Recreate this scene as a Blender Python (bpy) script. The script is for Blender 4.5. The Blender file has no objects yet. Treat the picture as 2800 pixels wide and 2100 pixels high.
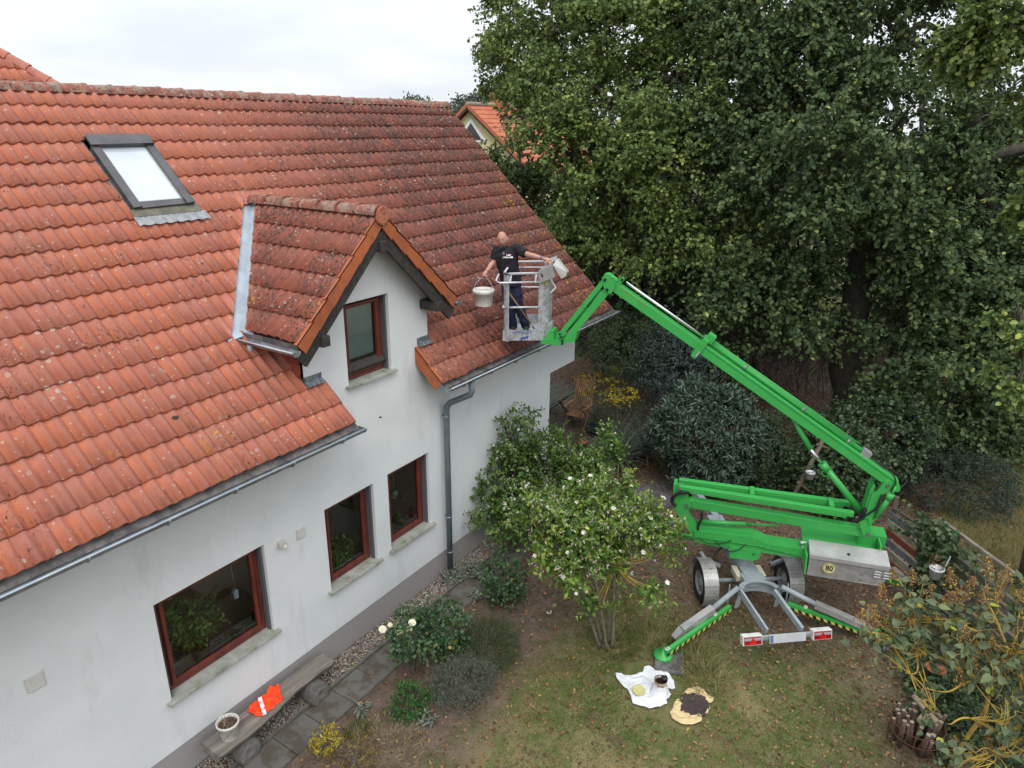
import bpy, bmesh, math, random
import numpy as np
from mathutils import Vector, Matrix, noise as mnoise
from mathutils.geometry import tessellate_polygon

R = math.radians
random.seed(7)
rng = np.random.default_rng(11)
SC = bpy.context.scene
COL = SC.collection
V = Vector

# ------------------------------------------------------------------ camera
CAM = V((0.0, -6.8625, 7.5))
F_PX, PITCH, ROLL, YAW = 1942.0, R(20.02), R(0.534), R(33.37)   # for a picture 2800 wide
_fw = V((math.cos(YAW) * math.cos(PITCH), math.sin(YAW) * math.cos(PITCH), -math.sin(PITCH)))
_r0 = V((math.sin(YAW), -math.cos(YAW), 0))
_u0 = _r0.cross(_fw)
_rt = _r0 * math.cos(ROLL) + _u0 * math.sin(ROLL)
_up = -_r0 * math.sin(ROLL) + _u0 * math.cos(ROLL)
cd = bpy.data.cameras.new("camera")
cam = bpy.data.objects.new("camera", cd)
COL.objects.link(cam)
cd.sensor_fit = 'HORIZONTAL'
cd.sensor_width = 36
cd.lens = 36 * F_PX / 2800
cd.clip_start = 0.05
cd.clip_end = 3000
m = Matrix((_rt, _up, -_fw)).transposed().to_4x4()
m.translation = CAM
cam.matrix_world = m
SC.camera = cam

# ------------------------------------------------------------------ sky, sun, exposure
SUN_EL, SUN_AZ = R(52), R(215)     # azimuth of the sun counter-clockwise from +X
w = bpy.data.worlds.new("World")
SC.world = w
w.use_nodes = True
nt = w.node_tree
nt.nodes.clear()
def wn(t, **k):
    n = nt.nodes.new(t)
    for a, b in k.items():
        setattr(n, a, b)
    return n
out = wn('ShaderNodeOutputWorld'); bg = wn('ShaderNodeBackground')
sky = wn('ShaderNodeTexSky', sky_type='NISHITA', sun_disc=False, sun_elevation=SUN_EL)
sky.sun_rotation = math.pi / 2 - SUN_AZ
sky.dust_density = 3.0
tc = wn('ShaderNodeTexCoord'); sp = wn('ShaderNodeSeparateXYZ')
nt.links.new(tc.outputs['Generated'], sp.inputs[0])
zz = wn('ShaderNodeMath', operation='ADD'); zz.inputs[1].default_value = 0.16
zm = wn('ShaderNodeMath', operation='MAXIMUM'); zm.inputs[1].default_value = 0.0
nt.links.new(sp.outputs['Z'], zm.inputs[0]); nt.links.new(zm.outputs[0], zz.inputs[0])
dx = wn('ShaderNodeMath', operation='DIVIDE'); dy = wn('ShaderNodeMath', operation='DIVIDE')
nt.links.new(sp.outputs['X'], dx.inputs[0]); nt.links.new(zz.outputs[0], dx.inputs[1])
nt.links.new(sp.outputs['Y'], dy.inputs[0]); nt.links.new(zz.outputs[0], dy.inputs[1])
cb = wn('ShaderNodeCombineXYZ')
nt.links.new(dx.outputs[0], cb.inputs[0]); nt.links.new(dy.outputs[0], cb.inputs[1])
ns = wn('ShaderNodeTexNoise'); ns.inputs['Scale'].default_value = 1.1; ns.inputs['Detail'].default_value = 5
nt.links.new(cb.outputs[0], ns.inputs['Vector'])
cr = wn('ShaderNodeValToRGB')
cr.color_ramp.elements[0].position = 0.34; cr.color_ramp.elements[0].color = (7.6, 8.2, 8.9, 1)
cr.color_ramp.elements[1].position = 0.66; cr.color_ramp.elements[1].color = (9.2, 9.5, 9.75, 1)
nt.links.new(ns.outputs['Fac'], cr.inputs[0])
grad = wn('ShaderNodeMapRange'); grad.inputs['From Min'].default_value = 0.0; grad.inputs['From Max'].default_value = 1.0
grad.inputs['To Min'].default_value = 0.90; grad.inputs['To Max'].default_value = 1.95
nt.links.new(zm.outputs[0], grad.inputs['Value'])
mul = wn('ShaderNodeVectorMath', operation='SCALE')
nt.links.new(cr.outputs[0], mul.inputs[0]); nt.links.new(grad.outputs[0], mul.inputs['Scale'])
mx = wn('ShaderNodeMix', data_type='RGBA'); mx.inputs['Factor'].default_value = 0.93
nt.links.new(sky.outputs[0], mx.inputs['A']); nt.links.new(mul.outputs[0], mx.inputs['B'])
bg.inputs['Strength'].default_value = 0.1
nt.links.new(mx.outputs['Result'], bg.inputs['Color']); nt.links.new(bg.outputs[0], out.inputs[0])

sd = bpy.data.lights.new("sun", 'SUN'); sd.energy = 1.15; sd.angle = R(25); sd.color = (1.0, 0.965, 0.91)
so = bpy.data.objects.new("sun", sd); COL.objects.link(so)
sun_dir = V((math.cos(SUN_AZ) * math.cos(SUN_EL), math.sin(SUN_AZ) * math.cos(SUN_EL), math.sin(SUN_EL)))
so.rotation_euler = sun_dir.to_track_quat('Z', 'Y').to_euler()
so.location = sun_dir * 40

vs = SC.view_settings
vs.view_transform = 'Standard'; vs.look = 'None'; vs.exposure = 0.25; vs.gamma = 1.0; vs.use_curve_mapping = False

# ------------------------------------------------------------------ points from measured directions
def ray(px, py): return _fw + _rt * ((px - 1400) / F_PX) - _up * ((py - 1050) / F_PX)
def Pax(px, py, ax, val):
    v = ray(px, py)
    return CAM + v * ((val - CAM[ax]) / v[ax])
def Pz(px, py, z=0.0): return Pax(px, py, 2, z)
def Py(px, py, y=0.0): return Pax(px, py, 1, y)
def Pd(px, py, d): return CAM + ray(px, py) * d
def depth(p): return (V(p) - CAM).dot(_fw)

# ------------------------------------------------------------------ materials
MATS = {}
def base_mat(name):
    mt = bpy.data.materials.new(name); mt.use_nodes = True
    n = mt.node_tree; n.nodes.clear()
    o = n.nodes.new('ShaderNodeOutputMaterial'); p = n.nodes.new('ShaderNodeBsdfPrincipled')
    n.links.new(p.outputs[0], o.inputs[0])
    return mt, n, p, o
class G:
    """small shader graph helper"""
    def __init__(s, n): s.n = n
    def node(s, t, **k):
        x = s.n.nodes.new(t)
        for a, b in k.items(): setattr(x, a, b)
        return x
    def put(s, sock, v):
        if hasattr(v, 'is_output') or isinstance(v, bpy.types.NodeSocket): s.n.links.new(v, sock)
        else: sock.default_value = v
    def math(s, op, a, b=0.0, c=None, clamp=False):
        x = s.node('ShaderNodeMath', operation=op, use_clamp=clamp)
        s.put(x.inputs[0], a); s.put(x.inputs[1], b)
        if c is not None: s.put(x.inputs[2], c)
        return x.outputs[0]
    def mix(s, f, a, b, mode='MIX'):
        x = s.node('ShaderNodeMix', data_type='RGBA', blend_type=mode)
        s.put(x.inputs['Factor'], f); s.put(x.inputs['A'], a); s.put(x.inputs['B'], b)
        return x.outputs['Result']
    def pos(s): return s.node('ShaderNodeNewGeometry').outputs['Position']
    def noise(s, vec, scale, detail=3, rough=.55, out='Fac'):
        x = s.node('ShaderNodeTexNoise'); x.inputs['Scale'].default_value = scale
        x.inputs['Detail'].default_value = detail; x.inputs['Roughness'].default_value = rough
        if vec is not None: s.n.links.new(vec, x.inputs['Vector'])
        return x.outputs[out]
    def vor(s, vec, scale, feat='F1', out='Distance', rand=1.0):
        x = s.node('ShaderNodeTexVoronoi', feature=feat); x.inputs['Scale'].default_value = scale
        x.inputs['Randomness'].default_value = rand
        s.n.links.new(vec, x.inputs['Vector'])
        return x.outputs[out]
    def step(s, v, a, b, lo=0.0, hi=1.0):
        x = s.node('ShaderNodeMapRange'); x.interpolation_type = 'SMOOTHSTEP'
        s.put(x.inputs['Value'], v); s.put(x.inputs['From Min'], a); s.put(x.inputs['From Max'], b)
        s.put(x.inputs['To Min'], lo); s.put(x.inputs['To Max'], hi)
        return x.outputs[0]
    def scalev(s, vec, sc):
        x = s.node('ShaderNodeVectorMath', operation='MULTIPLY'); s.n.links.new(vec, x.inputs[0]); x.inputs[1].default_value = sc
        return x.outputs[0]
    def bump(s, h, strength, dist=.01, prev=None):
        x = s.node('ShaderNodeBump'); x.inputs['Strength'].default_value = strength; x.inputs['Distance'].default_value = dist
        s.n.links.new(h, x.inputs['Height'])
        if prev is not None: s.n.links.new(prev, x.inputs['Normal'])
        return x.outputs[0]
def c4(c): return (c[0], c[1], c[2], 1)
def mat(name, col, col2=None, rough=.6, metal=0, scale=6, bump=0, bscale=60, spec=.4, var=0, stain=None, sscale=3, samount=.5, stretch=None, bdist=.004, sstretch=None):
    if name in MATS: return MATS[name]
    mt, n, p, o = base_mat(name); g = G(n)
    P = g.pos()
    if stretch: P = g.scalev(P, stretch)
    c = c4(col)
    if col2 is not None:
        c = g.mix(g.step(g.noise(P, scale, 4), .35, .65), c4(col), c4(col2))
    if stain is not None:
        c = g.mix(g.step(g.noise(g.scalev(P, sstretch) if sstretch else P, sscale, 5, .65), 1 - samount - .12, 1 - samount + .1), c, c4(stain))
    if var:
        oi = g.node('ShaderNodeObjectInfo').outputs['Random']
        h = g.node('ShaderNodeHueSaturation'); g.put(h.inputs['Color'], c)
        g.put(h.inputs['Value'], g.step(oi, 0, 1, 1 - var, 1 + var)); c = h.outputs[0]
    g.put(p.inputs['Base Color'], c)
    p.inputs['Roughness'].default_value = rough; p.inputs['Metallic'].default_value = metal
    p.inputs['Specular IOR Level'].default_value = spec
    if bump:
        g.put(p.inputs['Normal'], g.bump(g.noise(P, bscale, 4), bump, bdist))
    MATS[name] = mt
    return mt

def tile_material(name, age0, age1, aged=None, axis=0, org=0.0, pale=0):
    """terracotta pantile: orange pans, purple weathering, lichen and moss; wear grows with x"""
    mt, n, p, o = base_mat(name); g = G(n)
    P = g.pos(); sx = g.node('ShaderNodeSeparateXYZ'); n.links.new(P, sx.inputs[0])
    rnd = g.math('FRACT', g.math('ADD', g.node('ShaderNodeObjectInfo').outputs['Random'], g.node('ShaderNodeNewGeometry').outputs['Random Per Island']))
    if aged is None: age = g.step(sx.outputs[0], age0, age1)
    else: age = aged
    n1 = g.noise(P, 5.5, 4, .6); n2 = g.noise(P, 26, 3, .6); n3 = g.noise(P, 2.1, 3)
    pan = g.math('ADD', g.math('MULTIPLY', n1, .7), g.math('MULTIPLY', rnd, .25)); pan = g.math('ADD', pan, .06)
    fresh = g.mix(g.step(pan, .36, .76), (.48, .143, .068, 1), (.365, .118, .078, 1))
    fresh = g.mix(g.math('MULTIPLY', g.step(n3, .5, .72), .5), fresh, (.40, .17, .12, 1))
    fr = g.math('FRACT', g.math('DIVIDE', g.math('SUBTRACT', sx.outputs[axis], org), .15))
    rollf = g.step(g.math('ABSOLUTE', g.math('SUBTRACT', fr, .72)), .30, .12)
    fresh = g.mix(g.math('MULTIPLY', rollf, .6), fresh, (.37, .14, .105, 1))
    old = g.mix(g.step(n1, .35, .7), (.225, .062, .040, 1), (.115, .040, .033, 1))
    old = g.mix(g.math('MULTIPLY', rollf, .35), old, (.20, .095, .075, 1))
    old = g.mix(g.math('MULTIPLY', g.step(rnd, .55, 1), .45), old, (.33, .085, .04, 1))
    c = g.mix(age, fresh, old)
    # dark weather film, streaks down the slope
    film = g.step(g.noise(g.scalev(P, (3, .7, .7)), 6, 4, .65), .5, .78)
    c = g.mix(g.math('MULTIPLY', film, g.math('ADD', g.math('MULTIPLY', age, .35), .4)), c, (.085, .052, .046, 1))
    # dark speckle / moss cushions
    mo = g.step(g.math('ADD', g.noise(g.scalev(P, (2.0, .75, .75) if axis == 0 else (.75, 2.0, .75)), 24, 3, .7), g.math('MULTIPLY', age, .07)), .605, .635)
    md = g.step(g.math('ADD', g.noise(P, 1.7, 2), g.math('MULTIPLY', age, .22)), .5, .70)
    mm = g.math('MULTIPLY', mo, md)
    c = g.mix(mm, c, (.028, .026, .019, 1))
    # fine specks everywhere
    fs = g.step(g.vor(P, 60), .10, .16, 1, 0)
    fs = g.math('MULTIPLY', fs, g.step(g.noise(P, 3.3, 2), .5, .62))
    c = g.mix(g.math('MULTIPLY', fs, .6), c, (.10, .05, .04, 1))
    # pale ring lichen
    def rings(scale, r, thr, dens):
        v = g.node('ShaderNodeTexVoronoi'); v.inputs['Scale'].default_value = scale
        n.links.new(P, v.inputs['Vector'])
        sc = g.node('ShaderNodeSeparateColor'); n.links.new(v.outputs['Color'], sc.inputs[0])
        rad = g.math('MULTIPLY', sc.outputs[1], r)
        d = g.math('DIVIDE', v.outputs['Distance'], g.math('ADD', rad, .02))
        disc = g.step(d, .85, 1.0, 1, 0)
        core = g.step(d, .45, .75, .45, 1)
        on = g.math('MULTIPLY', g.math('GREATER_THAN', sc.outputs[0], thr), dens)
        return g.math('MULTIPLY', g.math('MULTIPLY', disc, core), on)
    dens = g.step(g.noise(P, 1.0, 2), .42, .6)
    c = g.mix(g.math('MULTIPLY', rings(13, .34, .60, dens), .8), c, (.50, .47, .40, 1))
    c = g.mix(g.math('MULTIPLY', rings(27, .38, .84, 1.0), .7), c, (.52, .48, .41, 1))
    if pale:
        c = g.mix(g.math('MULTIPLY', g.step(g.noise(P, 9, 5, .75), .49, .58), .65), c, (.29, .24, .18, 1))
    # yellow lichen
    yl = g.step(g.noise(P, 13, 4, .7), .585, .615)
    yd = g.step(g.math('ADD', g.noise(P, 1.3, 2), g.math('MULTIPLY', g.step(sx.outputs[0], 11.8, 13.4), .24)), .60, .74)
    c = g.mix(g.math('MULTIPLY', g.math('MULTIPLY', yl, yd), .85), c, (.47, .26, .03, 1))
    g.put(p.inputs['Base Color'], c)
    p.inputs['Roughness'].default_value = .62; p.inputs['Specular IOR Level'].default_value = .42
    hgt = g.math('ADD', g.math('MULTIPLY', n2, .4), g.math('MULTIPLY', mm, 2.0))
    g.put(p.inputs['Normal'], g.bump(hgt, .5, .006))
    MATS[name] = mt
    return mt

def leaf_mat(name, dark, mid, light, yellow=None, yel=.94, rough=.5, trans=.28, spec=.35):
    if name in MATS: return MATS[name]
    mt, n, p, o = base_mat(name); g = G(n)
    at = g.node('ShaderNodeAttribute', attribute_name='tone').outputs['Fac']
    cr = g.node('ShaderNodeValToRGB'); e = cr.color_ramp.elements
    e[0].position = 0; e[0].color = c4(dark); e[1].position = .5; e[1].color = c4(mid)
    x = e.new(.85); x.color = c4(light)
    x = e.new(yel); x.color = c4(light)
    x = e.new(min(.999, yel + .03)); x.color = c4(yellow or light)
    n.links.new(at, cr.inputs[0])
    g.put(p.inputs['Base Color'], cr.outputs[0])
    p.inputs['Roughness'].default_value = rough; p.inputs['Specular IOR Level'].default_value = spec
    if trans:
        tr = g.node('ShaderNodeBsdfTranslucent'); n.links.new(cr.outputs[0], tr.inputs['Color'])
        ms = g.node('ShaderNodeMixShader'); ms.inputs[0].default_value = trans
        n.links.new(p.outputs[0], ms.inputs[1]); n.links.new(tr.outputs[0], ms.inputs[2]); n.links.new(ms.outputs[0], o.inputs[0])
    MATS[name] = mt
    return mt

# ------------------------------------------------------------------ object helpers
WM = {}
def thing(name, label, cat, loc=(0, 0, 0), group=None):
    o = bpy.data.objects.new(name, None); o.empty_display_size = .1
    COL.objects.link(o); o.location = loc
    o['label'] = label; o['category'] = cat
    if group: o['group'] = group
    WM[o.name] = Matrix.Translation(V(loc))
    return o
def wm(o): return WM.get(o.name, Matrix.Identity(4)) if o else Matrix.Identity(4)
def tag(o, label=None, cat=None, group=None, kind=None):
    if label: o['label'] = label
    if cat: o['category'] = cat
    if group: o['group'] = group
    if kind: o['kind'] = kind
    return o
def link(name, me, parent=None, mtx=None):
    """mtx = world matrix of the new object (identity means: mesh given in world space, then moved under the parent)"""
    o = bpy.data.objects.new(name, me); COL.objects.link(o)
    if parent: o.parent = parent
    W = mtx if mtx is not None else wm(parent)
    o.matrix_local = wm(parent).inverted() @ W
    WM[o.name] = W
    return o
class MB:
    def __init__(s): s.v = []; s.f = []; s.s = []
    def add(s, vs, fs, smooth=False):
        b = len(s.v); s.v += [V(x) for x in vs]
        for f in fs: s.f.append([i + b for i in f]); s.s.append(smooth)
        return s
    def box(s, c, size, rot=None):
        c = V(c); hx, hy, hz = size[0] / 2, size[1] / 2, size[2] / 2
        vs = [V((x, y, z)) for x in (-hx, hx) for y in (-hy, hy) for z in (-hz, hz)]
        if rot is not None: vs = [rot @ q for q in vs]
        return s.add([c + q for q in vs], [(0, 1, 3, 2), (4, 6, 7, 5), (0, 4, 5, 1), (2, 3, 7, 6), (0, 2, 6, 4), (1, 5, 7, 3)])
    def beam(s, a, b, w, h, up=(0, 0, 1), w2=None, h2=None):
        a, b = V(a), V(b); d = (b - a).normalized(); side = d.cross(V(up))
        if side.length < 1e-4: side = d.cross(V((1, 0, 0)))
        side.normalize(); u = side.cross(d)
        w2 = w if w2 is None else w2; h2 = h if h2 is None else h2
        vs = []
        for p, ww, hh in ((a, w, h), (b, w2, h2)):
            for x, y in ((-1, -1), (1, -1), (1, 1), (-1, 1)): vs.append(p + side * (x * ww / 2) + u * (y * hh / 2))
        return s.add(vs, [(3, 2, 1, 0), (4, 5, 6, 7), (0, 1, 5, 4), (1, 2, 6, 5), (2, 3, 7, 6), (3, 0, 4, 7)])
    def tube(s, pts, r, seg=8, cap=True, smooth=True):
        pts = [V(p) for p in pts]; n = len(pts)
        rs = r if isinstance(r, (list, tuple)) else [r] * n
        t0 = (pts[1] - pts[0]).normalized()
        a = V((0, 0, 1)) if abs(t0.z) < .9 else V((1, 0, 0))
        u = t0.cross(a).normalized(); vs = []
        for i, p in enumerate(pts):
            t = (pts[min(i + 1, n - 1)] - pts[max(i - 1, 0)]).normalized()
            u = (u - t * u.dot(t)).normalized(); w_ = t.cross(u)
            for k in range(seg):
                an = 2 * math.pi * k / seg
                vs.append(p + (u * math.cos(an) + w_ * math.sin(an)) * rs[i])
        fs = [(i * seg + k, i * seg + (k + 1) % seg, (i + 1) * seg + (k + 1) % seg, (i + 1) * seg + k) for i in range(n - 1) for k in range(seg)]
        s.add(vs, fs, smooth)
        if cap:
            b = len(s.v) - n * seg
            s.f.append([b + k for k in range(seg)][::-1]); s.s.append(False)
            s.f.append([b + (n - 1) * seg + k for k in range(seg)]); s.s.append(False)
        return s
    def lathe(s, prof, c, seg=16, axis=(0, 0, 1), smooth=True):
        c = V(c); q = V(axis).normalized().to_track_quat('Z', 'Y').to_matrix(); vs = []
        for r, z in prof:
            for k in range(seg):
                an = 2 * math.pi * k / seg
                vs.append(c + q @ V((r * math.cos(an), r * math.sin(an), z)))
        fs = [(i * seg + k, i * seg + (k + 1) % seg, (i + 1) * seg + (k + 1) % seg, (i + 1) * seg + k) for i in range(len(prof) - 1) for k in range(seg)]
        return s.add(vs, fs, smooth)
    def prism(s, poly, off):
        """extrude a planar 3-D outline by off"""
        poly = [V(p) for p in poly]; off = V(off); n = len(poly)
        tri = tessellate_polygon([poly])
        s.add(poly + [p + off for p in poly], [tuple(t) for t in tri] + [tuple(i + n for i in t)[::-1] for t in tri] +
              [(i, (i + 1) % n, (i + 1) % n + n, i + n) for i in range(n)])
        return s
    def blob(s, c, rad, nu=12, nv=8, jit=0, smooth=True, fn=None):
        c = V(c); vs = []; rad = (rad, rad, rad) if not isinstance(rad, (list, tuple)) else rad
        for j in range(nv + 1):
            th = math.pi * j / nv
            for i in range(nu):
                ph = 2 * math.pi * i / nu
                d = V((math.sin(th) * math.cos(ph), math.sin(th) * math.sin(ph), math.cos(th)))
                k = 1 + (jit * mnoise.noise(d * 2.3 + c * 3.1) if jit else 0)
                q = V((d.x * rad[0], d.y * rad[1], d.z * rad[2])) * k
                if fn: q = fn(d, q)
                vs.append(c + q)
        fs = [(j * nu + i, (j + 1) * nu + i, (j + 1) * nu + (i + 1) % nu, j * nu + (i + 1) % nu) for j in range(nv) for i in range(nu)]
        return s.add(vs, fs, smooth)
    def mesh(s, name, mtl, inv=None):
        me = bpy.data.meshes.new(name)
        vs = [inv @ q for q in s.v] if inv is not None else s.v
        me.from_pydata([tuple(q) for q in vs], [], s.f)
        me.polygons.foreach_set('use_smooth', s.s)
        me.materials.append(mtl); me.update()
        return me
    def build(s, name, mtl, parent=None, bevel=0, seg=2):
        me = s.mesh(name, mtl, wm(parent).inverted() if parent else None)
        o = link(name, me, parent)
        if bevel:
            b = o.modifiers.new('bevel', 'BEVEL'); b.width = bevel; b.segments = seg; b.limit_method = 'ANGLE'; b.angle_limit = R(40)
        return o
def text(name, body, size, M, mtl, parent=None, ext=.0015, bold=False, xs=1.0):
    cu = bpy.data.curves.new(name, 'FONT'); cu.body = body; cu.size = size; cu.extrude = ext
    cu.align_x = 'CENTER'; cu.align_y = 'CENTER'; cu.offset = .002 if bold else 0
    cu.materials.append(mtl); cu.resolution_u = 2
    tmp = bpy.data.objects.new('tmp', cu); COL.objects.link(tmp)
    dg = bpy.context.evaluated_depsgraph_get(); dg.update()
    me = bpy.data.meshes.new_from_object(tmp.evaluated_get(dg))
    bpy.data.objects.remove(tmp); bpy.data.curves.remove(cu)
    me.transform(Matrix.Diagonal((xs, 1, 1, 1)))
    return link(name, me, parent, M)
def frame(o, x, y):
    x = V(x).normalized(); z = x.cross(V(y)).normalized(); y = z.cross(x)
    M = Matrix((x, y, z)).transposed().to_4x4(); M.translation = V(o)
    return M

# ------------------------------------------------------------------ leaves
LEAF = {
 'oval': (np.array([[0, 0, 0], [.3, .42, .1], [.72, .38, .08], [1, 0, -.06], [.72, -.38, .08], [.3, -.42, .1]]), [(0, 1, 2, 3), (0, 3, 4, 5)]),
 'round': (np.array([[0, 0, 0], [.25, .5, .08], [.8, .48, .1], [1, .1, 0], [.8, -.48, .1], [.25, -.5, .08]]), [(0, 1, 2, 3), (0, 3, 4, 5)]),
 'heart': (np.array([[0, 0, 0], [-.06, .22, .05], [.12, .46, .10], [.5, .40, .08], [.82, .16, .0], [1.05, 0, -.10], [.82, -.16, .0], [.5, -.40, .08], [.12, -.46, .10], [-.06, -.22, .05]]), [(0, 1, 2, 3, 4, 5), (0, 5, 6, 7, 8, 9)]),
 'dia': (np.array([[0, 0, 0], [.5, .5, .06], [1, 0, 0], [.5, -.5, .06]]), [(0, 1, 2, 3)]),
 'blade': (np.array([[0, .5, 0], [.55, .4, .0], [1, 0, -.25], [.55, -.4, .0], [0, -.5, 0]]), [(0, 1, 2, 3, 4)]),
 'tri': (np.array([[0, .5, 0], [1, 0, 0], [0, -.5, 0]]), [(0, 1, 2)]),
}
def rand_unit(n):
    a = rng.normal(size=(n, 3)); return a / np.linalg.norm(a, axis=1, keepdims=True)
def leaves(name, pos, dirs, nrm, L, W, mtl, parent=None, shape='oval', tone=None, kind=None):
    """pos, dirs, nrm: (N,3) arrays in world space; L, W: length/width arrays or numbers"""
    pos = np.asarray(pos, float); N = len(pos)
    d = dirs / np.maximum(np.linalg.norm(dirs, axis=1, keepdims=True), 1e-6)
    side = np.cross(nrm, d); side /= np.maximum(np.linalg.norm(side, axis=1, keepdims=True), 1e-6)
    up = np.cross(d, side)
    T, fs = LEAF[shape]; k = len(T)
    L = np.broadcast_to(np.asarray(L, float), (N,)); W = np.broadcast_to(np.asarray(W, float), (N,))
    vs = pos[:, None, :] + d[:, None, :] * (T[None, :, 0:1] * L[:, None, None]) + side[:, None, :] * (T[None, :, 1:2] * W[:, None, None]) + up[:, None, :] * (T[None, :, 2:3] * L[:, None, None])
    vs = vs.reshape(-1, 3)
    if parent: vs = vs - np.array(wm(parent).translation)[None]
    me = bpy.data.meshes.new(name)
    nf = len(fs); ln = sum(len(f) for f in fs)
    me.vertices.add(N * k); me.vertices.foreach_set('co', vs.ravel())
    me.loops.add(N * ln); me.polygons.add(N * nf)
    idx = np.concatenate([np.array(f) for f in fs])
    me.loops.foreach_set('vertex_index', (np.arange(N)[:, None] * k + idx[None]).ravel().astype(np.int32))
    st = np.cumsum([0] + [len(f) for f in fs[:-1]])
    me.polygons.foreach_set('loop_start', (np.arange(N)[:, None] * ln + st[None]).ravel().astype(np.int32))
    me.polygons.foreach_set('loop_total', np.tile([len(f) for f in fs], N).astype(np.int32))
    a = me.attributes.new('tone', 'FLOAT', 'POINT')
    if tone is None: tone = rng.random(N)
    a.data.foreach_set('value', np.repeat(np.clip(tone, 0, 1), k).astype(np.float32))
    me.materials.append(mtl); me.update(); me.validate()
    o = link(name, me, parent)
    if kind: o['kind'] = kind
    return o
def shoots(c, rad, n, per, length, droop=.4, shell=.55, cull=None, curl=.25, sub_n=0, sub_r=.16):
    """leafy shoots in an ellipsoid: returns positions, directions, normals, shoot starts, shoot ends, tone"""
    c = np.array(c, float); rad = np.array(rad if hasattr(rad, '__len__') else (rad,) * 3, float)
    u = rand_unit(n); rr = (shell + (1 - shell) * rng.random(n)) ** .8
    lump = np.array([mnoise.noise(V(x) * 1.9 + V(c)) for x in u])
    st = c + u * rad * (rr * (1 + .35 * lump))[:, None]
    if sub_n:
        m_ = max(3, int(sub_n)); uu = rand_unit(m_); rs = (.25 + .75 * rng.random(m_)) ** .7; cc = c + uu * rad * rs[:, None]
        pick = rng.integers(0, m_, n); st = cc[pick] + rng.normal(size=(n, 3)) * rad * sub_r; u = (st - c) / rad; u /= np.maximum(np.linalg.norm(u, axis=1, keepdims=True), .05)
    if cull is not None:
        k = cull(st); st, u = st[k], u[k]; n = len(st)
    d = u + rand_unit(n) * .6; d[:, 2] -= droop; d /= np.linalg.norm(d, axis=1, keepdims=True)
    t = np.linspace(.1, 1, per)[None, :, None]
    L = length * (.6 + .8 * rng.random(n))
    pos = st[:, None, :] + d[:, None, :] * t * L[:, None, None]
    pos[:, :, 2] -= (t[..., 0] ** 2) * (L[:, None] * curl)
    pos = pos + rng.normal(size=pos.shape) * .02
    ld = d[:, None, :] * .5 + rng.normal(size=pos.shape) * .65
    ld[:, :, 2] -= .12
    nn = rng.normal(size=pos.shape) * .55; nn[:, :, 2] += .7; nn += u[:, None, :] * .5
    tone = np.clip(rng.normal(.42, .2, size=(n, per)) + rng.normal(0, .12, size=(n, 1)), 0, .93)
    hi = rng.random((n, per)) > .985; tone[hi] = 1
    en = st + d * L[:, None]; en[:, 2] -= L * curl
    return pos.reshape(-1, 3), ld.reshape(-1, 3), nn.reshape(-1, 3), st, en, tone.ravel()
def twigs(mb, st, en, r=.006, seg=3):
    for a, b in zip(st, en):
        mb.tube([a, V(a) * .5 + V(b) * .5 + V((0, 0, .02)), b], [r, r * .7, r * .35], seg, cap=False)
# ------------------------------------------------------------------ common materials
RENDER = mat('render_white', (.68, .695, .70), (.635, .655, .66), rough=.9, scale=1.2, bump=.5, bscale=48, stain=(.55, .565, .565), sscale=1.6, samount=.34, bdist=.012, sstretch=(1.6, 1.6, .35))
PLINTH = mat('plinth_grit', (.23, .21, .205), (.38, .355, .345), rough=.95, scale=110, bump=.6, bscale=110)
ZINC = mat('zinc', (.34, .37, .39), (.24, .26, .28), rough=.42, metal=.55, scale=9, stain=(.16, .15, .14), sscale=5, samount=.4)
ZINC_L = mat('zinc_pale', (.44, .50, .56), (.36, .41, .46), rough=.5, metal=.2, scale=5, stain=(.33, .28, .22), sscale=3, samount=.33)
GUTTER_IN = mat('gutter_inside', (.075, .07, .07), (.17, .15, .145), rough=.8, scale=7)
PIPE = mat('downpipe_grey', (.15, .185, .20), (.12, .15, .16), rough=.5, scale=5)
WOOD_DK = mat('stained_timber', (.028, .024, .022), (.05, .042, .038), rough=.7, scale=14, bump=.3, bscale=60)
FRAME = mat('mahogany_frame', (.155, .034, .022), (.10, .024, .018), rough=.38, scale=9, stretch=(1, 1, .3))
RUBBER = mat('black_rubber', (.014, .014, .015), (.025, .025, .026), rough=.7, scale=20)
SILL = mat('stone_sill', (.30, .31, .27), (.40, .40, .36), rough=.85, scale=12, stain=(.18, .20, .13), sscale=6, samount=.42, bump=.2)
LEAD = mat('lead_flash', (.20, .22, .24), (.10, .11, .12), rough=.55, metal=.3, scale=14)
VERGE = mat('verge_orange', (.42, .115, .038), (.34, .095, .04), rough=.6, scale=5, stain=(.20, .08, .05), sscale=8, samount=.36, var=.12)
TILE = tile_material('roof_tile_clay', 5.6, 10.8, org=13.45)
TILE_D = tile_material('roof_tile_clay_aged', 0, 1, aged=.72, axis=1, org=-.30)
TILE_F = tile_material('roof_tile_clay_fresh', 0, 1, aged=.0)
TILE_E = mat('tile_dark_edge', (.10, .03, .024), (.05, .022, .018), rough=.85, scale=20)

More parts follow.
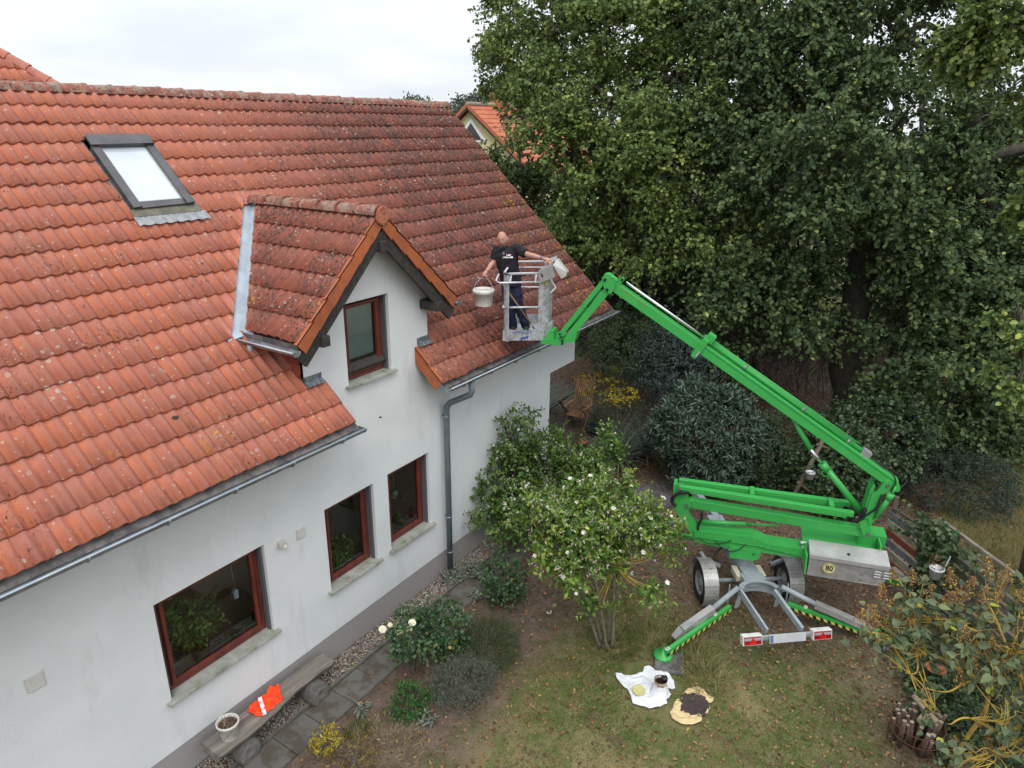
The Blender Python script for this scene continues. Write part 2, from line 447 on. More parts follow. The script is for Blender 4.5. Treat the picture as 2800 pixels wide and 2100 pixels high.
def glass_mat(name, f0=.06, tint=(.9, .95, .95)):
    mt, n, p, o = base_mat(name); g = G(n); n.nodes.remove(p)
    tr = g.node('ShaderNodeBsdfTransparent'); tr.inputs[0].default_value = c4(tint)
    gl = g.node('ShaderNodeBsdfGlossy'); gl.inputs['Roughness'].default_value = .02
    lw = g.node('ShaderNodeFresnel'); lw.inputs['IOR'].default_value = 1.75
    ms = g.node('ShaderNodeMixShader'); n.links.new(lw.outputs[0], ms.inputs[0])
    n.links.new(tr.outputs[0], ms.inputs[1]); n.links.new(gl.outputs[0], ms.inputs[2]); n.links.new(ms.outputs[0], o.inputs[0])
    return mt
GLASS = glass_mat('window_glass', tint=(.96, .98, .98))
SKYGLASS = mat('painted_sky_pane', (.56, .60, .63), (.48, .52, .56), rough=.06, scale=1.3, spec=.9)  # opaque pane: sky reflection and pale blind put into its base colour

# ================================================================== HOUSE
house = thing('house', 'white rendered house with mossy red tiled roof, gabled dormer and brown framed windows', 'house', (6, 3.8, 0))
SL = R(43); CS, SN = math.cos(SL), math.sin(SL)
EY, EZ = -.45, 3.87          # eave line of the tile surface
XE = 13.45                   # right verge
XW0, XW1 = -2.5, 11.83
RY = EY + 5.86 * CS          # ridge y
RZ = EZ + 5.86 * SN
DX, DPZ, DHW = 6.84, 6.40, 1.48   # dormer ridge x, peak z, half width with overhang
DL, DR = 5.62, 8.05          # dormer cheeks
WIN = [(3.27, 4.74, 1.17, 2.49), (5.75, 6.70, 1.19, 2.50), (7.01, 7.97, 1.19, 2.51), (6.37, 7.22, 4.14, 5.27)]
def tan_roof(y): return EZ + (y - EY) * SN / CS
zt = tan_roof(0) - .16
outer = [(XW0, .47), (XW1, .47), (XW1, 2.77), (12.84, 2.77), (12.84, zt), (DR, zt), (DR, DPZ - .9325 * (DR - DX) - .12), (DX, DPZ - .14),
         (DL, DPZ - .9325 * (DX - DL) - .12), (DL, zt), (XW0, zt)]
mb = MB()
loops = [[V((x, z, 0)) for x, z in outer]] + [[V((a, c, 0)), V((a, d, 0)), V((b, d, 0)), V((b, c, 0))] for a, b, c, d in WIN]
flat = [q for l in loops for q in l]
tri = tessellate_polygon(loops)
mb.add([(q.x, 0, q.y) for q in flat], [tuple(t) for t in tri])
for a, b, c, d in WIN:       # reveals
    mb.add([(a, 0, c), (b, 0, c), (b, 0, d), (a, 0, d), (a, .2, c), (b, .2, c), (b, .2, d), (a, .2, d)],
           [(0, 1, 5, 4), (1, 2, 6, 5), (2, 3, 7, 6), (3, 0, 4, 7)])
# bottom edge of the render, lintel soffit, right hand corner and gable end
mb.add([(XW0, 0, .47), (XW1, 0, .47), (XW1, .03, .47), (XW0, .03, .47)], [(0, 1, 2, 3)])
mb.box((12.33, .16, 2.77 + .5), (1.02, .28, 1.0))
mb.box((XW1 - .01, 4.0, 1.65), (.02, 7.9, 2.3))
mb.prism([(12.84, 0.02, 2.77), (12.84, 7.65, 2.77), (12.84, 7.65, zt), (12.84, RY, RZ - .3), (12.84, 0.02, zt)], (-.2, 0, 0))
mb.box((0.0, 7.65, 2.1), (4.4, .1, 4.2)); mb.box((11.3, 7.65, 2.1), (3.0, .1, 4.2)); mb.box((6.0, 7.65, .2), (7.6, .1, .4)); mb.box((6.0, 7.65, 3.6), (7.6, .1, 1.3))  # rear wall pieces leave an added opening that brings daylight into the rooms
mb.build('wall', RENDER, house)
mb = MB(); mb.box((XW0 + (XW1 - XW0) / 2, .16, .235), (XW1 - XW0, .30, .47)); mb.box((XW1 - .15, 4, .235), (.3, 7.6, .47))
mb.build('plinth', PLINTH, house)
mb = MB()   # porch floor and storey slab over the recessed corner
mb.box((12.3, 3.9, 2.82), (1.0, 7.4, .1)); mb.build('soffit', WOOD_DK, house)

# windows
def window(a, b, c, d, blind=False, room=True):
    mbf = MB(); y = .135
    def ringf(m_, a, b, c, d, wd, y0, y1):
        ym, yd = (y0 + y1) / 2, y1 - y0
        m_.box(((a + b) / 2, ym, c + wd / 2), (b - a, yd, wd)); m_.box(((a + b) / 2, ym, d - wd / 2), (b - a, yd, wd))
        m_.box((a + wd / 2, ym, (c + d) / 2), (wd, yd, d - c - 2 * wd)); m_.box((b - wd / 2, ym, (c + d) / 2), (wd, yd, d - c - 2 * wd))
    ringf(mbf, a + .035, b - .035, c + .01, d, .052, .125, .20)
    win = mbf.build('window', FRAME, house, bevel=.006)
    s = MB(); ringf(s, a + .105, b - .105, c + .075, d - .06, .048, .105, .17); s.build('sash', FRAME, win, bevel=.008)
    s = MB(); ringf(s, a + .092, b - .092, c + .068, d - .06, .018, .13, .165); s.build('seal', RUBBER, win)
    s = MB(); s.add([(a + .15, .145, c + .12), (b - .15, .145, c + .12), (b - .15, .145, d - .12), (a + .15, .145, d - .12)], [(0, 1, 2, 3)]); s.build('pane', GLASS, win)
    for x in (a + .018, b - .018):
        s = MB(); s.box((x, .085, (c + d) / 2), (.03, .07, d - c - .02)); s.build('shutter_rail', mat('shutter_rail', (.10, .10, .11), rough=.5), win)
    s = MB(); ln = .06
    s.box(((a + b) / 2, .03, c - .016), (b - a + 2 * ln, .20, .04)); s.build('sill', SILL, win, bevel=.005)
    s = MB()
    if blind:
        s.box(((a + b) / 2, .19, (c + d) / 2), (b - a - .3, .01, d - c - .2)); s.build('blind', mat('roller_blind', (.30, .41, .39), (.25, .35, .33), rough=.8, scale=2.5), win)
    return win
for i, q in enumerate(WIN): window(*q, blind=(i == 3))
# rooms behind the ground floor windows
ROOM = mat('room_paint', (.75, .74, .72), rough=.9); ROOMD = mat('room_dark', (.72, .69, .64), rough=.9)
def room(a, b, c, d, y1, nm, m_=ROOM):
    s = MB(); y0 = .26
    vs = [(a, y0, c), (b, y0, c), (b, y1, c), (a, y1, c), (a, y0, d), (b, y0, d), (b, y1, d), (a, y1, d)]
    fl = MB(); fl.box(((a + b) / 2, (y0 + y1) / 2, c + .03), (b - a - .02, y1 - y0, .04)); fl.build('room_floor', mat('floor_wood', (.16, .10, .065), (.11, .07, .045), rough=.5, scale=3), house)
    s.add(vs, [(0, 1, 2, 3), (4, 5, 6, 7), (0, 3, 7, 4), (1, 2, 6, 5)] )   # rear end left open, an added gap that lets daylight in
    s.build(nm, m_, house)
room(2.6, 5.2, .4, 2.7, 7.6, 'kitchen_room', ROOMD)
room(5.3, 6.86, .4, 2.7, 7.6, 'dining_room')
room(6.92, 8.7, .4, 2.7, 7.6, 'living_room', ROOMD)
s = MB()   # inner sills / worktop
for a, b, c, d in WIN[:3]: s.box(((a + b) / 2, .33, c + .02), (b - a + .1, .30, .03))
s.build('inner_sill', mat('inner_sill', (.80, .77, .70), rough=.5), house)

# ---- roof deck: unseen slab added below the tiles to block light
def rp(x, w_, h=0.0, y0=EY, z0=EZ): return V((x, y0 + w_ * CS - SN * h, z0 + w_ * SN + CS * h))
mb = MB()
for a, b, w0 in ((-2.9, 5.9, .03), (7.8, 13.4, .03), (5.9, 7.8, 0.66)):
    mb.prism([rp(a, w0, -.03), rp(b, w0, -.03), rp(b, 5.8, -.03), rp(a, 5.8, -.03)], V((0, SN, -CS)) * .11)
mb.prism([(-2.9, RY, RZ - .06), (13.4, RY, RZ - .06), (13.4, 2 * RY + .45, EZ - .06), (-2.9, 2 * RY + .45, EZ - .06)], (0, 0, -.12))
mb.build('light_block_deck', WOOD_DK, house)
mb = MB()   # back slope covering
mb.prism([(-2.9, RY + .03, RZ), (13.45, RY + .03, RZ), (13.45, 2 * RY + .5, EZ), (-2.9, 2 * RY + .5, EZ)], (0, 0, -.05))
mb.build('rear_slope', TILE_F, house)

# ---- tiles
TW, TG, TLEN = .30, .33, .41
def prof(t):
    t = t % 1.0
    b = max(0.0, math.cos((t - .72) * math.pi / .62)) if abs(t - .72) < .31 else (max(0.0, math.cos((t + .28) * math.pi / .62)) if abs(t + .28) < .31 else 0)
    return .034 * b ** 1.2
def tile_verts(n=12, tl=TLEN, jz=0):
    vs = []
    for j, (y, z) in enumerate(((0, .056), (0, .034), (tl, .020))):
        for i in range(n + 1):
            x = (TW + .012) * i / n
            vs.append(V((x, y, z + prof(x / .15))))
    return vs
def tile_mesh():
    n = 12; vs = tile_verts(n); fs = []
    k = n + 1
    for i in range(n):
        fs.append((i, i + 1, 2 * k + i + 1, 2 * k + i))       # top
        fs.append((k + i, k + i + 1, i + 1, i))                 # front lip
    fs.append((n, k + n, 2 * k + n)); fs.append((0, 2 * k, k))
    me = bpy.data.meshes.new('roof_tile')
    me.from_pydata([tuple(q) for q in vs], [], fs)
    me.polygons.foreach_set('use_smooth', [i < 2 * n and i % 2 == 0 for i in range(len(fs))])
    me.update()
    return me, vs, fs
TM, TVS, TFS = tile_mesh()
TM.materials.append(TILE)
TM_D = TM.copy(); TM_D.materials[0] = TILE_D
TM_F = TM.copy(); TM_F.materials[0] = TILE_F
ALLT = []     # (depth, matrix, mesh, material, clips)
def tile_field(O, U, Wd, ncol, nrow, keep, clips, me, mtl):
    O, U, Wd = V(O), V(U), V(Wd); N = U.cross(Wd)
    for r in range(nrow):
        for c in range(ncol):
            o = O + U * (c * TW) + Wd * (r * TG)
            ce = o + U * (TW / 2) + Wd * (TG / 2)
            if not keep(ce, o, r, c): continue
            jit = Matrix.Rotation(R(random.uniform(-.5, .5)), 4, 'Z')
            M = Matrix((U, Wd, N)).transposed().to_4x4()
            M.translation = o + N * random.uniform(-.003, .004) + Wd * random.uniform(-.006, .006)
            cl = [k for k in clips if abs((ce - k[0]).dot(k[1])) < .45]
            if any((ce - k[0]).dot(k[1]) < -.4 for k in clips): continue
            ALLT.append(((ce - CAM).length, M @ jit, me, mtl, cl))
U1, W1, N1 = V((1, 0, 0)), V((0, CS, SN)), V((0, -SN, CS))
def zdorm(x): return DPZ - .9325 * abs(x - DX)
# valley planes: keep the side where main roof is above the dormer roof
kk = SN / CS
vp = V((DX, EY + (DPZ - EZ) / kk, DPZ))       # where the ridges meet the main slope
vl = V((-1, -.9325 / kk, -.9325)); vr = V((1, -.9325 / kk, -.9325))
nl = V((-1, 1, 0)).normalized(); nr = V((1, 1, 0)).normalized()
def keep_main(ce, o, r, c):
    x, y, z = ce
    if 5.05 < x < 5.83 and 3.62 < (y - EY) / CS < 4.87: return False
    if x > 5.95 and x < 7.75 and y < .05: return False
    if DL < x < DR and 0 < y and z < zdorm(x) - .1: return False
    if x < DL and x > 4.9 and z < zdorm(x) - .35 and False: return False
    return True
# columns run left from the right verge, so that the verges fall on whole tiles
NC = 52
left_clip = (vp + nl * .085, nl); right_clip = (vp + nr * .085, nr)
def km_left(ce, o, r, c):
    x, y, z = ce
    if not keep_main(ce, o, r, c): return False
    inside_roof = zdorm(x) > 4.97 and abs(x - DX) < DHW
    return True
O0 = rp(XE - TW * NC, -.055)
for r in range(18):
    for c in range(NC):
        o = O0 + U1 * (c * TW) + W1 * (r * TG); ce = o + U1 * .15 + W1 * .165
        if not keep_main(ce, o, r, c): continue
        cl = []
        above = ce.z > 4.93
        if above:
            if ce.x < DX + .02:
                d = (ce - left_clip[0]).dot(nl)
                if d < -.3: continue
                if d < .42: cl.append(left_clip)
            if ce.x > DX - .02:
                d = (ce - right_clip[0]).dot(nr)
                if d < -.3: continue
                if d < .42: cl.append(right_clip)
        if DL < ce.x < DR and ce.z < 4.93 and ce.y > .05: continue
        if 0 < ce.y and ce.z < 4.97 and abs(ce.x - DL) < .4 and ce.x < DL + .3: cl.append((V((DL - .01, 0, 0)), V((-1, 0, 0))))
        if ce.y > .05 and ce.z < 4.97 and abs(ce.x - DR) < .4: cl.append((V((DR + .01, 0, 0)), V((1, 0, 0))))
        # skylight opening
        wv = (ce.y - EY) / CS
        if 4.75 < ce.x < 6.15 and 3.4 < wv < 5.05:
            if 5.03 < ce.x < 5.85 and 3.5 < wv < 4.92:
                continue
            if 3.5 < wv < 4.92 and abs(ce.x - 4.99) < .16: cl.append((V((4.99, 0, 0)), V((-1, 0, 0))))
            if 3.5 < wv < 4.92 and abs(ce.x - 5.90) < .16: cl.append((V((5.90, 0, 0)), V((1, 0, 0))))
        if r == 17: cl.append((rp(0, 5.84), V((0, -CS, -SN))))
        jit = Matrix.Rotation(R(random.uniform(-.7, .7)), 4, 'Z') @ Matrix.Rotation(R(random.uniform(-.5, .5)), 4, 'Y')
        M = Matrix((U1, W1, N1)).transposed().to_4x4()
        M.translation = o + N1 * random.uniform(-.003, .005) + W1 * (random.uniform(-.010, .010) + .008 * mnoise.noise(V((o.x * .6, r * .9, 0))))
        ALLT.append(((ce - CAM).length, M @ jit, TM, TILE, cl))
# dormer slopes: eave lines at |x-DX| = DHW
DY0 = -.30
SLD = math.atan(.9325); cd_, sd_ = math.cos(SLD), math.sin(SLD)
dez = DPZ - .9325 * DHW
def dorm_slope(side):
    Wd = V((-side * cd_, 0, sd_))              # side=-1: left slope rises towards +x
    Nn = V((side * sd_, 0, cd_)); U = Wd.cross(Nn)
    n = 11
    if U.y < 0: O = V((DX + side * DHW, DY0 + n * TW, dez))
    else: O = V((DX + side * DHW, DY0, dez))
    nn = V((0, -1, 0))
    nv = (V((1, -1, 0)) if side < 0 else V((-1, -1, 0))).normalized()
    clip = (vp + nv * .07, nv)
    for r in range(7):
        for c in range(n):
            o = O + U * (c * TW) + Wd * (r * TG); ce = o + U * .15 + Wd * .165
            if (ce - clip[0]).dot(nv) < -.25: continue
            cl = [clip] if (ce - clip[0]).dot(nv) < .4 else []
            if r == 6: cl.append((V((DX + side * .03, 0, 0)), V((side, 0, 0))))
            M = Matrix((U, Wd, Nn)).transposed().to_4x4()
            M.translation = o + Nn * random.uniform(-.003, .004) + Wd * random.uniform(-.008, .008)
            ALLT.append(((ce - CAM).length * (1 if side < 0 else 3), M @ Matrix.Rotation(R(random.uniform(-.6, .6)), 4, 'Z'), TM_D, TILE_D, cl))
dorm_slope(-1); dorm_slope(1)
# rear wing that shows above the ridge at the far left
A = Pd(141, 232, 13.2)
pN = N1; B = CAM + ray(0, 149) * ((A - CAM).dot(pN) / ray(0, 149).dot(pN))
hip = (B - A).normalized(); hn = hip.cross(pN).normalized()
if hn.x > 0: hn = -hn
Ow = A + W1 * (-1.32) + U1 * (-6.0)
for r in range(10):
    for c in range(23):
        o = Ow + U1 * (c * TW) + W1 * (r * TG); ce = o + U1 * .15 + W1 * .165
        d = (ce - A).dot(hn)
        if d < -.3: continue
        M = Matrix((U1, W1, N1)).transposed().to_4x4(); M.translation = o
        ALLT.append(((ce - CAM).length * 1.5, M, TM_F, TILE_F, [(A, hn)] if d < .4 else []))

def in_view(M):
    c = M @ V((.15, .2, 0)); d = c - CAM; z = d.dot(_fw)
    return z > .2 and abs(d.dot(_rt) / z) < .76 and abs(d.dot(_up) / z) < .58
def clipped(M, mtl, cl):
    bm = bmesh.new()
    vs = [bm.verts.new(M @ q) for q in TVS]
    for f in TFS: bm.faces.new([vs[i] for i in f]).smooth = True
    for co, no in cl:
        bmesh.ops.bisect_plane(bm, geom=bm.verts[:] + bm.edges[:] + bm.faces[:], dist=1e-5, plane_co=co, plane_no=no, clear_inner=True)
    return bm
ALLT.sort(key=lambda t: (0 if in_view(t[1]) else 1, t[0]))
rest = {}; cnt = 0
for dd, M, me, mtl, cl in ALLT:
    if cnt < 300 and in_view(M):
        if cl:
            bm = clipped(M, mtl, cl)
            if not bm.faces: bm.free(); continue
            m2 = bpy.data.meshes.new('roof_tile'); bm.transform(M.inverted()); bm.to_mesh(m2); bm.free(); m2.materials.append(mtl)
            link('roof_tile', m2, house, M)
        else: link('roof_tile', me, house, M)
        cnt += 1
    else:
        key = mtl.name
        if key not in rest: rest[key] = (bmesh.new(), mtl)
        big = rest[key][0]
        if cl:
            bm = clipped(M, mtl, cl); tmp = bpy.data.meshes.new('t'); bm.to_mesh(tmp); bm.free(); big.from_mesh(tmp); bpy.data.meshes.remove(tmp)
        else:
            vs = [big.verts.new(M @ q) for q in TVS]
            for i, f in enumerate(TFS): big.faces.new([vs[j] for j in f]).smooth = True
nm = {'roof_tile_clay': 'roof_tile_field', 'roof_tile_clay_aged': 'dormer_tile_field', 'roof_tile_clay_fresh': 'wing_tile_field'}
for k, (bm, mtl) in rest.items():
    me = bpy.data.meshes.new(nm[k]); bm.transform(wm(house).inverted()); bm.to_mesh(me); bm.free(); me.materials.append(mtl)
    o = link(nm[k], me, house); o['kind'] = 'stuff'

# ridge tiles (half round, overlapping)
def ridge_mesh(mtl, n=8, L=.40, r0=.108, r1=.128):
    vs, fs = [], []
    for j, (y, r) in enumerate(((0, r1), (.03, r1), (.06, r0 + .012), (L, r0))):
        for i in range(n + 1):
            a = math.pi * i / n
            vs.append((y, -math.cos(a) * r * 1.05, math.sin(a) * r))
    for j in range(3):
        for i in range(n): fs.append((j * (n + 1) + i, j * (n + 1) + i + 1, (j + 1) * (n + 1) + i + 1, (j + 1) * (n + 1) + i))
    b = len(vs)
    for i in range(n + 1):
        a = math.pi * i / n; vs.append((0, -math.cos(a) * (r1 - .02) * 1.05, math.sin(a) * (r1 - .02)))
    for i in range(n): fs.append((i, i + 1, b + i + 1, b + i))
    me = bpy.data.meshes.new('ridge_tile'); me.from_pydata(vs, [], fs)
    me.polygons.foreach_set('use_smooth', [i < 3 * n for i in range(len(fs))]); me.materials.append(mtl); me.update()
    return me
RM = ridge_mesh(tile_material('ridge_clay', 0, 1, aged=.75, pale=1)); RM_D = RM
def ridge_run(p0, p1, me, first_at_p0=True, step=.36, lift=.0):
    """lips face p0"""
    p0, p1 = V(p0), V(p1); d = (p1 - p0).normalized(); n = int((p1 - p0).length / step)
    side = V((0, 0, 1)).cross(d).normalized(); up = d.cross(side)
    for i in range(n):
        M = Matrix((d, side, up)).transposed().to_4x4(); M.translation = p0 + d * (i * step) + up * (random.uniform(-.006, .006) + lift)
        link('ridge_tile', me, house, M @ Matrix.Rotation(R(random.uniform(-1, 1)), 4, 'Z'))
ridge_run((13.47, RY + .02, RZ - .0), (-1.0, RY + .02, RZ - .0), RM)
ridge_run((DX, DY0 - .02, DPZ + .01), (DX, vp.y + .12, DPZ + .01), RM)
ridge_run(A - hip * .3, B + hip * 2.5, ridge_mesh(TILE_F))
# closing disc of the dormer ridge, comb strip below the main ridge
mb = MB(); mb.lathe([(0.001, 0), (.05, -.004), (.055, .0), (.10, -.003), (.125, .004)], (DX, DY0 - .05, DPZ + .0), 20, (0, 1, 0), False)
mb.build('ridge_end_disc', TILE_F, house)
mb = MB()
for i in range(190):     # red comb / filler between ridge and first course
    x = XE - .075 * i
    mb.prism([(x, RY - .12, RZ - .075), (x - .075, RY - .12, RZ - .075), (x - .075, RY - .19, RZ - .155 + (.02 if i % 2 else 0)), (x, RY - .19, RZ - .155 + (0 if i % 2 else .02))], (0, .01, -.01))
mb.build('ridge_comb', mat('red_comb', (.40, .13, .10), (.30, .10, .08), rough=.8, scale=30), house)

# dormer verge: flat orange cover tiles along both rakes
def verge_run(e0, e1, n, out, name='verge_tile', drop=.125, wd=.055, mtl=VERGE):
    """from eave e0 to top e1 along the slope, front face towards out"""
    e0, e1, out = V(e0), V(e1), V(out)
    d = (e1 - e0).normalized(); L = (e1 - e0).length / n; nn = out.cross(d).normalized()
    if nn.z < 0: nn = -nn
    for i in range(n):
        s_ = MB(); p = e0 + d * (L * i) + out * (.004 * (n - i)) - nn * .0
        a, b = p - d * .012, p + d * (L + .01)
        s_.prism([a + nn * .055, b + nn * .035, b - nn * (drop - .02), a - nn * drop], -out * .02)
        s_.prism([a + nn * .058, b + nn * .038, b + nn * .038 - out * wd, a + nn * .058 - out * wd], -nn * .018)
        s_.build(name, mtl, house, bevel=.004)
verge_run((DX - DHW - .02, DY0 - .015, dez - .01), (DX - .01, DY0 - .015, DPZ - .01), 6, (0, -1, 0))
verge_run((DX + DHW + .02, DY0 - .015, dez - .01), (DX + .01, DY0 - .015, DPZ - .01), 6, (0, -1, 0))
verge_run(rp(7.745, -.02), rp(7.745, .68), 2, (-1, 0, 0), drop=.15)
verge_run(rp(5.955, -.02), rp(5.955, .68), 2, (1, 0, 0), drop=.15)
verge_run(rp(XE + .012, -.02, -.035), rp(XE + .012, 5.8, -.035), 18, (1, 0, 0), drop=.11, wd=.02, mtl=TILE_D)
# barge boards, purlin ends
mb = MB()
for sg in (-1, 1):
    a = V((DX + sg * (DHW - .02), DY0 + .03, dez - .23)); b = V((DX, DY0 + .03 + sg * .002, DPZ - .25 + .02))
    mb.beam(a, b, .05, .20, up=(0, 0, 1)); mb.build('barge_board', WOOD_DK, house, bevel=.004); mb = MB()
    mb.prism([(DX + sg * DHW, DY0 + .07, dez - .05), (DX, DY0 + .07, DPZ - .07), (DX, DY0 + .07, DPZ - .14), (DX + sg * DHW, DY0 + .07, dez - .12)], (0, 3.0, 0))
    mb.build('rafter_underlay', WOOD_DK, house); mb = MB()
for x, z in ((DX, DPZ - .40), (DX - 1.10, DPZ - .40 - 1.02), (DX + 1.10, DPZ - .40 - 1.02)):
    s = MB(); s.box((x, DY0 + .12, z), (.12, .34, .14)); s.build('purlin_end', WOOD_DK, house, bevel=.008)
# valley flashings, cheek slates, lead pieces
mb = MB()
for sgn in (-1, 1):
    t1 = 1.50
    v0 = vp; v1 = vp + V((sgn * t1, -t1, -t1 * .9325))
    a = V((sgn * .18, .0, 0)); bdir = V((0, -.17, -.17 * .9325 * 0)) 
    up_ = V((0, 0, .012))
    o1 = V((sgn * .20, .0, .0))
    mb.add([v0 + up_, v0 + o1 + up_, v1 + o1 + up_, v1 + up_], [(0, 1, 2, 3)])
    mb.add([v0 + up_, v1 + up_, v1 + V((0, -.24, 0)) + up_, v0 + V((0, -.24, 0)) + up_], [(0, 1, 2, 3)])
    # pale upstand
    mb.tube([v0 + o1 * .86 + V((0, 0, .02)), v1 + o1 * .86 + V((0, 0, .02))], .012, 6)
    e = v1 + V((sgn * .02, 0, .035))
    mb.prism([e, e + V((sgn * .18, .0, 0)), e + V((sgn * .24, -.09, -.08)), e + V((sgn * .04, -.12, -.05))], (0, 0, .012))
    mb.build('valley_flashing', ZINC_L, house); mb = MB()
mb = MB(); sw = (vp.y - EY) / CS
mb.prism([rp(DX - .30, sw - .06, .03), rp(DX + .30, sw - .06, .03), rp(DX + .30, sw + .36, .03), rp(DX - .30, sw + .36, .03)], N1 * .012); mb.build('ridge_saddle', TILE_F, house)
mb = MB()
for x0, sgn in ((DR, 1), (DL, -1)):
    mb = MB(); mb.prism([(x0 + sgn * .004, .05, tan_roof(.05)), (x0 + sgn * .004, .73, 4.97), (x0 + sgn * .004, .05, 4.97)], (sgn * .012, 0, 0))
    ck = mb.build('dormer_cheek', mat('cheek_panel', (.24, .05, .035), (.20, .045, .032), rough=.8, scale=4), house)
for i in range(6):        # fish-scale slates on the visible cheek
    for j in range(3):
        y = .12 + .2 * i + (.1 if j % 2 else 0); z = tan_roof(y) + .12 + j * .17
        if z > 4.9: continue
        s = MB(); pts = [(DL - .02 - .004 * (j % 2), y - .1, z + .12), (DL - .02, y - .1, z), (DL - .022, y - .05, z - .06), (DL - .022, y + .05, z - .06), (DL - .02, y + .1, z), (DL - .02, y + .1, z + .12)]
        s.prism(pts, (-.007, 0, 0)); s.build('cheek_slate', mat('cheek_slate', (.26, .055, .036), (.30, .07, .045), rough=.75, scale=3, var=.15), ck)
mb = MB()
for x0, x1 in ((DL + .0, 5.90), (7.80, DR + .02)):
    n = 7
    for i in range(n):
        a, b = x0 + (x1 - x0) * i / n, x0 + (x1 - x0) * (i + 1) / n
        w0, w1 = .60, .78
        mb.prism([rp(a, w0, .09 + .012 * (i % 2)), rp(b, w0, .09 + .012 * ((i + 1) % 2)), rp(b, w1, .075), rp(a, w1, .075)], N1 * .006)
    mb.box(((x0 + x1) / 2, -.008, tan_roof(0) + .13), (x1 - x0, .014, .10))
    mb.build('lead_flashing', LEAD, house); mb = MB()

# gutters
def gutter(p0, p1, r=.07, caps=(1, 1), mtl=ZINC, brackets=0, out=None):
    p0, p1 = V(p0), V(p1); d = (p1 - p0).normalized(); side = V((0, 0, 1)).cross(d).normalized()
    s = MB(); n = 8; vs = []
    for rr in (r, r - .005):
        for p in (p0, p1):
            for i in range(n + 1):
                a = math.pi * i / n
                vs.append(p + side * (math.cos(a) * rr) - V((0, 0, 1)) * (math.sin(a) * rr))
    k = n + 1
    fs = [(i, i + 1, k + i + 1, k + i) for i in range(n)] + [(2 * k + i, 3 * k + i, 3 * k + i + 1, 2 * k + i + 1) for i in range(n)]
    s.add(vs, fs, True)
    for p, cc in ((p0, caps[0]), (p1, caps[1])):
        if cc: s.prism([p + side * (math.cos(math.pi * i / n) * (r + .004)) - V((0, 0, 1)) * (math.sin(math.pi * i / n) * (r + .004)) for i in range(n + 1)], d * .006)
    g = s.build('gutter', mtl, house)
    s = MB()
    f = side * r if (p0 + side * r - CAM).length < (p0 - side * r - CAM).length else -side * r
    s.tube([p0 + f, p1 + f], .011, 8); s.build('rolled_lip', ZINC_L, g)
    for i in range(brackets):
        q = p0 + (p1 - p0) * ((i + .5) / brackets); s = MB()
        s.tube([q + side * (math.cos(math.pi * j / 6) * (r + .008)) - V((0, 0, 1)) * (math.sin(math.pi * j / 6) * (r + .008)) for j in range(7)], .009, 6)
        s.build('gutter_bracket', ZINC, g)
    return g
GY, GZ = -.57, 3.79
gutter((-2.6, GY, GZ), (6.02, GY, GZ), .075, brackets=11)
gutter((7.80, GY, GZ), (13.62, GY, GZ), .075, brackets=8)
mb = MB()    # apron sheet between tiles and gutter
for a, b in ((-2.6, 6.0), (7.82, 13.6)):
    mb = MB(); mb.prism([(a, EY + .04, EZ - .0), (b, EY + .04, EZ - .0), (b, GY + .03, GZ - .02), (a, GY + .03, GZ - .02)], (0, .008, -.012)); mb.build('eaves_sheet', GUTTER_IN, house)
gx = DX - DHW - .09
gutter((gx, DY0 - .05, dez - .06), (gx, .80, dez - .06), .06)
gutter((DX + DHW + .09, DY0 - .05, dez - .06), (DX + DHW + .09, .80, dez - .06), .06)
mb = MB(); mb.box((gx + .09, .25, dez - .05), (.03, 1.05, .10)); mb.build('dormer_eaves_sheet', GUTTER_IN, house)
mb = MB(); mb.tube([(gx, .52, dez - .10), (gx, .52, dez - .24)], .035, 12); mb.build('outlet_spout', ZINC_L, house)
# downpipe
mb = MB(); dp = [(8.40, GY, 3.74), (8.40, GY, 3.55), (8.40, GY + .03, 3.49), (8.36, -.16, 3.28), (8.35, -.10, 3.20), (8.35, -.09, 3.08), (8.35, -.09, .02)]
mb.tube(dp, .05, 14); dpo = mb.build('downpipe', PIPE, house)
for z in (3.02, 1.15, .45):
    s = MB(); s.tube([(8.35, -.09, z), (8.35, -.09, z + .03)], .057, 14); s.box((8.35, -.03, z + .015), (.03, .08, .02)); s.build('pipe_clamp', ZINC, dpo)
s = MB(); s.tube([(8.35, -.09, 0), (8.35, -.09, .10)], .062, 14); s.build('pipe_socket', PIPE, dpo)

# skylight
SA, SB, S0, S1 = 5.04, 5.84, 3.70, 4.90
DARK = mat('dark_aluminium', (.085, .08, .085), (.11, .105, .11), rough=.35, metal=.4, scale=4)
def rbox(mb_, x0, x1, w0, w1, h0, h1):
    mb_.prism([rp(x0, w0, h0), rp(x1, w0, h0), rp(x1, w1, h0), rp(x0, w1, h0)], N1 * (h1 - h0))
s = MB()
rbox(s, SA - .02, SA + .08, S0, S1, -.02, .13); rbox(s, SB - .08, SB + .02, S0, S1, -.02, .13); rbox(s, SA + .08, SB - .08, S0, S0 + .09, -.02, .11); rbox(s, SA - .02, SB + .02, S1 - .15, S1 + .02, -.02, .16)
sk = s.build('skylight', DARK, house, bevel=.008)
s = MB(); rbox(s, SA + .075, SB - .075, S0 + .08, S1 - .15, .075, .09); s.build('pane', SKYGLASS, sk)
s = MB()
rbox(s, SA + .078, SA + .10, S0 + .08, S1 - .15, .08, .105); rbox(s, SB - .10, SB - .078, S0 + .08, S1 - .15, .08, .105); rbox(s, SA + .08, SB - .08, S0 + .09, S0 + .12, .08, .1)
s.build('glazing_bar', mat('silver_trim', (.45, .44, .44), rough=.3, metal=.7), sk)
s = MB(); rbox(s, SA - .06, SB + .06, S0 - .12, S0 + .0, .07, .085); s.build('sill_tray', mat('tray_moss', (.17, .16, .11), (.10, .10, .08), rough=.8, scale=9), sk)
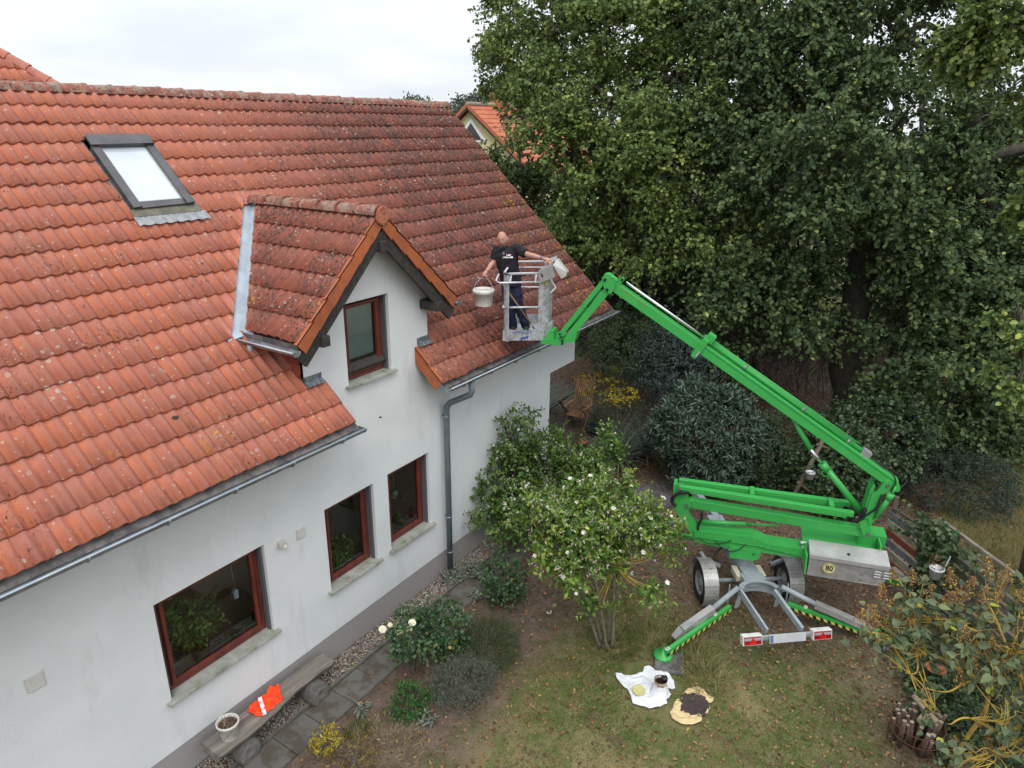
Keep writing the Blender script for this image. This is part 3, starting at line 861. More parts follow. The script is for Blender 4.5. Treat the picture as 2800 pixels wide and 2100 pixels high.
s = MB(); nn = 26
vs = []
for i in range(nn + 1):
    x = SA - .08 + (SB - SA + .21) * i / nn
    vs += [rp(x, S0 - .11, .075 + .005 * (i % 2)), rp(x, S0 - .27, .085 + .7 * prof((x - O0.x) / .15))]
s.add(vs, [(2 * i, 2 * i + 1, 2 * i + 3, 2 * i + 2) for i in range(nn)]); s.build('pleated_apron', mat('apron_grey', (.30, .31, .32), (.22, .23, .24), rough=.6, metal=.2, scale=12), sk)
s = MB(); rbox(s, SA - .075, SA - .02, S0 - .1, S1 + .03, .03, .045); s.build('side_flashing', LEAD, sk); s = MB(); rbox(s, SB + .02, SB + .115, S0 - .32, S1 + .03, .03, .045); s.build('side_flashing', LEAD, sk)

# wall fittings
def vent(x, z, w_, h, n):
    s = MB(); s.box((x, -.006, z), (w_, .014, h)); vo = s.build('wall_vent', mat('vent_cream', (.55, .54, .50), rough=.6), house, bevel=.003)
    for i in range(n):
        t = MB(); t.box((x, -.018, z - h / 2 + h * (i + .5) / n), (w_ * .86, .012, h / n * .45), Matrix.Rotation(R(35), 3, 'X')); t.build('vent_slat', mat('vent_cream', (.5, .5, .5)), vo)
vent(5.32, 2.37, .15, .15, 8); vent(2.04, 2.39, .17, .17, 8)
s = MB(); s.box((4.98, -.035, 2.38), (.085, .07, .085)); lm = s.build('outdoor_sensor', mat('lamp_cream', (.50, .48, .43), rough=.5), house, bevel=.01)
s = MB(); s.blob((5.0, -.085, 2.35), (.032, .03, .03), 10, 8); s.build('sensor_dome', mat('dome_white', (.62, .6, .55), rough=.3), lm)
mb = MB()    # moss tuft and hole near the left roof
for px, py, r_ in ((480, 1141, .035), (1040, 1141, .02), (625, 1138, .02)):
    q = Pax(px, py, 1, .2); t = (N1.dot(rp(0, 0) + N1 * .06 - CAM)) / N1.dot(ray(px, py)); q = CAM + ray(px, py) * t
    mb.blob(q, (r_, r_, r_ * .5), 8, 6, .5)
mb.build('moss_tuft', mat('moss_dark', (.03, .028, .018), (.06, .055, .03), rough=1, scale=60), house)
# ================================================================== GROUND
def ground_mat():
    mt, n, p, o = base_mat('lawn_ground'); g = G(n); P = g.pos()
    sx = g.node('ShaderNodeSeparateXYZ'); n.links.new(P, sx.inputs[0]); X, Y = sx.outputs[0], sx.outputs[1]
    n1 = g.noise(P, .9, 5, .6); n2 = g.noise(P, 4, 4, .65); n3 = g.noise(P, 30, 3, .7)
    grass = g.mix(g.step(n2, .38, .62), (.105, .132, .038, 1), (.18, .165, .068, 1))
    grass = g.mix(g.math('MULTIPLY', g.step(g.noise(P, 55, 2, .7), .46, .62), .45), grass, (.035, .045, .016, 1))
    grass = g.mix(g.step(n1, .50, .62), grass, (.225, .19, .09, 1))
    grass = g.mix(g.math('MULTIPLY', g.step(g.noise(P, 2.6, 4, .7), .55, .66), .8), grass, (.12, .085, .055, 1))
    soil = g.mix(g.step(n2, .3, .7), (.105, .074, .056, 1), (.175, .128, .097, 1))
    soil = g.mix(g.math('MULTIPLY', g.step(n3, .5, .7), .6), soil, (.055, .041, .033, 1))
    # worn soil: near the beds, under the trees, to the right
    w1 = g.step(g.math('ADD', Y, g.math('MULTIPLY', n1, 1.6)), -2.3, -1.2)
    w2 = g.step(g.math('ADD', X, g.math('MULTIPLY', n1, 2.5)), 9.8, 12.2)
    w3 = g.step(g.math('ADD', g.math('MULTIPLY', Y, -1), g.math('MULTIPLY', n1, 2)), 7.2, 8.3)
    wv = g.math('MAXIMUM', g.math('MAXIMUM', w1, w2), g.math('MULTIPLY', w3, .8))
    wv = g.math('ADD', wv, g.math('MULTIPLY', g.math('SUBTRACT', n2, .45), .9), clamp=True)
    c = g.mix(wv, grass, soil)
    straw = g.math('MULTIPLY', g.step(X, 12.6, 13.4), g.step(Y, -7.0, -7.6)); c = g.mix(straw, c, (.26, .20, .11, 1))
    far = g.step(X, 24, 34)
    c = g.mix(far, c, (.085, .09, .035, 1))
    g.put(p.inputs['Base Color'], c); p.inputs['Roughness'].default_value = .95; p.inputs['Specular IOR Level'].default_value = .15
    g.put(p.inputs['Normal'], g.bump(g.math('ADD', n3, g.math('MULTIPLY', n2, 1.5)), .8, .03))
    return mt
GM = ground_mat()
s = MB()
def hgt(x, y):
    if -1 < x < 20 and -12 < y < -.9: return .03 * mnoise.noise(V((x * .5, y * .5, 0))) - .012
    return -.015
nx, ny = 70, 56; xs = np.linspace(-3, 21, nx); ys = np.linspace(-13, 0, ny); vs = []
for y in ys:
    for x in xs: vs.append((x, y, hgt(x, y) if y > -12.8 and -2.9 < x < 20.9 else -.015))
s.add(vs, [(j * nx + i, j * nx + i + 1, (j + 1) * nx + i + 1, (j + 1) * nx + i) for j in range(ny - 1) for i in range(nx - 1)], True)
B_ = 900
for a, b, c, d in ((-B_, -B_, B_, -13), (-B_, 0, B_, B_), (-B_, -13, -3, 0), (21, -13, B_, 0)):
    s.add([(a, b, -.015), (c, b, -.015), (c, d, -.015), (a, d, -.015)], [(0, 1, 2, 3)])
tag(s.build('ground', GM), kind='structure')
def gz(x, y): return hgt(x, y)

# gravel strip
s = MB(); s.box((5.6, -.175, .0), (16, .36, .03)); tag(s.build('gravel_bed', mat('gravel_base', (.12, .095, .075), (.07, .055, .045), rough=1, scale=30)), kind='structure')
cols = [('pebble_pale', (.42, .37, .31)), ('pebble_buff', (.27, .21, .16)), ('pebble_brown', (.15, .115, .09)), ('pebble_grey', (.20, .19, .18))]
gm = mat('pebbles', (.42, .37, .31), rough=.9)
mt_, n_, p_, o_ = base_mat('pebble'); g_ = G(n_)
cr_ = g_.node('ShaderNodeValToRGB'); e_ = cr_.color_ramp.elements; e_[0].color = (.13, .10, .08, 1); e_[1].color = (.50, .45, .38, 1); e_.new(.45).color = (.27, .215, .165, 1); e_.new(.7).color = (.24, .23, .215, 1)
n_.links.new(g_.node('ShaderNodeNewGeometry').outputs['Random Per Island'], cr_.inputs[0]); n_.links.new(cr_.outputs[0], p_.inputs['Base Color']); p_.inputs['Roughness'].default_value = .85
PEB = mt_
s = MB()
OCT = [(1, 0, 0), (-1, 0, 0), (0, 1, 0), (0, -1, 0), (0, 0, 1), (0, 0, -1), (.6, .6, .5), (-.6, -.6, .5)]
OF = [(0, 6, 4), (0, 2, 6), (6, 2, 4), (4, 2, 1), (4, 1, 7), (7, 1, 3), (4, 7, 3), (4, 3, 0), (2, 0, 5), (1, 2, 5), (3, 1, 5), (0, 3, 5)]
for i in range(9000):
    x = random.uniform(2.2, 11.8); y = -random.uniform(.01, .37); r = random.uniform(.008, .02) * (1.6 if random.random() < .06 else 1)
    a = random.uniform(0, 6.28); ca, sa = math.cos(a), math.sin(a)
    k = (r * random.uniform(.8, 1.4), r * random.uniform(.7, 1), r * random.uniform(.5, .8))
    s.add([(x + (q[0] * k[0] * ca - q[1] * k[1] * sa), y + (q[0] * k[0] * sa + q[1] * k[1] * ca), .018 + q[2] * k[2] + random.uniform(0, .008)) for q in OCT], OF, True)
o = s.build('gravel', PEB); o['kind'] = 'stuff'
# kerb edging and paving slabs
s = MB(); s.box((6, -.395, .02), (15, .035, .075)); tag(s.build('path_edging', mat('edging', (.11, .10, .085), (.16, .15, .13), rough=.95, scale=7, bump=.3)), kind='structure')
SLAB = mat('path_slab', (.13, .125, .112), (.165, .158, .145), rough=.9, scale=4, bump=.5, bscale=90, var=.06, stain=(.085, .072, .055), sscale=4, samount=.5)
pth = bpy.data.objects.new('garden_path', None); COL.objects.link(pth); pth['kind'] = 'structure'; WM[pth.name] = Matrix.Identity(4)
x = 1.7
while x < 13.6:
    L = .50
    s = MB(); w_ = .46 if x < 9.2 else .42
    s.box((x + L / 2, -.43 - w_ / 2 + random.uniform(-.008, .008), .006 + random.uniform(-.004, .004)), (L - .006, w_, .04), Matrix.Rotation(R(random.uniform(-1, 1)), 3, 'Z'))
    s.build('paving_slab', SLAB, pth, bevel=.006); x += L + .004
s = MB()   # patio slab under table
s.box((15.2, 1.6, -.002), (6.6, 5.0, .03)); tag(s.build('patio', mat('patio_stone', (.07, .066, .062), (.10, .095, .09), rough=.95, scale=5)), kind='structure')
# curved brick path behind the lift
BR = mat('path_brick', (.10, .088, .088), (.135, .12, .12), rough=.9, scale=14, var=.2, bump=.3)
bp_ = bpy.data.objects.new('brick_path', None); COL.objects.link(bp_); bp_['kind'] = 'structure'; WM[bp_.name] = Matrix.Identity(4)
bmz = MB(); bmz.box((0, 0, 0), (.195, .095, .05)); bme = bmz.mesh('brick', BR)
pc = [V((10.0, -.95, 0)), V((11.4, -1.45, 0)), V((12.5, -1.75, 0)), V((13.2, -2.1, 0)), V((13.6, -2.9, 0))]
def cat(P_, t):
    n = len(P_) - 1; i = min(int(t * n), n - 1); f = t * n - i
    p0, p1, p2, p3 = P_[max(i - 1, 0)], P_[i], P_[i + 1], P_[min(i + 2, n)]
    return .5 * ((2 * p1) + (-p0 + p2) * f + (2 * p0 - 5 * p1 + 4 * p2 - p3) * f * f + (-p0 + 3 * p1 - 3 * p2 + p3) * f ** 3)
tot = sum((pc[i + 1] - pc[i]).length for i in range(4)); nrow = int(tot / .1); nb_ = 0
for i in range(nrow):
    t = (i + .5) / nrow; p = cat(pc, t); d = (cat(pc, min(1, t + .01)) - cat(pc, max(0, t - .01))).normalized(); sd_v = V((-d.y, d.x, 0))
    for j in range(5):
        q = p + sd_v * ((j - 2 + (.5 if i % 2 else 0)) * .2)
        if nb_ >= 290: continue
        M = Matrix.Translation(q + V((0, 0, -.004 + random.uniform(-.003, .003)))) @ Matrix.Rotation(math.atan2(sd_v.y, sd_v.x) + R(random.uniform(-1.5, 1.5)), 4, 'Z')
        link('brick', bme, bp_, M); nb_ += 1

# fallen leaves and grass
def area(n, f, x0=1, x1=22, y0=-11, y1=5):
    P_ = np.stack([rng.uniform(x0, x1, n), rng.uniform(y0, y1, n)], 1)
    k = rng.random(n) < f(P_[:, 0], P_[:, 1])
    for cx_, cy_, r_ in ((7.93, -4.1, .42), (7.62, -4.62, .30), (8.42, -4.16, .2)): k &= np.hypot(P_[:, 0] - cx_, P_[:, 1] - cy_) > r_
    return P_[k]
def clampf(x): return np.clip(x, 0, 1)
def litter_f(x, y):
    base = .42 + .40 * clampf((x - 8.0) / 2.5) + .25 * clampf((-y - 6.5) / 1.5) + .3 * clampf((x - 11) / 2)
    base = np.where((y > -2.3) & (x < 9) & (y < -1), .30, base)
    base = np.where((y > 0) & (x < 12), 0, base); base = np.where((y > -.92) & (y < -.38) & (x < 12), .02, base); base = np.where((y > -.38) & (x < 11.8), np.where(y < -.0, .12, 0), base)
    return base
P2 = area(82000, litter_f); n = len(P2)
z = np.array([max(gz(a, b), -.015) for a, b in P2]) + rng.uniform(.004, .03, n); z = np.where(P2[:, 1] > -.95, np.maximum(z, .035), z)
d = rand_unit(n); d[:, 2] *= .35; nn = rng.normal(size=(n, 3)) * .35; nn[:, 2] += 1
LIT = leaf_mat('fallen_leaf', (.08, .04, .02), (.21, .105, .045), (.36, .20, .09), (.36, .30, .06), yel=.97, trans=.1, rough=.8)
leaves('fallen_leaves', np.c_[P2, z], d, nn, rng.uniform(.025, .07, n), rng.uniform(.02, .045, n), LIT, shape='oval', kind='stuff')
def grass_f(x, y):
    g = np.array([mnoise.noise(V((a * .8, b * .8, 3))) for a, b in zip(x, y)])
    v = clampf((-y - 1.6) / 1.2) * clampf((12.0 - x) / 2.5) * clampf((8.6 + y) / 1.2 + .2)
    v = v * clampf(.72 + g * 1.2); v = np.where((y > -1.0) & (x < 12), 0, v)
    v = np.where((x > 13) & (y < -7.2), .9, v)
    return v
P2 = area(520000, grass_f, 2.5, 20, -12, -1.0); n = len(P2)
z = np.array([gz(a, b) for a, b in P2])
d = rng.normal(size=(n, 3)) * .5; d[:, 2] = 1; nn = rng.normal(size=(n, 3))
patch = np.array([mnoise.noise(V((a * .9, b * .9, 9))) for a, b in P2])
tone = clampf(.36 + patch * .75 + rng.normal(0, .16, n)); tone = np.where((P2[:, 0] > 13) & (P2[:, 1] < -7.2), clampf(rng.normal(.78, .14, n)), tone)
Lg = rng.uniform(.02, .06, n) * np.where(P2[:, 0] > 13, 3.2, 1)
GR = leaf_mat('grass_blade', (.05, .09, .017), (.12, .155, .04), (.30, .26, .11), (.42, .36, .18), yel=.9, trans=.3, rough=.7)
leaves('grass', np.c_[P2, z], d, nn, Lg, rng.uniform(.004, .008, n) * np.where(P2[:, 0] > 13, 1.8, 1), GR, shape='tri', tone=tone, kind='stuff')
# long dry tufts round the outrigger board and shrub trunks
def tuft(cx, cy, rad, n, L, tone_m, nm='grass', lean=.8):
    a = rng.uniform(0, 6.28, n); r = rad * np.sqrt(rng.random(n)); P_ = np.c_[cx + np.cos(a) * r, cy + np.sin(a) * r, np.zeros(n)]
    d = np.c_[np.cos(a), np.sin(a), np.ones(n)] * [lean, lean, 1] + rng.normal(size=(n, 3)) * .5; d[:, 2] = np.abs(d[:, 2]) * .6 + .15
    return P_, d, np.full(n, L) * rng.uniform(.5, 1.2, n), clampf(rng.normal(tone_m, .15, n))
TT = [tuft(8.42, -4.72, .34, 420, .24, .8), tuft(8.75, -3.75, .35, 350, .22, .6), tuft(8.3, -3.25, .4, 500, .2, .5), tuft(8.75, -4.5, .3, 300, .2, .75), tuft(5.0, -1.7, .5, 700, .09, .9), tuft(4.9, -1.25, .14, 160, .16, .35), tuft(8.9, -4.3, .3, 250, .2, .75), tuft(8.75, -3.1, .5, 400, .16, .55)]
P3 = np.concatenate([t[0] for t in TT]); D3 = np.concatenate([t[1] for t in TT]); L3 = np.concatenate([t[2] for t in TT]); T3 = np.concatenate([t[3] for t in TT])
leaves('grass_tufts', P3, D3, rng.normal(size=D3.shape), L3, .007, GR, shape='blade', tone=T3, kind='stuff')
# ================================================================== LIFT
GREEN = mat('lift_green', (.045, .365, .075), (.042, .335, .070), rough=.38, scale=3, spec=.45, stain=(.032, .25, .06), sscale=9, samount=.30, bump=.15, bscale=25)
GREY = mat('lift_grey', (.30, .335, .36), (.25, .28, .30), rough=.45, scale=4, stain=(.16, .13, .10), sscale=7, samount=.3)
ALU = mat('alu_sheet', (.42, .41, .40), (.34, .33, .32), rough=.42, metal=.35, scale=5, stain=(.22, .2, .18), sscale=9, samount=.34)
GALV = mat('galvanised', (.50, .52, .54), (.36, .38, .40), rough=.5, metal=.4, scale=18, stain=(.28, .28, .28), sscale=9, samount=.42)
CHROME = mat('chrome_rod', (.75, .75, .75), rough=.15, metal=1)
BLACKP = mat('black_plastic', (.012, .012, .013), rough=.5)
BLUE_INK = mat('blue_ink', (.03, .06, .30), rough=.6)
WHITE = mat('white_paint', (.70, .70, .68), (.6, .6, .57), rough=.5, scale=8, stain=(.25, .12, .06), sscale=12, samount=.33)
YEL = mat('hazard_yellow', (.55, .50, .10), rough=.5)
S0_ = V((10.56, -4.55, 0)); AZ = R(106)
BV = V((math.cos(AZ), math.sin(AZ), 0)); NV = V((-BV.y, BV.x, 0))
def LP(px, py, n=0.0):
    v = ray(px, py); t = ((S0_ - CAM).dot(NV) + n) / v.dot(NV)
    return CAM + v * t
lift = thing('trailer_lift', 'green and grey articulated trailer work platform standing on the lawn with its basket raised', 'boom lift', S0_)
def plate(pts, n0, n1, mb_):
    """outline in picture units on the near plane n1, given real thickness towards n0"""
    mb_.prism([LP(x, y, n1) for x, y in pts], NV * (n0 - n1))
def bar(mb_, a, b, h, n0, n1, ha=None):
    nm_ = (n0 + n1) / 2
    A_, B_ = LP(*a, n1) - NV * (n1 - nm_), LP(*b, n1) - NV * (n1 - nm_)
    d = (B_ - A_).normalized(); mb_.beam(A_, B_, abs(n1 - n0), h if ha is None else ha, up=NV.cross(d), h2=h)
def pin(mb_, c, n, r=.03, L=.03): q = LP(*c, n); mb_.lathe([(0.001, 0), (r, 0), (r, L), (0.001, L)], q, 12, NV, False)

# chassis in its own frame: T(u, v, z): u to the side, v to the rear (towards the lamps)
UU, VV = V((.6, -.8, 0)), V((-.8, -.6, 0)); OO = V((10.62, -4.62, 0))
def T(u, v, z): return OO + UU * u + VV * v + V((0, 0, z))
def toT(p, n=0): q = V(p) - OO; return q.dot(UU), q.dot(VV), q.z
mb = MB(); mb.beam(T(-.05, -1.6, .58), T(-.05, .40, .60), .28, .16); mb.beam(T(-.05, .24, .60), T(-.05, .44, .60), .36, .13)
# horse-shoe plate at the rear
arc = []
for i in range(13):
    a = math.pi * i / 12; arc.append(T(-.06 - math.cos(a) * .32, .62 - .22 * math.sin(a), .66))
arc2 = [T(-.06 - math.cos(math.pi * i / 12) * .25, .66 - .18 * math.sin(math.pi * i / 12), .66) for i in range(12, -1, -1)]
for i in range(12):
    p, q = arc[i], arc[i + 1]; mb.prism([p, q, q - V((0, 0, .22)), p - V((0, 0, .22))], (VV * .014))
    mb.prism([arc[i], arc[i + 1], arc2[11 - i], arc2[12 - i]], (0, 0, -.012))
ch = mb.build('chassis_beam', GREY, lift, bevel=.008)
mb = MB()
for i in range(14):    # drawbar to the front
    pass
mb.beam(T(0, -1.4, .60), T(-.1, -3.4, .50), .12, .14); mb.build('drawbar', GREY, lift, bevel=.006)
mb = MB(); mb.tube([T(-.74, 0, .36), T(.74, 0, .36)], .035, 10); mb.build('axle', GREY, lift)
mb = MB(); mb.tube([T(-.05, -3.45, .2), T(-.05, -3.45, .98)], .03, 8); mb.beam(T(-.1, -3.3, .55), T(-.1, -3.8, .6), .07, .09); mb.box(T(-.1, -3.62, .84), (.16, .16, .34), Matrix.Rotation(R(20), 3, 'Z')); mb.build('coupling_head', mat('coupling_grey', (.12, .12, .13), rough=.6, scale=9), lift, bevel=.01)
mb = MB(); mb.lathe([(0.001, -.04), (.11, -.05), (.13, 0), (.11, .05), (0.001, .04)], T(.02, -3.45, .13), 18, UU); mb.build('jockey_wheel', RUBBER, lift)
mb = MB()
for sx in (-1, 1):
    mb.beam(T(-.05 + sx * .20, .0, .60), T(-.05 + sx * .20, .28, .58), .09, .11)
mb.build('wheel_chock', mat('cream_plastic', (.50, .48, .36), rough=.6), lift, bevel=.01)
# wheels with checker-plate mudguards
CHK = mat('checker_plate', (.40, .39, .37), (.30, .29, .28), rough=.4, metal=.4, scale=6, stain=(.2, .15, .1), sscale=8, samount=.3)
def wheel(u):
    s_ = -1 if u < 0 else 1
    c = T(u, 0, .34)
    t = MB(); t.lathe([(.20, -.085), (.29, -.10), (.325, -.075), (.34, 0), (.325, .075), (.29, .10), (.20, .085)], c, 36, UU)
    w_ = t.build('wheel', RUBBER, lift)
    for sd in (-1, 1):
        t = MB(); t.lathe([(.215, sd * .088), (.205, sd * .070), (.17, sd * .05), (.15, sd * .03), (.09, sd * .05), (.07, sd * .075), (.02, sd * .085), (0.001, sd * .086)], c, 28, UU)
        t.build('rim', mat('rim_silver', (.45, .45, .46), (.35, .35, .36), rough=.35, metal=.5, scale=8), w_)
        t = MB()
        for k in range(12):
            a = 2 * math.pi * k / 12; q = UU.to_track_quat('Z', 'Y').to_matrix() @ V((math.cos(a) * .165, math.sin(a) * .165, 0))
            t.lathe([(0.001, 0), (.014, 0), (.014, .004)], c + q + UU * sd * .056, 8, UU * sd, False)
        t.build('rim_hole', BLACKP, w_)
    g = MB(); n = 18; r = .40; wd = .12; vs = []
    for rr in (r, r - .008):
        for e in (-1, 1):
            for i in range(n + 1):
                a = R(-38) + R(232) * i / n
                vs.append(T(u + e * wd, 0, .34) + VV * math.cos(a) * rr + V((0, 0, 1)) * math.sin(a) * rr)
    k = n + 1
    g.add(vs, [(i, i + 1, k + i + 1, k + i) for i in range(n)] + [(2 * k + i, 3 * k + i, 3 * k + i + 1, 2 * k + i + 1) for i in range(n)], False)
    for b0, b1 in ((0, 2 * k), (k, 3 * k)): g.add([], [])
    mg = g.build('mudguard', CHK, lift)
    t = MB()      # raised checker pattern
    for i in range(26):
        for j in range(5):
            a = R(-32) + R(220) * i / 26; uu = u - wd + .045 * (j + .6) + (.022 if i % 2 else 0) - .01
            if uu > u + wd - .02: continue
            p = T(uu, 0, .34) + VV * math.cos(a) * (r + .002) + V((0, 0, 1)) * math.sin(a) * (r + .002)
            tn = (-VV * math.sin(a) + V((0, 0, 1)) * math.cos(a)); nn_ = VV * math.cos(a) + V((0, 0, 1)) * math.sin(a)
            dd = (tn + UU * (1 if (i + j) % 2 else -1)).normalized()
            t.beam(p - dd * .015, p + dd * .015, .013, .004, up=nn_)
    o_ = t.build('checker_lugs', mat('checker_bright', (.52, .51, .49), rough=.35, metal=.4), mg); o_['kind'] = 'stuff'
    a_ = MB(); a_.beam(T(u * .62, -.1, .58), T(u, -.1, .70), .05, .05); a_.beam(T(u * .98, -.12, .70), T(u, -.3, .72), .05, .04); a_.build('guard_bracket', GREY, lift)
wheel(-.72); wheel(.70)
# rear arms, lamp bar, lamps, plate
def Tz(px, py, z): return Pz(px, py, z)
aL0, aL1 = Pz(2023, 1617, .66), Pz(2097, 1728, .50); aR0, aR1 = Pz(2117, 1617, .66), Pz(2193, 1722, .50)
mb = MB(); mb.beam(aL0, aL1, .035, .12); mb.build('tail_arm', GREY, lift, bevel=.004)
mb = MB(); mb.beam(aR0, aR1, .05, .10); mb.build('tail_arm', GREY, lift, bevel=.004)
lc0, lc1 = Pz(2058, 1752, .46), Pz(2249, 1736, .46)
ld_ = (lc1 - lc0).normalized(); lb = V((0, 0, 1)).cross(ld_).normalized()
if lb.dot(CAM - lc0) < 0: lb = -lb
RED = mat('lamp_red', (.30, .008, .012), rough=.2, spec=.8); REDB = mat('reflector_red', (.55, .012, .012), rough=.3, spec=.8)
CLEARL = mat('lamp_clear', (.35, .32, .33), rough=.2)
fy = (lb + V((0, 0, .25))).normalized()
upv = fy.cross(ld_).normalized(); upv = upv if upv.z > 0 else -upv
for c in (lc0, lc1):
    s = MB(); rot = Matrix((ld_, fy, upv)).transposed()
    s.box(c - fy * .045, (.30, .10, .15), rot); hb = s.build('tail_lamp', WHITE, lift, bevel=.006)
    s = MB(); s.box(c + fy * .004, (.265, .016, .12), rot); s.build('lens', RED, hb)
    s = MB(); s.box(c + fy * .0105 + upv * .025, (.25, .006, .04), rot); s.build('clear_lens', CLEARL, hb)
    s = MB(); s.prism([c + fy * .014 - upv * .055 - ld_ * .068, c + fy * .014 - upv * .055 + ld_ * .068, c + fy * .014 + upv * .055], fy * .008); s.build('triangle_reflector', REDB, hb)
s = MB(); s.box((lc0 + lc1) / 2 + fy * .0, (.56, .012, .13), Matrix((ld_, fy, upv)).transposed()); npl = s.build('number_plate', mat('plate_white', (.55, .56, .57), (.48, .49, .52), rough=.5, scale=4), lift)
s = MB(); s.box((lc0 + lc1) / 2 - ld_ * .25 + fy * .008, (.045, .006, .115), Matrix((ld_, fy, upv)).transposed()); s.build('plate_blue_strip', mat('plate_blue', (.10, .18, .34), rough=.5), npl)
s = MB(); s.beam(lc0 - fy * .06 + ld_ * .1, lc1 - fy * .06 - ld_ * .1, .04, .06); s.build('lamp_bar', GREY, lift)

# outriggers
def outrigger(name_, top, mid, toe, foot, ga, gb, hazard=True, digit=None, tube_r=.042):
    """hydraulic tube, aluminium cover box, green hazard strut and a round foot"""
    top, mid, toe, foot, ga, gb = map(V, (top, mid, toe, foot, ga, gb))
    s = MB(); s.tube([top, mid + (toe - mid) * .1], tube_r, 14); o = s.build('outrigger', GREY, lift)
    s = MB(); s.beam(mid, toe, .115, .10); s.build('cover_box', ALU, o, bevel=.006)
    s = MB(); s.beam(toe, toe + (toe - mid).normalized() * .16 - V((0, 0, .05)), .12, .11, w2=.09, h2=.07); s.build('end_cap', ALU, o, bevel=.006)
    s = MB(); s.beam(ga, gb, .06, .09); s.build('strut', GREEN, o, bevel=.005)
    if hazard:
        d = (gb - ga).normalized(); side = d.cross(V((0, 0, 1))).normalized()
        if side.dot(CAM - ga) < 0: side = -side
        up = side.cross(d); up = up if up.z > 0 else -up
        L = (gb - ga).length; n = int(L / .055)
        for i in range(n):
            p = ga + d * (L * i / n); q = ga + d * (L * (i + 1) / n)
            t = MB(); t.prism([p + side * .034 - up * .012, q + side * .034 - up * .012, q + side * .034 - up * .055 + d * .03, p + side * .034 - up * .055 + d * .03], side * .004)
            t.build('hazard_stripe', YEL if i % 2 == 0 else BLACKP, o)
    s = MB(); s.lathe([(.012, .12), (.03, .10), (.045, .05), (.13, .035), (.145, .01), (.145, 0), (0.001, 0)], foot, 24); s.build('foot_plate', GREEN, o)
    s = MB(); s.beam(gb - (gb - ga).normalized() * .05, foot + V((0, 0, .12)), .05, .05); s.build('foot_link', GREEN, o)
    for f in (.25, ):
        q = ga + (gb - ga) * f + V((0, 0, .05)); s = MB(); s.lathe([(.03, 0), (.03, .035), (.018, .035), (.018, .015), (0.001, .015)], q, 14); s.build('strut_roller', mat('roller_white', (.5, .48, .45), rough=.5), o)
    if digit:
        d = (ga - gb).normalized(); q = gb + d * .02 + V((0, 0, .048))
        up = d.cross(V((0, 0, 1)).cross(d)).normalized()
        t = MB(); t.box(q, (.07, .045, .003), Matrix((d, V((0, 0, 1)).cross(d).normalized(), d.cross(V((0, 0, 1)).cross(d)).normalized())).transposed()); t.build('number_sticker', mat('sticker_white', (.6, .6, .58)), o)
        text('sticker_digit', digit, .05, frame(q + V((0, 0, .004)), -V((0, 0, 1)).cross(d), d), BLACKP, o)
    return o
footW = Pz(1813, 1792, .045)
outrigger('rear_left', Pz(2018, 1607, .72), Pz(1950, 1664, .50), Pz(1866, 1722, .28), footW, Pz(1996, 1660, .42), Pz(1822, 1783, .16), digit='2')
footE = Pz(2420, 1745, .045)
outrigger('rear_right', Pz(2137, 1604, .72), Pz(2229, 1652, .52), Pz(2366, 1713, .28), footE, Pz(2152, 1652, .42), Pz(2352, 1722, .2))
footN = V((11.1, -1.9, .045))
outrigger('front_left', Pz(1885, 1430, .80), Pz(1819, 1428, .72), Pz(1700, 1425, .36), Pz(1640, 1430, .045), Pz(1890, 1470, .35), Pz(1740, 1440, .2), hazard=False)
outrigger('front_right', Pz(2200, 1470, .70), Pz(2440, 1557, .5), Pz(2496, 1602, .3), Pz(2545, 1640, .045), Pz(2160, 1480, .4), Pz(2470, 1600, .2), hazard=False)
s = MB()
for u in (-.30, .34):
    s = MB(); s.beam(T(u - .04, .62, .62), T(u - .10, .66, .32), .02, .10); s.build('outrigger_bracket', GREY, lift)
    s = MB(); s.beam(T(u * 1.5 - .04, .5, .62), T(u * 1.5 - .06, .55, .34), .02, .10); s.build('outrigger_bracket', GREY, lift)
# spreader boards under the feet
def board(c, a, nm_lab, w_=.46):
    t = thing('spreader_board', nm_lab, 'board', (c.x, c.y, 0), 'spreader boards under the lift feet')
    s = MB(); s.box((c.x, c.y, .024), (w_, w_ * .92, .042), Matrix.Rotation(a, 3, 'Z')); s.build('board', mat('worn_board', (.16, .155, .15), (.06, .06, .06), rough=.85, scale=7, stain=(.3, .29, .27), sscale=5, samount=.3), t, bevel=.006)
board(V((8.42, -4.16, 0)), R(22), 'grey scuffed board under the nearest green outrigger foot marked 2')
board(V((footE.x, footE.y, 0)), R(50), 'dark board under the outrigger foot hidden by the lilac leaves')

# turntable and base arm
s = MB(); s.lathe([(.17, .0), (.17, .22), (0.001, .22)], T(-.05, -.12, .64), 24); s.build('slewing_ring', GREY, lift)
s = MB()
plate([(1898, 1452), (2059, 1471), (2101, 1490), (2203, 1504), (2201, 1524), (2075, 1493), (1900, 1468)], -.13, .17, s)
plate([(1900, 1466), (2075, 1491), (2201, 1522), (2201, 1527), (2075, 1509), (1993, 1499), (1912, 1485)], -.10, .14, s)
s.build('turntable_deck', GREEN, lift, bevel=.006)
s = MB(); plate([(1995, 1497), (2079, 1511), (2078, 1526), (2058, 1533), (1995, 1525)], -.12, .19, s); tb = s.build('turntable_side', GREEN, lift, bevel=.004)
for q in ((1912, 1474), (1960, 1487), (2030, 1482), (2062, 1478), (2100, 1500), (2110, 1512), (2060, 1500), (2000, 1503), (2150, 1512), (2190, 1516), (2190, 1523)):
    s = MB(); pin(s, q, .172, .009, .006); s.build('bolt', mat('bolt_grey', (.45, .45, .44), rough=.4, metal=.6), tb)
s = MB(); pin(s, (2060, 1516), .195, .016, .003); s.build('side_hole', BLACKP, tb)
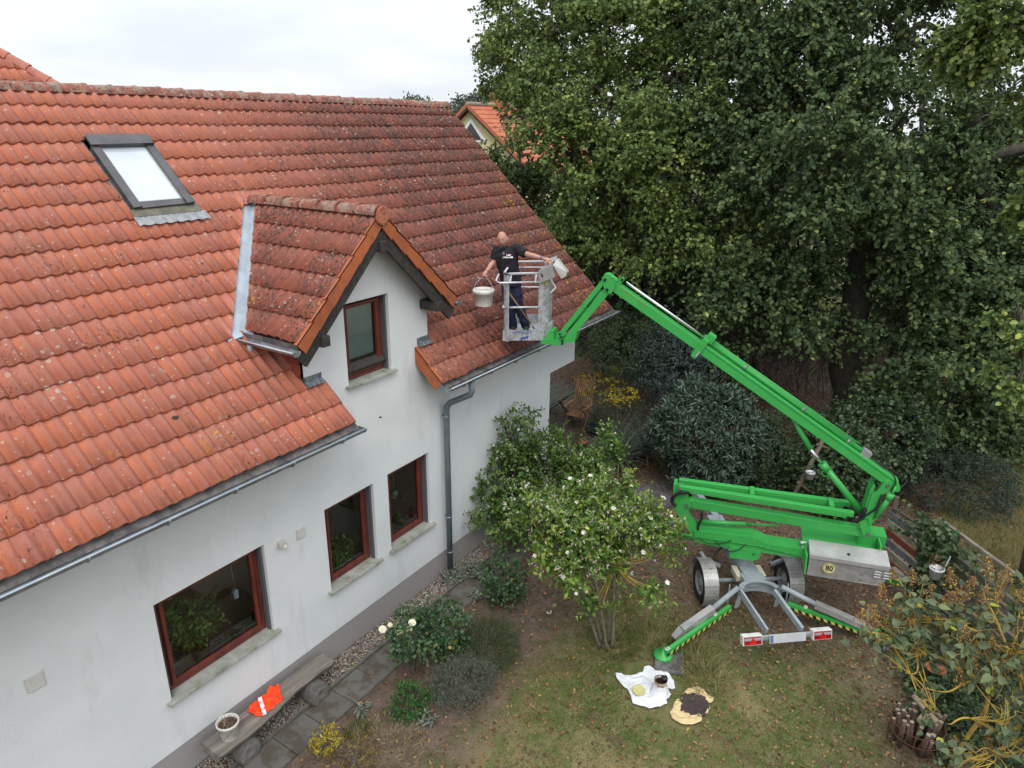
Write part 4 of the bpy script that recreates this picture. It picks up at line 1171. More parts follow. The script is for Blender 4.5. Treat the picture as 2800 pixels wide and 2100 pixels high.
# left upright post
s = MB()
for n0, n1 in ((.10, .13), (-.13, -.10)):
    plate([(1842, 1324), (1866, 1324), (1889, 1375), (1888, 1388), (1880, 1396), (1918, 1460), (1905, 1484), (1838, 1381)], n0, n1, s)
plate([(1842, 1324), (1850, 1324), (1848, 1375), (1912, 1478), (1905, 1480), (1838, 1381)], -.10, .10, s)
s.build('rear_post', GREEN, lift, bevel=.004)
# twin upper rails
for nm_, nr_, p0_, p1_ in (('near', .15, (1856, 1335), (2335, 1409)), ('far', -.17, (1856, 1317), (2326, 1381))):
    s = MB(); bar(s, p0_, p1_, .072, nr_ - .055, nr_ + .04)
    ra = s.build('linkage_rail', GREEN, lift, bevel=.006)
    s = MB(); bar(s, (p0_[0] + 30, p0_[1] + 11), (p1_[0] - 20, p1_[1] + 5), .03, nr_ - .04, nr_ + .035); s.build('rail_lip', GREEN, ra)
    s = MB(); pin(s, (p0_[0] + 1, p0_[1] + 2), nr_ + .045, .026, .025); s.build('pivot_pin', mat('pin_grey', (.2, .2, .2), rough=.4, metal=.6), ra)
s = MB()
for t_ in (.42, .87):
    x0 = 1853 + (2338 - 1853) * t_; y0 = 1330 + (1400 - 1330) * t_
    a = LP(x0, y0 - 6, .08); s.beam(a, a - NV * .26, .07, .05)
s.build('rail_crosspiece', GREEN, lift, bevel=.004)
# lower arm
s = MB(); bar(s, (1884, 1378), (2366, 1458), .145, -.07, .075); s.build('lower_arm', GREEN, lift, bevel=.008)
s = MB(); pin(s, (1878, 1382), .135, .03, .03); pin(s, (2374, 1462), .15, .032, .03); s.build('pivot_pin', mat('pin_grey', (.2, .2, .2)), lift)
s = MB(); s.tube([LP(1902, 1426, .0), LP(2040, 1432, -.02)], .035, 12); s.tube([LP(2040, 1432, -.02), LP(2130, 1436, -.02)], .02, 10); s.build('lower_cylinder', GREEN, lift)
# right side link posts
s = MB()
for n0, n1 in ((.10, .14), (-.16, -.12)):
    plate([(2349, 1428), (2372, 1418), (2382, 1452), (2381, 1466), (2371, 1469), (2361, 1464)], n0, n1, s)
    plate([(2363, 1410), (2384, 1350), (2398, 1345), (2418, 1318), (2432, 1316), (2440, 1324), (2434, 1338), (2408, 1356), (2384, 1424), (2372, 1432)], n0, n1, s)
plate([(2361, 1404), (2380, 1338), (2390, 1322), (2394, 1330), (2386, 1350), (2368, 1412)], -.12, .12, s)
plate([(2372, 1432), (2384, 1424), (2399, 1411), (2400, 1418), (2390, 1424), (2378, 1440)], .10, .14, s)
s.build('knuckle_post', GREEN, lift, bevel=.004)
s = MB(); pin(s, (2428, 1328), .145, .026, .02); s.build('pivot_pin', mat('pin_grey', (.2, .2, .2)), lift)
# main boom: outer and inner section
s = MB(); bar(s, (2448, 1329), (1912, 950), .165, -.08, .10); bm_ = s.build('outer_boom', GREEN, lift, bevel=.01)
s = MB(); bar(s, (2448, 1319), (1912, 940), .010, .10, .106); s.build('boom_crease_line', mat('green_dark', (.015, .22, .04), rough=.4), bm_)  # thin darker green strip along the crease of the boom side
s = MB()
plate([(2452, 1320), (2462, 1332), (2461, 1343), (2452, 1346), (2440, 1340)], -.10, .12, s); s.build('boom_lug', GREEN, bm_)
s = MB(); bar(s, (1930, 961), (1672, 780), .148, -.085, .065); ib = s.build('inner_boom', GREEN, lift, bevel=.008)
s = MB()
for i, (px, py, l) in enumerate(((1703, 791, 10), (1715, 798, 14), (1733, 811, 22), (1750, 822, 18), (1693, 810, 6))):
    bar(s, (px, py + 2), (px + l, py + 2 + l * .7), .010, .066, .069)
s.build('rust_scratch', mat('rust_scratch', (.33, .20, .06), (.20, .16, .06), rough=.7, scale=30), ib)['kind'] = 'stuff'
# collar at the outer end
s = MB(); d_ = (LP(1930, 958) - LP(1672, 776)).normalized(); upb = NV.cross(d_); upb = upb if upb.z > 0 else -upb
cc = LP(1918, 950, 0); s.box(cc - d_ * .02, (.09, .26, .34), Matrix((d_, NV, upb)).transposed()); col_ = s.build('boom_collar', GREEN, lift, bevel=.006)
s = MB(); s.box(cc + upb * .20 + d_ * .02 + NV * .0, (.12, .14, .14), Matrix((d_, NV, upb)).transposed()); s.build('collar_head', GREEN, col_, bevel=.008)
s = MB(); s.box(cc - upb * .08 + NV * .153, (.03, .006, .10), Matrix((d_, NV, upb)).transposed()); s.build('wear_pad', mat('pad_grey', (.3, .31, .33)), col_)
# telescoping cylinder along the top
s = MB(); s.tube([LP(1712, 772, .0), LP(1930, 926, .0)], .022, 12); s.build('telescope_rod', CHROME, lift)
s = MB(); s.tube([LP(1930, 926, .0), LP(2362, 1237, .0)], .040, 14); tc_ = s.build('telescope_cylinder', GREEN, lift)
s = MB(); s.tube([LP(1950, 930, .05), LP(2340, 1210, .05)], .010, 6); s.tube([LP(1945, 928, -.05), LP(2350, 1213, -.05)], .010, 6); s.build('hydraulic_line', GREEN, tc_)
s = MB(); s.box(LP(2366, 1240, 0), (.14, .12, .13), Matrix((d_, NV, upb)).transposed()); s.build('valve_block', mat('valve_grey', (.33, .33, .34), rough=.4, metal=.4), tc_, bevel=.006)
s = MB()
for t_ in (.25, .62, .9):
    p = LP(1930, 926) + (LP(2362, 1237) - LP(1930, 926)) * t_; s.tube([p - d_ * .02, p + d_ * .02], .052, 12)
s.build('cylinder_clamp', ZINC, tc_)
# knuckle head
s = MB()
for n0, n1 in ((.065, .09), (-.11, -.085)):
    plate([(1646, 760), (1654, 751), (1663, 750), (1686, 768), (1680, 790), (1669, 803), (1656, 797), (1650, 782)], n0, n1, s)
plate([(1652, 751), (1663, 750), (1686, 768), (1682, 772), (1660, 756), (1648, 762)], -.085, .065, s)
plate([(1684, 771), (1697, 761), (1704, 760), (1706, 768), (1697, 777)], -.03, .04, s)
kh = s.build('knuckle_head', GREEN, lift, bevel=.005)
s = MB(); pin(s, (1654, 765), .09, .024, .02); pin(s, (1660, 792), .09, .024, .02); pin(s, (1701, 765), .045, .02, .02); s.build('pivot_pin', BLACKP, kh)
# fly jib: two links and a cylinder
s = MB(); bar(s, (1653, 766), (1532, 916), .075, .00, .07); bar(s, (1653, 766), (1532, 916), .075, -.10, -.04); s.build('jib_link', GREEN, lift, bevel=.005)
s = MB(); bar(s, (1660, 794), (1566, 908), .11, -.09, .065); s.build('jib_arm', GREEN, lift, bevel=.006)
s = MB(); s.tube([LP(1608, 838, -.02), LP(1548, 905, -.02)], .028, 10); s.tube([LP(1648, 795, -.02), LP(1608, 838, -.02)], .04, 12); s.build('jib_cylinder', GREEN, lift)
s = MB(); plate([(1566, 900), (1574, 903), (1578, 915), (1571, 935), (1545, 937), (1541, 927), (1552, 915)], -.08, .08, s)
s.build('jib_foot', GREEN, lift, bevel=.006)
s = MB()
for n0, n1 in ((.06, .085), (-.085, -.06)):
    plate([(1526, 909), (1535, 908), (1539, 925), (1541, 940), (1534, 944), (1480, 940), (1478, 930), (1532, 931)], n0, n1, s)
plate([(1480, 930), (1530, 931), (1530, 940), (1480, 940)], -.4, .06, s)
plate([(1500, 905), (1512, 905), (1515, 931), (1490, 931)], -.2, .04, s)
s.build('basket_bracket', GREEN, lift, bevel=.004)
s = MB()
for q in ((1531, 913), (1535, 922), (1537, 932), (1538, 940)): pin(s, q, .09, .018, .018)
s.build('pivot_pin', BLACKP, lift)
# lift cylinder
s = MB(); s.tube([LP(2352, 1396, .0), LP(2252, 1272, .0)], .05, 16); s.tube([LP(2262, 1285, .0), LP(2247, 1267, .0)], .063, 16); lcy = s.build('lift_cylinder', GREEN, lift)
s = MB(); s.tube([LP(2250, 1270, 0), LP(2210, 1222, 0)], .026, 12); s.build('lift_rod', CHROME, lcy)
s = MB(); s.tube([LP(2216, 1228, 0), LP(2192, 1186, 0), LP(2172, 1146, 0)], .04, 12); s.build('rod_end', GREEN, lcy)
s = MB(); s.tube([LP(2250, 1288, .05), LP(2246, 1292, .05), LP(2252, 1302, .05), LP(2264, 1302, .05)], .008, 6); s.build('cylinder_handle', GREEN, lcy)
s = MB(); s.tube([LP(2398, 1412, .16), LP(2436, 1352, .16)], .042, 14); s.tube([LP(2428, 1366, .16), LP(2438, 1350, .16)], .052, 14); s.tube([LP(2438, 1352, .16), LP(2450, 1332, .16)], .02, 8); s.build('short_cylinder', GREEN, lift)
# hoses
def hose(nm_, pts, r=.012, n=None):
    s_ = MB(); P_ = [V(p) for p in pts]; out_ = []
    for i in range(len(P_) - 1):
        p0, p1, p2, p3 = P_[max(i - 1, 0)], P_[i], P_[i + 1], P_[min(i + 2, len(P_) - 1)]
        for k in range(5):
            t = k / 5; out_.append(.5 * ((2 * p1) + (-p0 + p2) * t + (2 * p0 - 5 * p1 + 4 * p2 - p3) * t * t + (-p0 + 3 * p1 - 3 * p2 + p3) * t ** 3))
    out_.append(P_[-1]); s_.tube(out_, r, 8); return s_.build('hose', BLACKP, lift)
hose('a', [LP(1880, 1346, .2), LP(1858, 1348, .2), LP(1842, 1358, .2), LP(1838, 1372, .2), LP(1848, 1384, .2)], .03)
hose('b', [LP(1920, 1400, .1), LP(1918, 1418, .12), LP(1910, 1436, .14), LP(1908, 1448, .14)], .022)
hose('c', [LP(2368, 1388, .12), LP(2362, 1402, .14), LP(2350, 1420, .12), LP(2335, 1422, .1)], .028)
hose('d', [LP(2350, 1424, .12), LP(2370, 1408, .16), LP(2395, 1390, .18), LP(2406, 1366, .18), LP(2412, 1352, .16)], .014)
hose('e', [LP(2390, 1396, .16), LP(2410, 1394, .18), LP(2417, 1378, .18), LP(2415, 1358, .16)], .010)
hose('f', [LP(2372, 1244, .04), LP(2410, 1275, .04), LP(2440, 1296, .08), LP(2450, 1318, .12), LP(2440, 1336, .14)], .010)
hose('g', [LP(2374, 1248, -.04), LP(2420, 1275, -.04), LP(2470, 1305, -.04), LP(2478, 1318, 0), LP(2462, 1334, .1)], .008)
hose('h', [LP(1910, 1470, .18), LP(1935, 1486, .2), LP(1975, 1486, .2), LP(2000, 1478, .18)], .008)
hose('i', [LP(1955, 1480, .18), LP(1985, 1505, .22), LP(2015, 1505, .22), LP(2040, 1488, .18)], .008)
hose('j', [T(-.6, .0, .5), T(-.55, -.1, .8), T(-.3, -.2, .9), T(-.1, -.1, .72)], .018)
# power pack boxes
def lpoly(pts, n): return [LP(x, y, n) for x, y in pts]
nb = .50
A0, A1 = LP(2214, 1518, nb), LP(2434, 1553, nb)         # lid front edge
B0 = LP(2207, 1571, nb); B1 = LP(2424, 1604, nb)
dep_ = -NV * .36
s = MB(); s.prism([A0 - V((0, 0, .012)), A1 - V((0, 0, .012)), LP(2420, 1590, nb - .05), LP(2408, 1602, nb - .05), LP(2207, 1571, nb - .04)], dep_); pb = s.build('power_box', ALU, lift, bevel=.006)
s = MB(); s.prism([A0 + NV * .012, A1 + NV * .012, A1 + dep_ + V((0, 0, .05)), A0 + dep_ + V((0, 0, .05))], (0, 0, .02)); s.prism([A0 + NV * .014 - V((0, 0, .045)), A1 + NV * .014 - V((0, 0, .045)), A1 + NV * .014 + V((0, 0, .018)), A0 + NV * .014 + V((0, 0, .018))], -NV * .012)
s.build('box_lid', mat('alu_lid', (.50, .49, .48), (.42, .41, .40), rough=.35, metal=.35, scale=4), pb)
s = MB(); s.lathe([(.022, 0), (.022, .02), (0.001, .02)], (A0 + A1) / 2 + dep_ * .35 + V((0, 0, .036)), 12); s.build('lid_knob', BLACKP, pb)
xb = (A1 - A0).normalized(); fb = (B0 - A0); fdown = (fb - xb * fb.dot(xb)).normalized(); fn = xb.cross(-fdown).normalized(); fn = fn if fn.dot(CAM - A0) > 0 else -fn
# sticker plane follows the front face
q80 = A0 + xb * .30 + V((0, 0, -.17)) + NV * .008
s = MB(); s.lathe([(0.001, .0), (.095, .0), (.095, .004), (0.001, .004)], q80, 32, NV, False); st = s.build('speed_sticker', mat('sticker_cream', (.58, .52, .26), rough=.5), pb)
s = MB(); s.lathe([(.082, .0045), (.087, .0045), (.087, .006), (.082, .006), (.082, .0045)], q80, 32, NV, False); s.build('sticker_ring', BLACKP, st)
text('sticker_digits', '80', .135, frame(q80 + NV * .007, xb, (0, 0, 1)), BLACKP, st, bold=True, xs=.8)
for cx in (.97, 1.10):
    for k in range(3):
        s = MB(); q = A0 + xb * cx + V((0, 0, -.10 - .045 * k)) + NV * .004; s.beam(q - xb * .045, q + xb * .045, .014, .010, up=NV); s.build('vent_slot', mat('slot_bright', (.6, .6, .6), rough=.4), pb)
s = MB(); s.prism([LP(2210, 1488, .30), LP(2206, 1520, .45), LP(2200, 1560, .45), LP(2192, 1525, .2)], -NV * .06); s.prism([A0 - xb * .02 - V((0, 0, .02)), A0 - xb * .02 + dep_ * 1.2 - V((0, 0, .02)), B0 - xb * .0 + dep_ * 1.2, B0 - xb * .02], -xb * .03); s.build('box_bracket', GREEN, lift)
# far box and green tray
nf = -.62
s = MB(); C0, C1 = LP(2198, 1447, nf + .2), LP(2408, 1474, nf + .2)
s.prism([C0, C1, C1 - NV * .34, C0 - NV * .34], (0, 0, -.34)); fb_ = s.build('far_power_box', ALU, lift, bevel=.006)
s = MB(); s.lathe([(.045, 0), (.045, .02), (0.001, .02)], (C0 * .72 + C1 * .28) - NV * .12 + V((0, 0, .002)), 16); s.build('filler_cap', BLACKP, fb_)
s = MB()
D0, D1 = LP(2198, 1462, .04), LP(2408, 1494, .04)
tr0 = D0 - V((0, 0, .10)); tr1 = D1 - V((0, 0, .10))
s.prism([tr0 + NV * .1, tr1 + NV * .1, tr1 - NV * .48, tr0 - NV * .48], (0, 0, -.03))
s.prism([C0 + NV * .01, C1 + NV * .01, C1 + NV * .01 - V((0, 0, .30)), C0 + NV * .01 - V((0, 0, .30))], NV * .02)
s.prism([D1 + NV * .1 + V((0, 0, .06)), D1 - NV * .45 + V((0, 0, .06)), D1 - NV * .45 - V((0, 0, .16)), D1 + NV * .1 - V((0, 0, .16))], BV * .03)
s.box((tr0 + tr1) / 2 - BV * .45 - NV * .30 + V((0, 0, .10)), (.4, .3, .2), Matrix((BV, NV, V((0, 0, 1)))).transposed())
s.build('equipment_tray', GREEN, lift, bevel=.004)
s = MB()
for px, py in ((2189, 1483), (2192, 1495)): q = LP(px, py, .1); s.tube([q, q + BV * .0 + V((.0, 0, .0)) - BV * .09], .026, 10)
s.build('solenoid', mat('solenoid_white', (.6, .6, .6)), lift)

# basket
bx = (V((3.55, 0, 0)))
def K(s_, n_, z): return S0_ + BV * s_ + NV * n_ + V((0, 0, z))
FZ, TZ = 4.20, 5.30
cFL, cFR, cBR, cBL = (4.16, .22), (3.54, -.02), (3.72, -1.08), (4.34, -.84)
bk = None
s = MB()
s.prism([K(*cFL, FZ), K(*cFR, FZ), K(*cBR, FZ), K(*cBL, FZ)], (0, 0, .015))
bk = s.build('basket_floor', GALV, lift)
def side_panel(a, b, z0, z1, nm_='kick_panel', th=.012, mtl=GALV):
    s_ = MB(); A_, B_ = K(*a, z0), K(*b, z0); d = (B_ - A_).normalized(); n_ = d.cross(V((0, 0, 1)))
    s_.prism([A_, B_, B_ + V((0, 0, z1 - z0)), A_ + V((0, 0, z1 - z0))], n_ * th); return s_.build(nm_, mtl, bk)
kp = side_panel(cFL, cFR, FZ, FZ + .17); side_panel(cBL, cBR, FZ, FZ + .17); side_panel(cBR, cFR, FZ, FZ + .16); side_panel(cFL, cBL, FZ, FZ + .16)
fd = (K(*cFR, 0) - K(*cFL, 0)).normalized(); fnn = V((0, 0, 1)).cross(fd); fnn = fnn if fnn.dot(CAM - K(*cFL, 0)) > 0 else -fnn
mid = (K(*cFL, FZ) + K(*cFR, FZ)) / 2
text('panel_lettering', 'OMMELIFT', .062, frame(mid + fnn * .016 + V((0, 0, .135)) - fd * .02, fd, (0, 0, 1)), BLUE_INK, kp, xs=1.1)
s = MB(); lg = mid + fnn * .016 + V((0, 0, .06)) + fd * .0
for k in range(3):
    q = lg + fd * (.045 * (k - 1)) + V((0, 0, .012 * k - .01)); s.prism([q, q + fd * .05, q + fd * .02 - V((0, 0, .05)), q + fd * .01 - V((0, 0, .03))], fnn * .003)
s.build('panel_emblem', BLUE_INK, kp)
# rounded sheet corner posts
def post(c, r, a0, a1, z0, z1, nm_='corner_post'):
    s_ = MB(); n = 8; vs = []
    for z in (z0, z1):
        for i in range(n + 1):
            a = a0 + (a1 - a0) * i / n; vs.append(K(c[0], c[1], z) + (BV * math.cos(a) + NV * math.sin(a)) * r)
    s_.add(vs, [(i, i + 1, n + 2 + i, n + 1 + i) for i in range(n)], True); return s_.build(nm_, GALV, bk)
def off(c, ds, dn): return (c[0] + ds, c[1] + dn)
post(off(cFL, -.09, -.09), .10, R(-10), R(100), FZ - .01, TZ - .02)
post(off(cFR, .07, -.12), .13, R(80), R(200), FZ - .01, TZ)
s = MB(); side_panel((3.52, -.12), (3.60, -.42), FZ + .0, TZ + .0, 'side_sheet'); 
for a_, b_, w_ in (((3.60, -.45, FZ + .25), (3.60, -.45, TZ), .04), ((3.70, -1.06, FZ), (3.70, -1.06, TZ), .04), ((4.34, -.84, FZ), (4.34, -.84, TZ), .03)):
    s = MB(); s.beam(K(*a_), K(*b_), w_, w_); s.build('side_post', GALV, bk)
def rail(pts, r=.018, nm_='rail'):
    s_ = MB(); s_.tube([K(*p) for p in pts], r, 10); return s_.build(nm_, mat('rail_white', (.58, .58, .59), (.46, .46, .47), rough=.4, metal=.3, scale=12), bk)
def lp(c, z): return (c[0], c[1], z)
rail([lp(off(cFR, .02, -.02), TZ), lp(off(cFL, -.1, -.02), TZ), lp(off(cFL, .0, -.06), TZ), lp(off(cBL, .0, .05), TZ), lp(off(cBL, -.06, 0), TZ), lp(off(cBR, .05, .0), TZ)])
rail([lp(off(cFR, .02, .03), TZ - .13), lp(off(cFL, .02, .10), TZ - .13), lp(off(cFL, .10, .06), TZ - .11), lp(off(cFL, .08, -.04), TZ - .02)], .015, 'grab_rail')
rail([lp(off(cBL, -.02, .02), TZ - .10), lp(off(cBR, .03, .02), TZ - .10)], .014); rail([lp(cFL, 4.75), lp(off(cFR, .06, 0), 4.75)], .016); rail([lp(cBL, 4.85), lp(cBR, 4.85)], .016)
rail([lp(cFL, 4.75), lp(cBL, 4.85)], .014); rail([lp(off(cFR, 0, -.3), 4.9), (3.50, -.6, 4.95), lp(cBR, 5.0)], .014); rail([lp(off(cFR, 0, -.3), 4.7), lp(cBR, 4.7)], .014)
for f in (.2, .8):
    s = MB(); p = K(*cFL, TZ - .01) * (1 - f) + K(*cFR, TZ - .01) * f; s.beam(p, p + NV * .07 - V((0, 0, .125)), .03, .012); s.build('rail_strap', GALV, bk)
# control boxes on the right
BOXM = mat('control_box_grey', (.36, .36, .35), (.30, .30, .29), rough=.45, metal=.3, scale=6)
s = MB(); s.prism([LP(1473, 740, .05), LP(1510, 727, .05), LP(1518, 756, .05), LP(1474, 774, .05)], -NV * .05); cbx = s.build('control_box', BOXM, lift, bevel=.005)
s = MB(); s.prism([LP(1512, 725, .04), LP(1523, 708, -.04), LP(1551, 744, .0), LP(1545, 757, .02), LP(1535, 761, .03)], -NV * .09); s.build('open_lid', mat('lid_inside', (.40, .39, .37), rough=.5, metal=.2, scale=6), cbx, bevel=.004)
s = MB(); s.prism([LP(1488, 712, -.35), LP(1525, 698, -.35), LP(1523, 710, -.30), LP(1494, 724, -.30)], NV * .05); s.prism([LP(1474, 740, .03), LP(1508, 726, .03), LP(1506, 712, -.2), LP(1484, 728, -.2)], (0, 0, -.03)); s.build('control_panel', BOXM, cbx)
s = MB(); s.tube([LP(1480, 748, .06), LP(1484, 757, .06)], .012, 8); s.build('latch', BLACKP, cbx)
s = MB(); s.prism([LP(1497, 885, -.05), LP(1509, 880, -.05), LP(1505, 922, -.05), LP(1491, 925, -.05)], -NV * .10); s.build('junction_box', GALV, lift, bevel=.004)
s = MB(); s.prism([LP(1491, 768, -.02), LP(1498, 766, -.02), LP(1498, 780, -.02), LP(1491, 781, -.02)], -NV * .006); s.build('warning_sticker', mat('sticker_yellow', (.55, .45, .05)), bk)
# ================================================================== TREES AND SHRUBS
BARK = mat('bark', (.055, .042, .032), (.10, .082, .062), rough=.95, scale=7, stretch=(1, 1, .25), bump=.8, bscale=22, bdist=.03)
BARK_G = mat('bark_mossy', (.058, .05, .034), (.036, .032, .024), rough=.95, scale=5, bump=.7, bscale=24, bdist=.02)
TWIG = mat('twig_grey', (.10, .085, .07), (.16, .14, .12), rough=.9, scale=20)
LICH = mat('branch_yellow_lichen', (.42, .28, .035), (.30, .21, .06), rough=.9, scale=9, bump=.5, stain=(.17, .15, .12), sscale=7, samount=.34)
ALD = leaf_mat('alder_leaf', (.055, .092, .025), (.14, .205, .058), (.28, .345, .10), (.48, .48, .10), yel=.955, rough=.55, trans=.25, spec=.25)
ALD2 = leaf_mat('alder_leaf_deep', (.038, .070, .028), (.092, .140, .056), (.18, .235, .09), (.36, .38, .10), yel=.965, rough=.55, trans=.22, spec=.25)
def limb(pts, r0, r1, seg=10, mb_=None, wig=.06):
    P_ = [V(p) for p in pts]; out_ = []; n = len(P_) - 1
    for i in range(n):
        for k in range(5):
            q = cat(P_, (i + k / 5) / n); out_.append(q + V((mnoise.noise(q * 1.3), mnoise.noise(q * 1.3 + V((7, 0, 0))), mnoise.noise(q * 1.3 + V((0, 9, 0))))) * wig)
    out_.append(P_[-1]); m_ = len(out_)
    rs = [r0 + (r1 - r0) * i / (m_ - 1) for i in range(m_)]
    if mb_ is None: mb_ = MB()
    mb_.tube(out_, rs, seg); return mb_
def tree(name, label, cat_, base, trunk_pts, r0, r1, clumps, limbs=(), mtl=ALD, leafL=.115, dens=260, per=11, group=None, bark=BARK, shape='round', shootL=.5, twigfrac=.25):
    t = thing(name, label, cat_, base, group)
    limb(trunk_pts, r0, r1, 14).build('trunk', bark, t)
    for pts, a, b in limbs: limb(pts, a, b, 8, None, .12).build('limb', bark, t)
    PP, DD, NN, TT_, ST, EN = [], [], [], [], [], []
    anchors = [V(p) for p in trunk_pts] + [V(p) for l in limbs for p in l[0]]
    mbb = MB()
    for c, rad in clumps:
        rr = np.array(rad if hasattr(rad, '__len__') else (rad, rad, rad * .85))
        n = int(dens * (rr[0] * rr[1]) ** .9)
        n = int(n * 1.3); p, d, nn, st, en, tn = shoots(c, rr * 1.05, n, per, shootL * .75, droop=.25, shell=.35, sub_n=4 + 11 * rr[0], sub_r=.18, curl=.15)
        PP.append(p); DD.append(d); NN.append(nn); TT_.append(tn); k = rng.random(len(st)) < twigfrac; ST.append(st[k]); EN.append(en[k])
        a = min(anchors, key=lambda q: (q - V(c)).length)
        mid_ = a * .5 + V(c) * .5 + V((0, 0, .25)); limb([a, mid_, V(c)], .05, .015, 5, mbb, .2)
        for _ in range(7):
            e = V(c) + V(rand_unit(1)[0]) * rr[0] * .8; limb([V(c) * .7 + a * .3, (V(c) + e) / 2 + V((0, 0, .1)), e], .02, .006, 4, mbb, .15)
    for s_, e_ in zip(ST, EN): twigs(mbb, s_, e_, .007)
    o = mbb.build('branches', bark, t); o['kind'] = 'stuff'
    P_ = np.concatenate(PP); n = len(P_); L = leafL * .92 * rng.uniform(.6, 1.2, n)
    leaves('crown', P_, np.concatenate(DD), np.concatenate(NN), L, L * .85 if shape == 'round' else L * .6, mtl, t, 'oval', np.concatenate(TT_))
    return t
def cl(l): return [(Pd(x, y, d), r) for x, y, d, r in l]
def drop(p, z=0): p = V(p); return V((p.x, p.y, z))
# left alder beside the gable
b1 = drop(Pd(1930, 700, 20.5)); 
tree('alder_tree', 'alder with pale yellow green shoots spreading beside the roof verge', 'tree', b1,
     [b1, Pd(1960, 900, 20.5), Pd(2000, 550, 20), Pd(2040, 250, 19), Pd(2050, 40, 18.5), Pd(2040, -120, 18.5)], .30, .13,
     cl([(1440, 90, 21.5, 1.0), (1352, 195, 22.5, .62), (1400, 40, 22, .7), (1430, 200, 20.5, .95), (1560, 60, 20, 1.5), (1540, 230, 19, 1.35), (1450, 305, 18.5, .50), (1530, 400, 18.2, .85),
         (1660, 330, 18, 1.4), (1710, 90, 19, 1.6), (1590, 540, 18.8, 1.0), (1710, 500, 18, 1.25), (1850, 230, 17.5, 1.5), (1840, 440, 17, 1.2), (1660, 690, 19, 1.1), (1790, 640, 18, 1.15),
         (1890, 40, 18, 1.5), (1600, -110, 20, 1.8), (1850, -150, 19, 2.0), (1960, 620, 17.5, 1.2), (1560, 640, 20, .9), (1385, 330, 19, .16), (1400, 385, 19, .14)]),
     [([Pd(2040, 250, 19), Pd(1990, 165, 18.3), Pd(1850, 200, 18), Pd(1690, 290, 18)], .11, .05), ([Pd(2000, 480, 20), Pd(1800, 450, 19), Pd(1640, 520, 18.7)], .09, .03),
      ([Pd(2050, 80, 18.5), Pd(1900, 60, 18.5), Pd(1700, 60, 19), Pd(1520, 80, 20)], .10, .03)], dens=265)
# large tree with the mossy trunk
b2 = drop(Pd(2325, 1100, 17.6))
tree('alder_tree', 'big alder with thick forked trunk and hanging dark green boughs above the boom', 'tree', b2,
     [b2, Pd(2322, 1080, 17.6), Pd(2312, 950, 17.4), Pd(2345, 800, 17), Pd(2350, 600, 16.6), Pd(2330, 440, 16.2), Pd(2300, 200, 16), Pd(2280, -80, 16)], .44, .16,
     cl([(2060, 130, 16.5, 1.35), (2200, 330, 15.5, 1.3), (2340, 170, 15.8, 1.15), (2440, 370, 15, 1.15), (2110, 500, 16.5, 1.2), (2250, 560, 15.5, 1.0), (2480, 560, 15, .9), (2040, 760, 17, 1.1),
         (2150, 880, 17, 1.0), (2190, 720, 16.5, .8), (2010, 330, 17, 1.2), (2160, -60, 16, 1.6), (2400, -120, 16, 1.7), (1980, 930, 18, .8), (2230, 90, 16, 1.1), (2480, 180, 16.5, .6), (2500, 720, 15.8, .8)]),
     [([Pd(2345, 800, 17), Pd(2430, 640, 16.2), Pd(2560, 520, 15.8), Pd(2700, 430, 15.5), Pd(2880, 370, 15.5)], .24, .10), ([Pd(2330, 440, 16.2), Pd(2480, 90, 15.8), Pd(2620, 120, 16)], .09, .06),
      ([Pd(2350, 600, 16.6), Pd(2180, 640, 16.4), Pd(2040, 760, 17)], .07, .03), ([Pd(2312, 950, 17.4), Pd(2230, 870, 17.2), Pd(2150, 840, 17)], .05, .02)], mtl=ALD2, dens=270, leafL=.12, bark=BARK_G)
# right hand tree
b3 = drop(Pd(2790, 900, 16.8))
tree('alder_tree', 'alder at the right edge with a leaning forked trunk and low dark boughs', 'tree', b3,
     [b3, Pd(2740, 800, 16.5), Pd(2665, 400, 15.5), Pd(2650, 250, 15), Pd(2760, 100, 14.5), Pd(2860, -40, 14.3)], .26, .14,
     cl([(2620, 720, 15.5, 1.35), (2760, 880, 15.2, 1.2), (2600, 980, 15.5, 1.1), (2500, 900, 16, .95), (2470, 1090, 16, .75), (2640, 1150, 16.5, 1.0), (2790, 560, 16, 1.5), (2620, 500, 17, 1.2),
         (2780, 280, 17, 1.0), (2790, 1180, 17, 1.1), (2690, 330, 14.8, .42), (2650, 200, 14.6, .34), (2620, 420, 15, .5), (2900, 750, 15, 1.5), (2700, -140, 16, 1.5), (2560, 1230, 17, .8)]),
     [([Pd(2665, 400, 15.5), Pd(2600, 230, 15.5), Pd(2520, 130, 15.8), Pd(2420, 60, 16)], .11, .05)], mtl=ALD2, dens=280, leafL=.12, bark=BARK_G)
# near sunlit boughs entering from the right
b4 = drop(Pd(2990, 1000, 11))
tree('alder_tree', 'light green alder boughs hanging in from the right edge', 'tree', b4,
     [b4, Pd(3000, 700, 11), Pd(2960, 100, 10.5), Pd(2940, -50, 10.5)], .16, .08,
     cl([(2720, 90, 10.5, .50), (2640, 140, 10.8, .30), (2790, 20, 10.2, .55), (2800, 250, 11, .22), (2805, 880, 10.3, .26), (2790, 1010, 10.3, .24), (2900, 500, 10.5, .5)]),
     [([Pd(2960, 100, 10.5), Pd(2830, 50, 10.4), Pd(2700, 90, 10.6)], .03, .012), ([Pd(2990, 700, 10.6), Pd(2880, 850, 10.4), Pd(2790, 960, 10.4)], .02, .008)], dens=620, leafL=.10, shootL=.35)
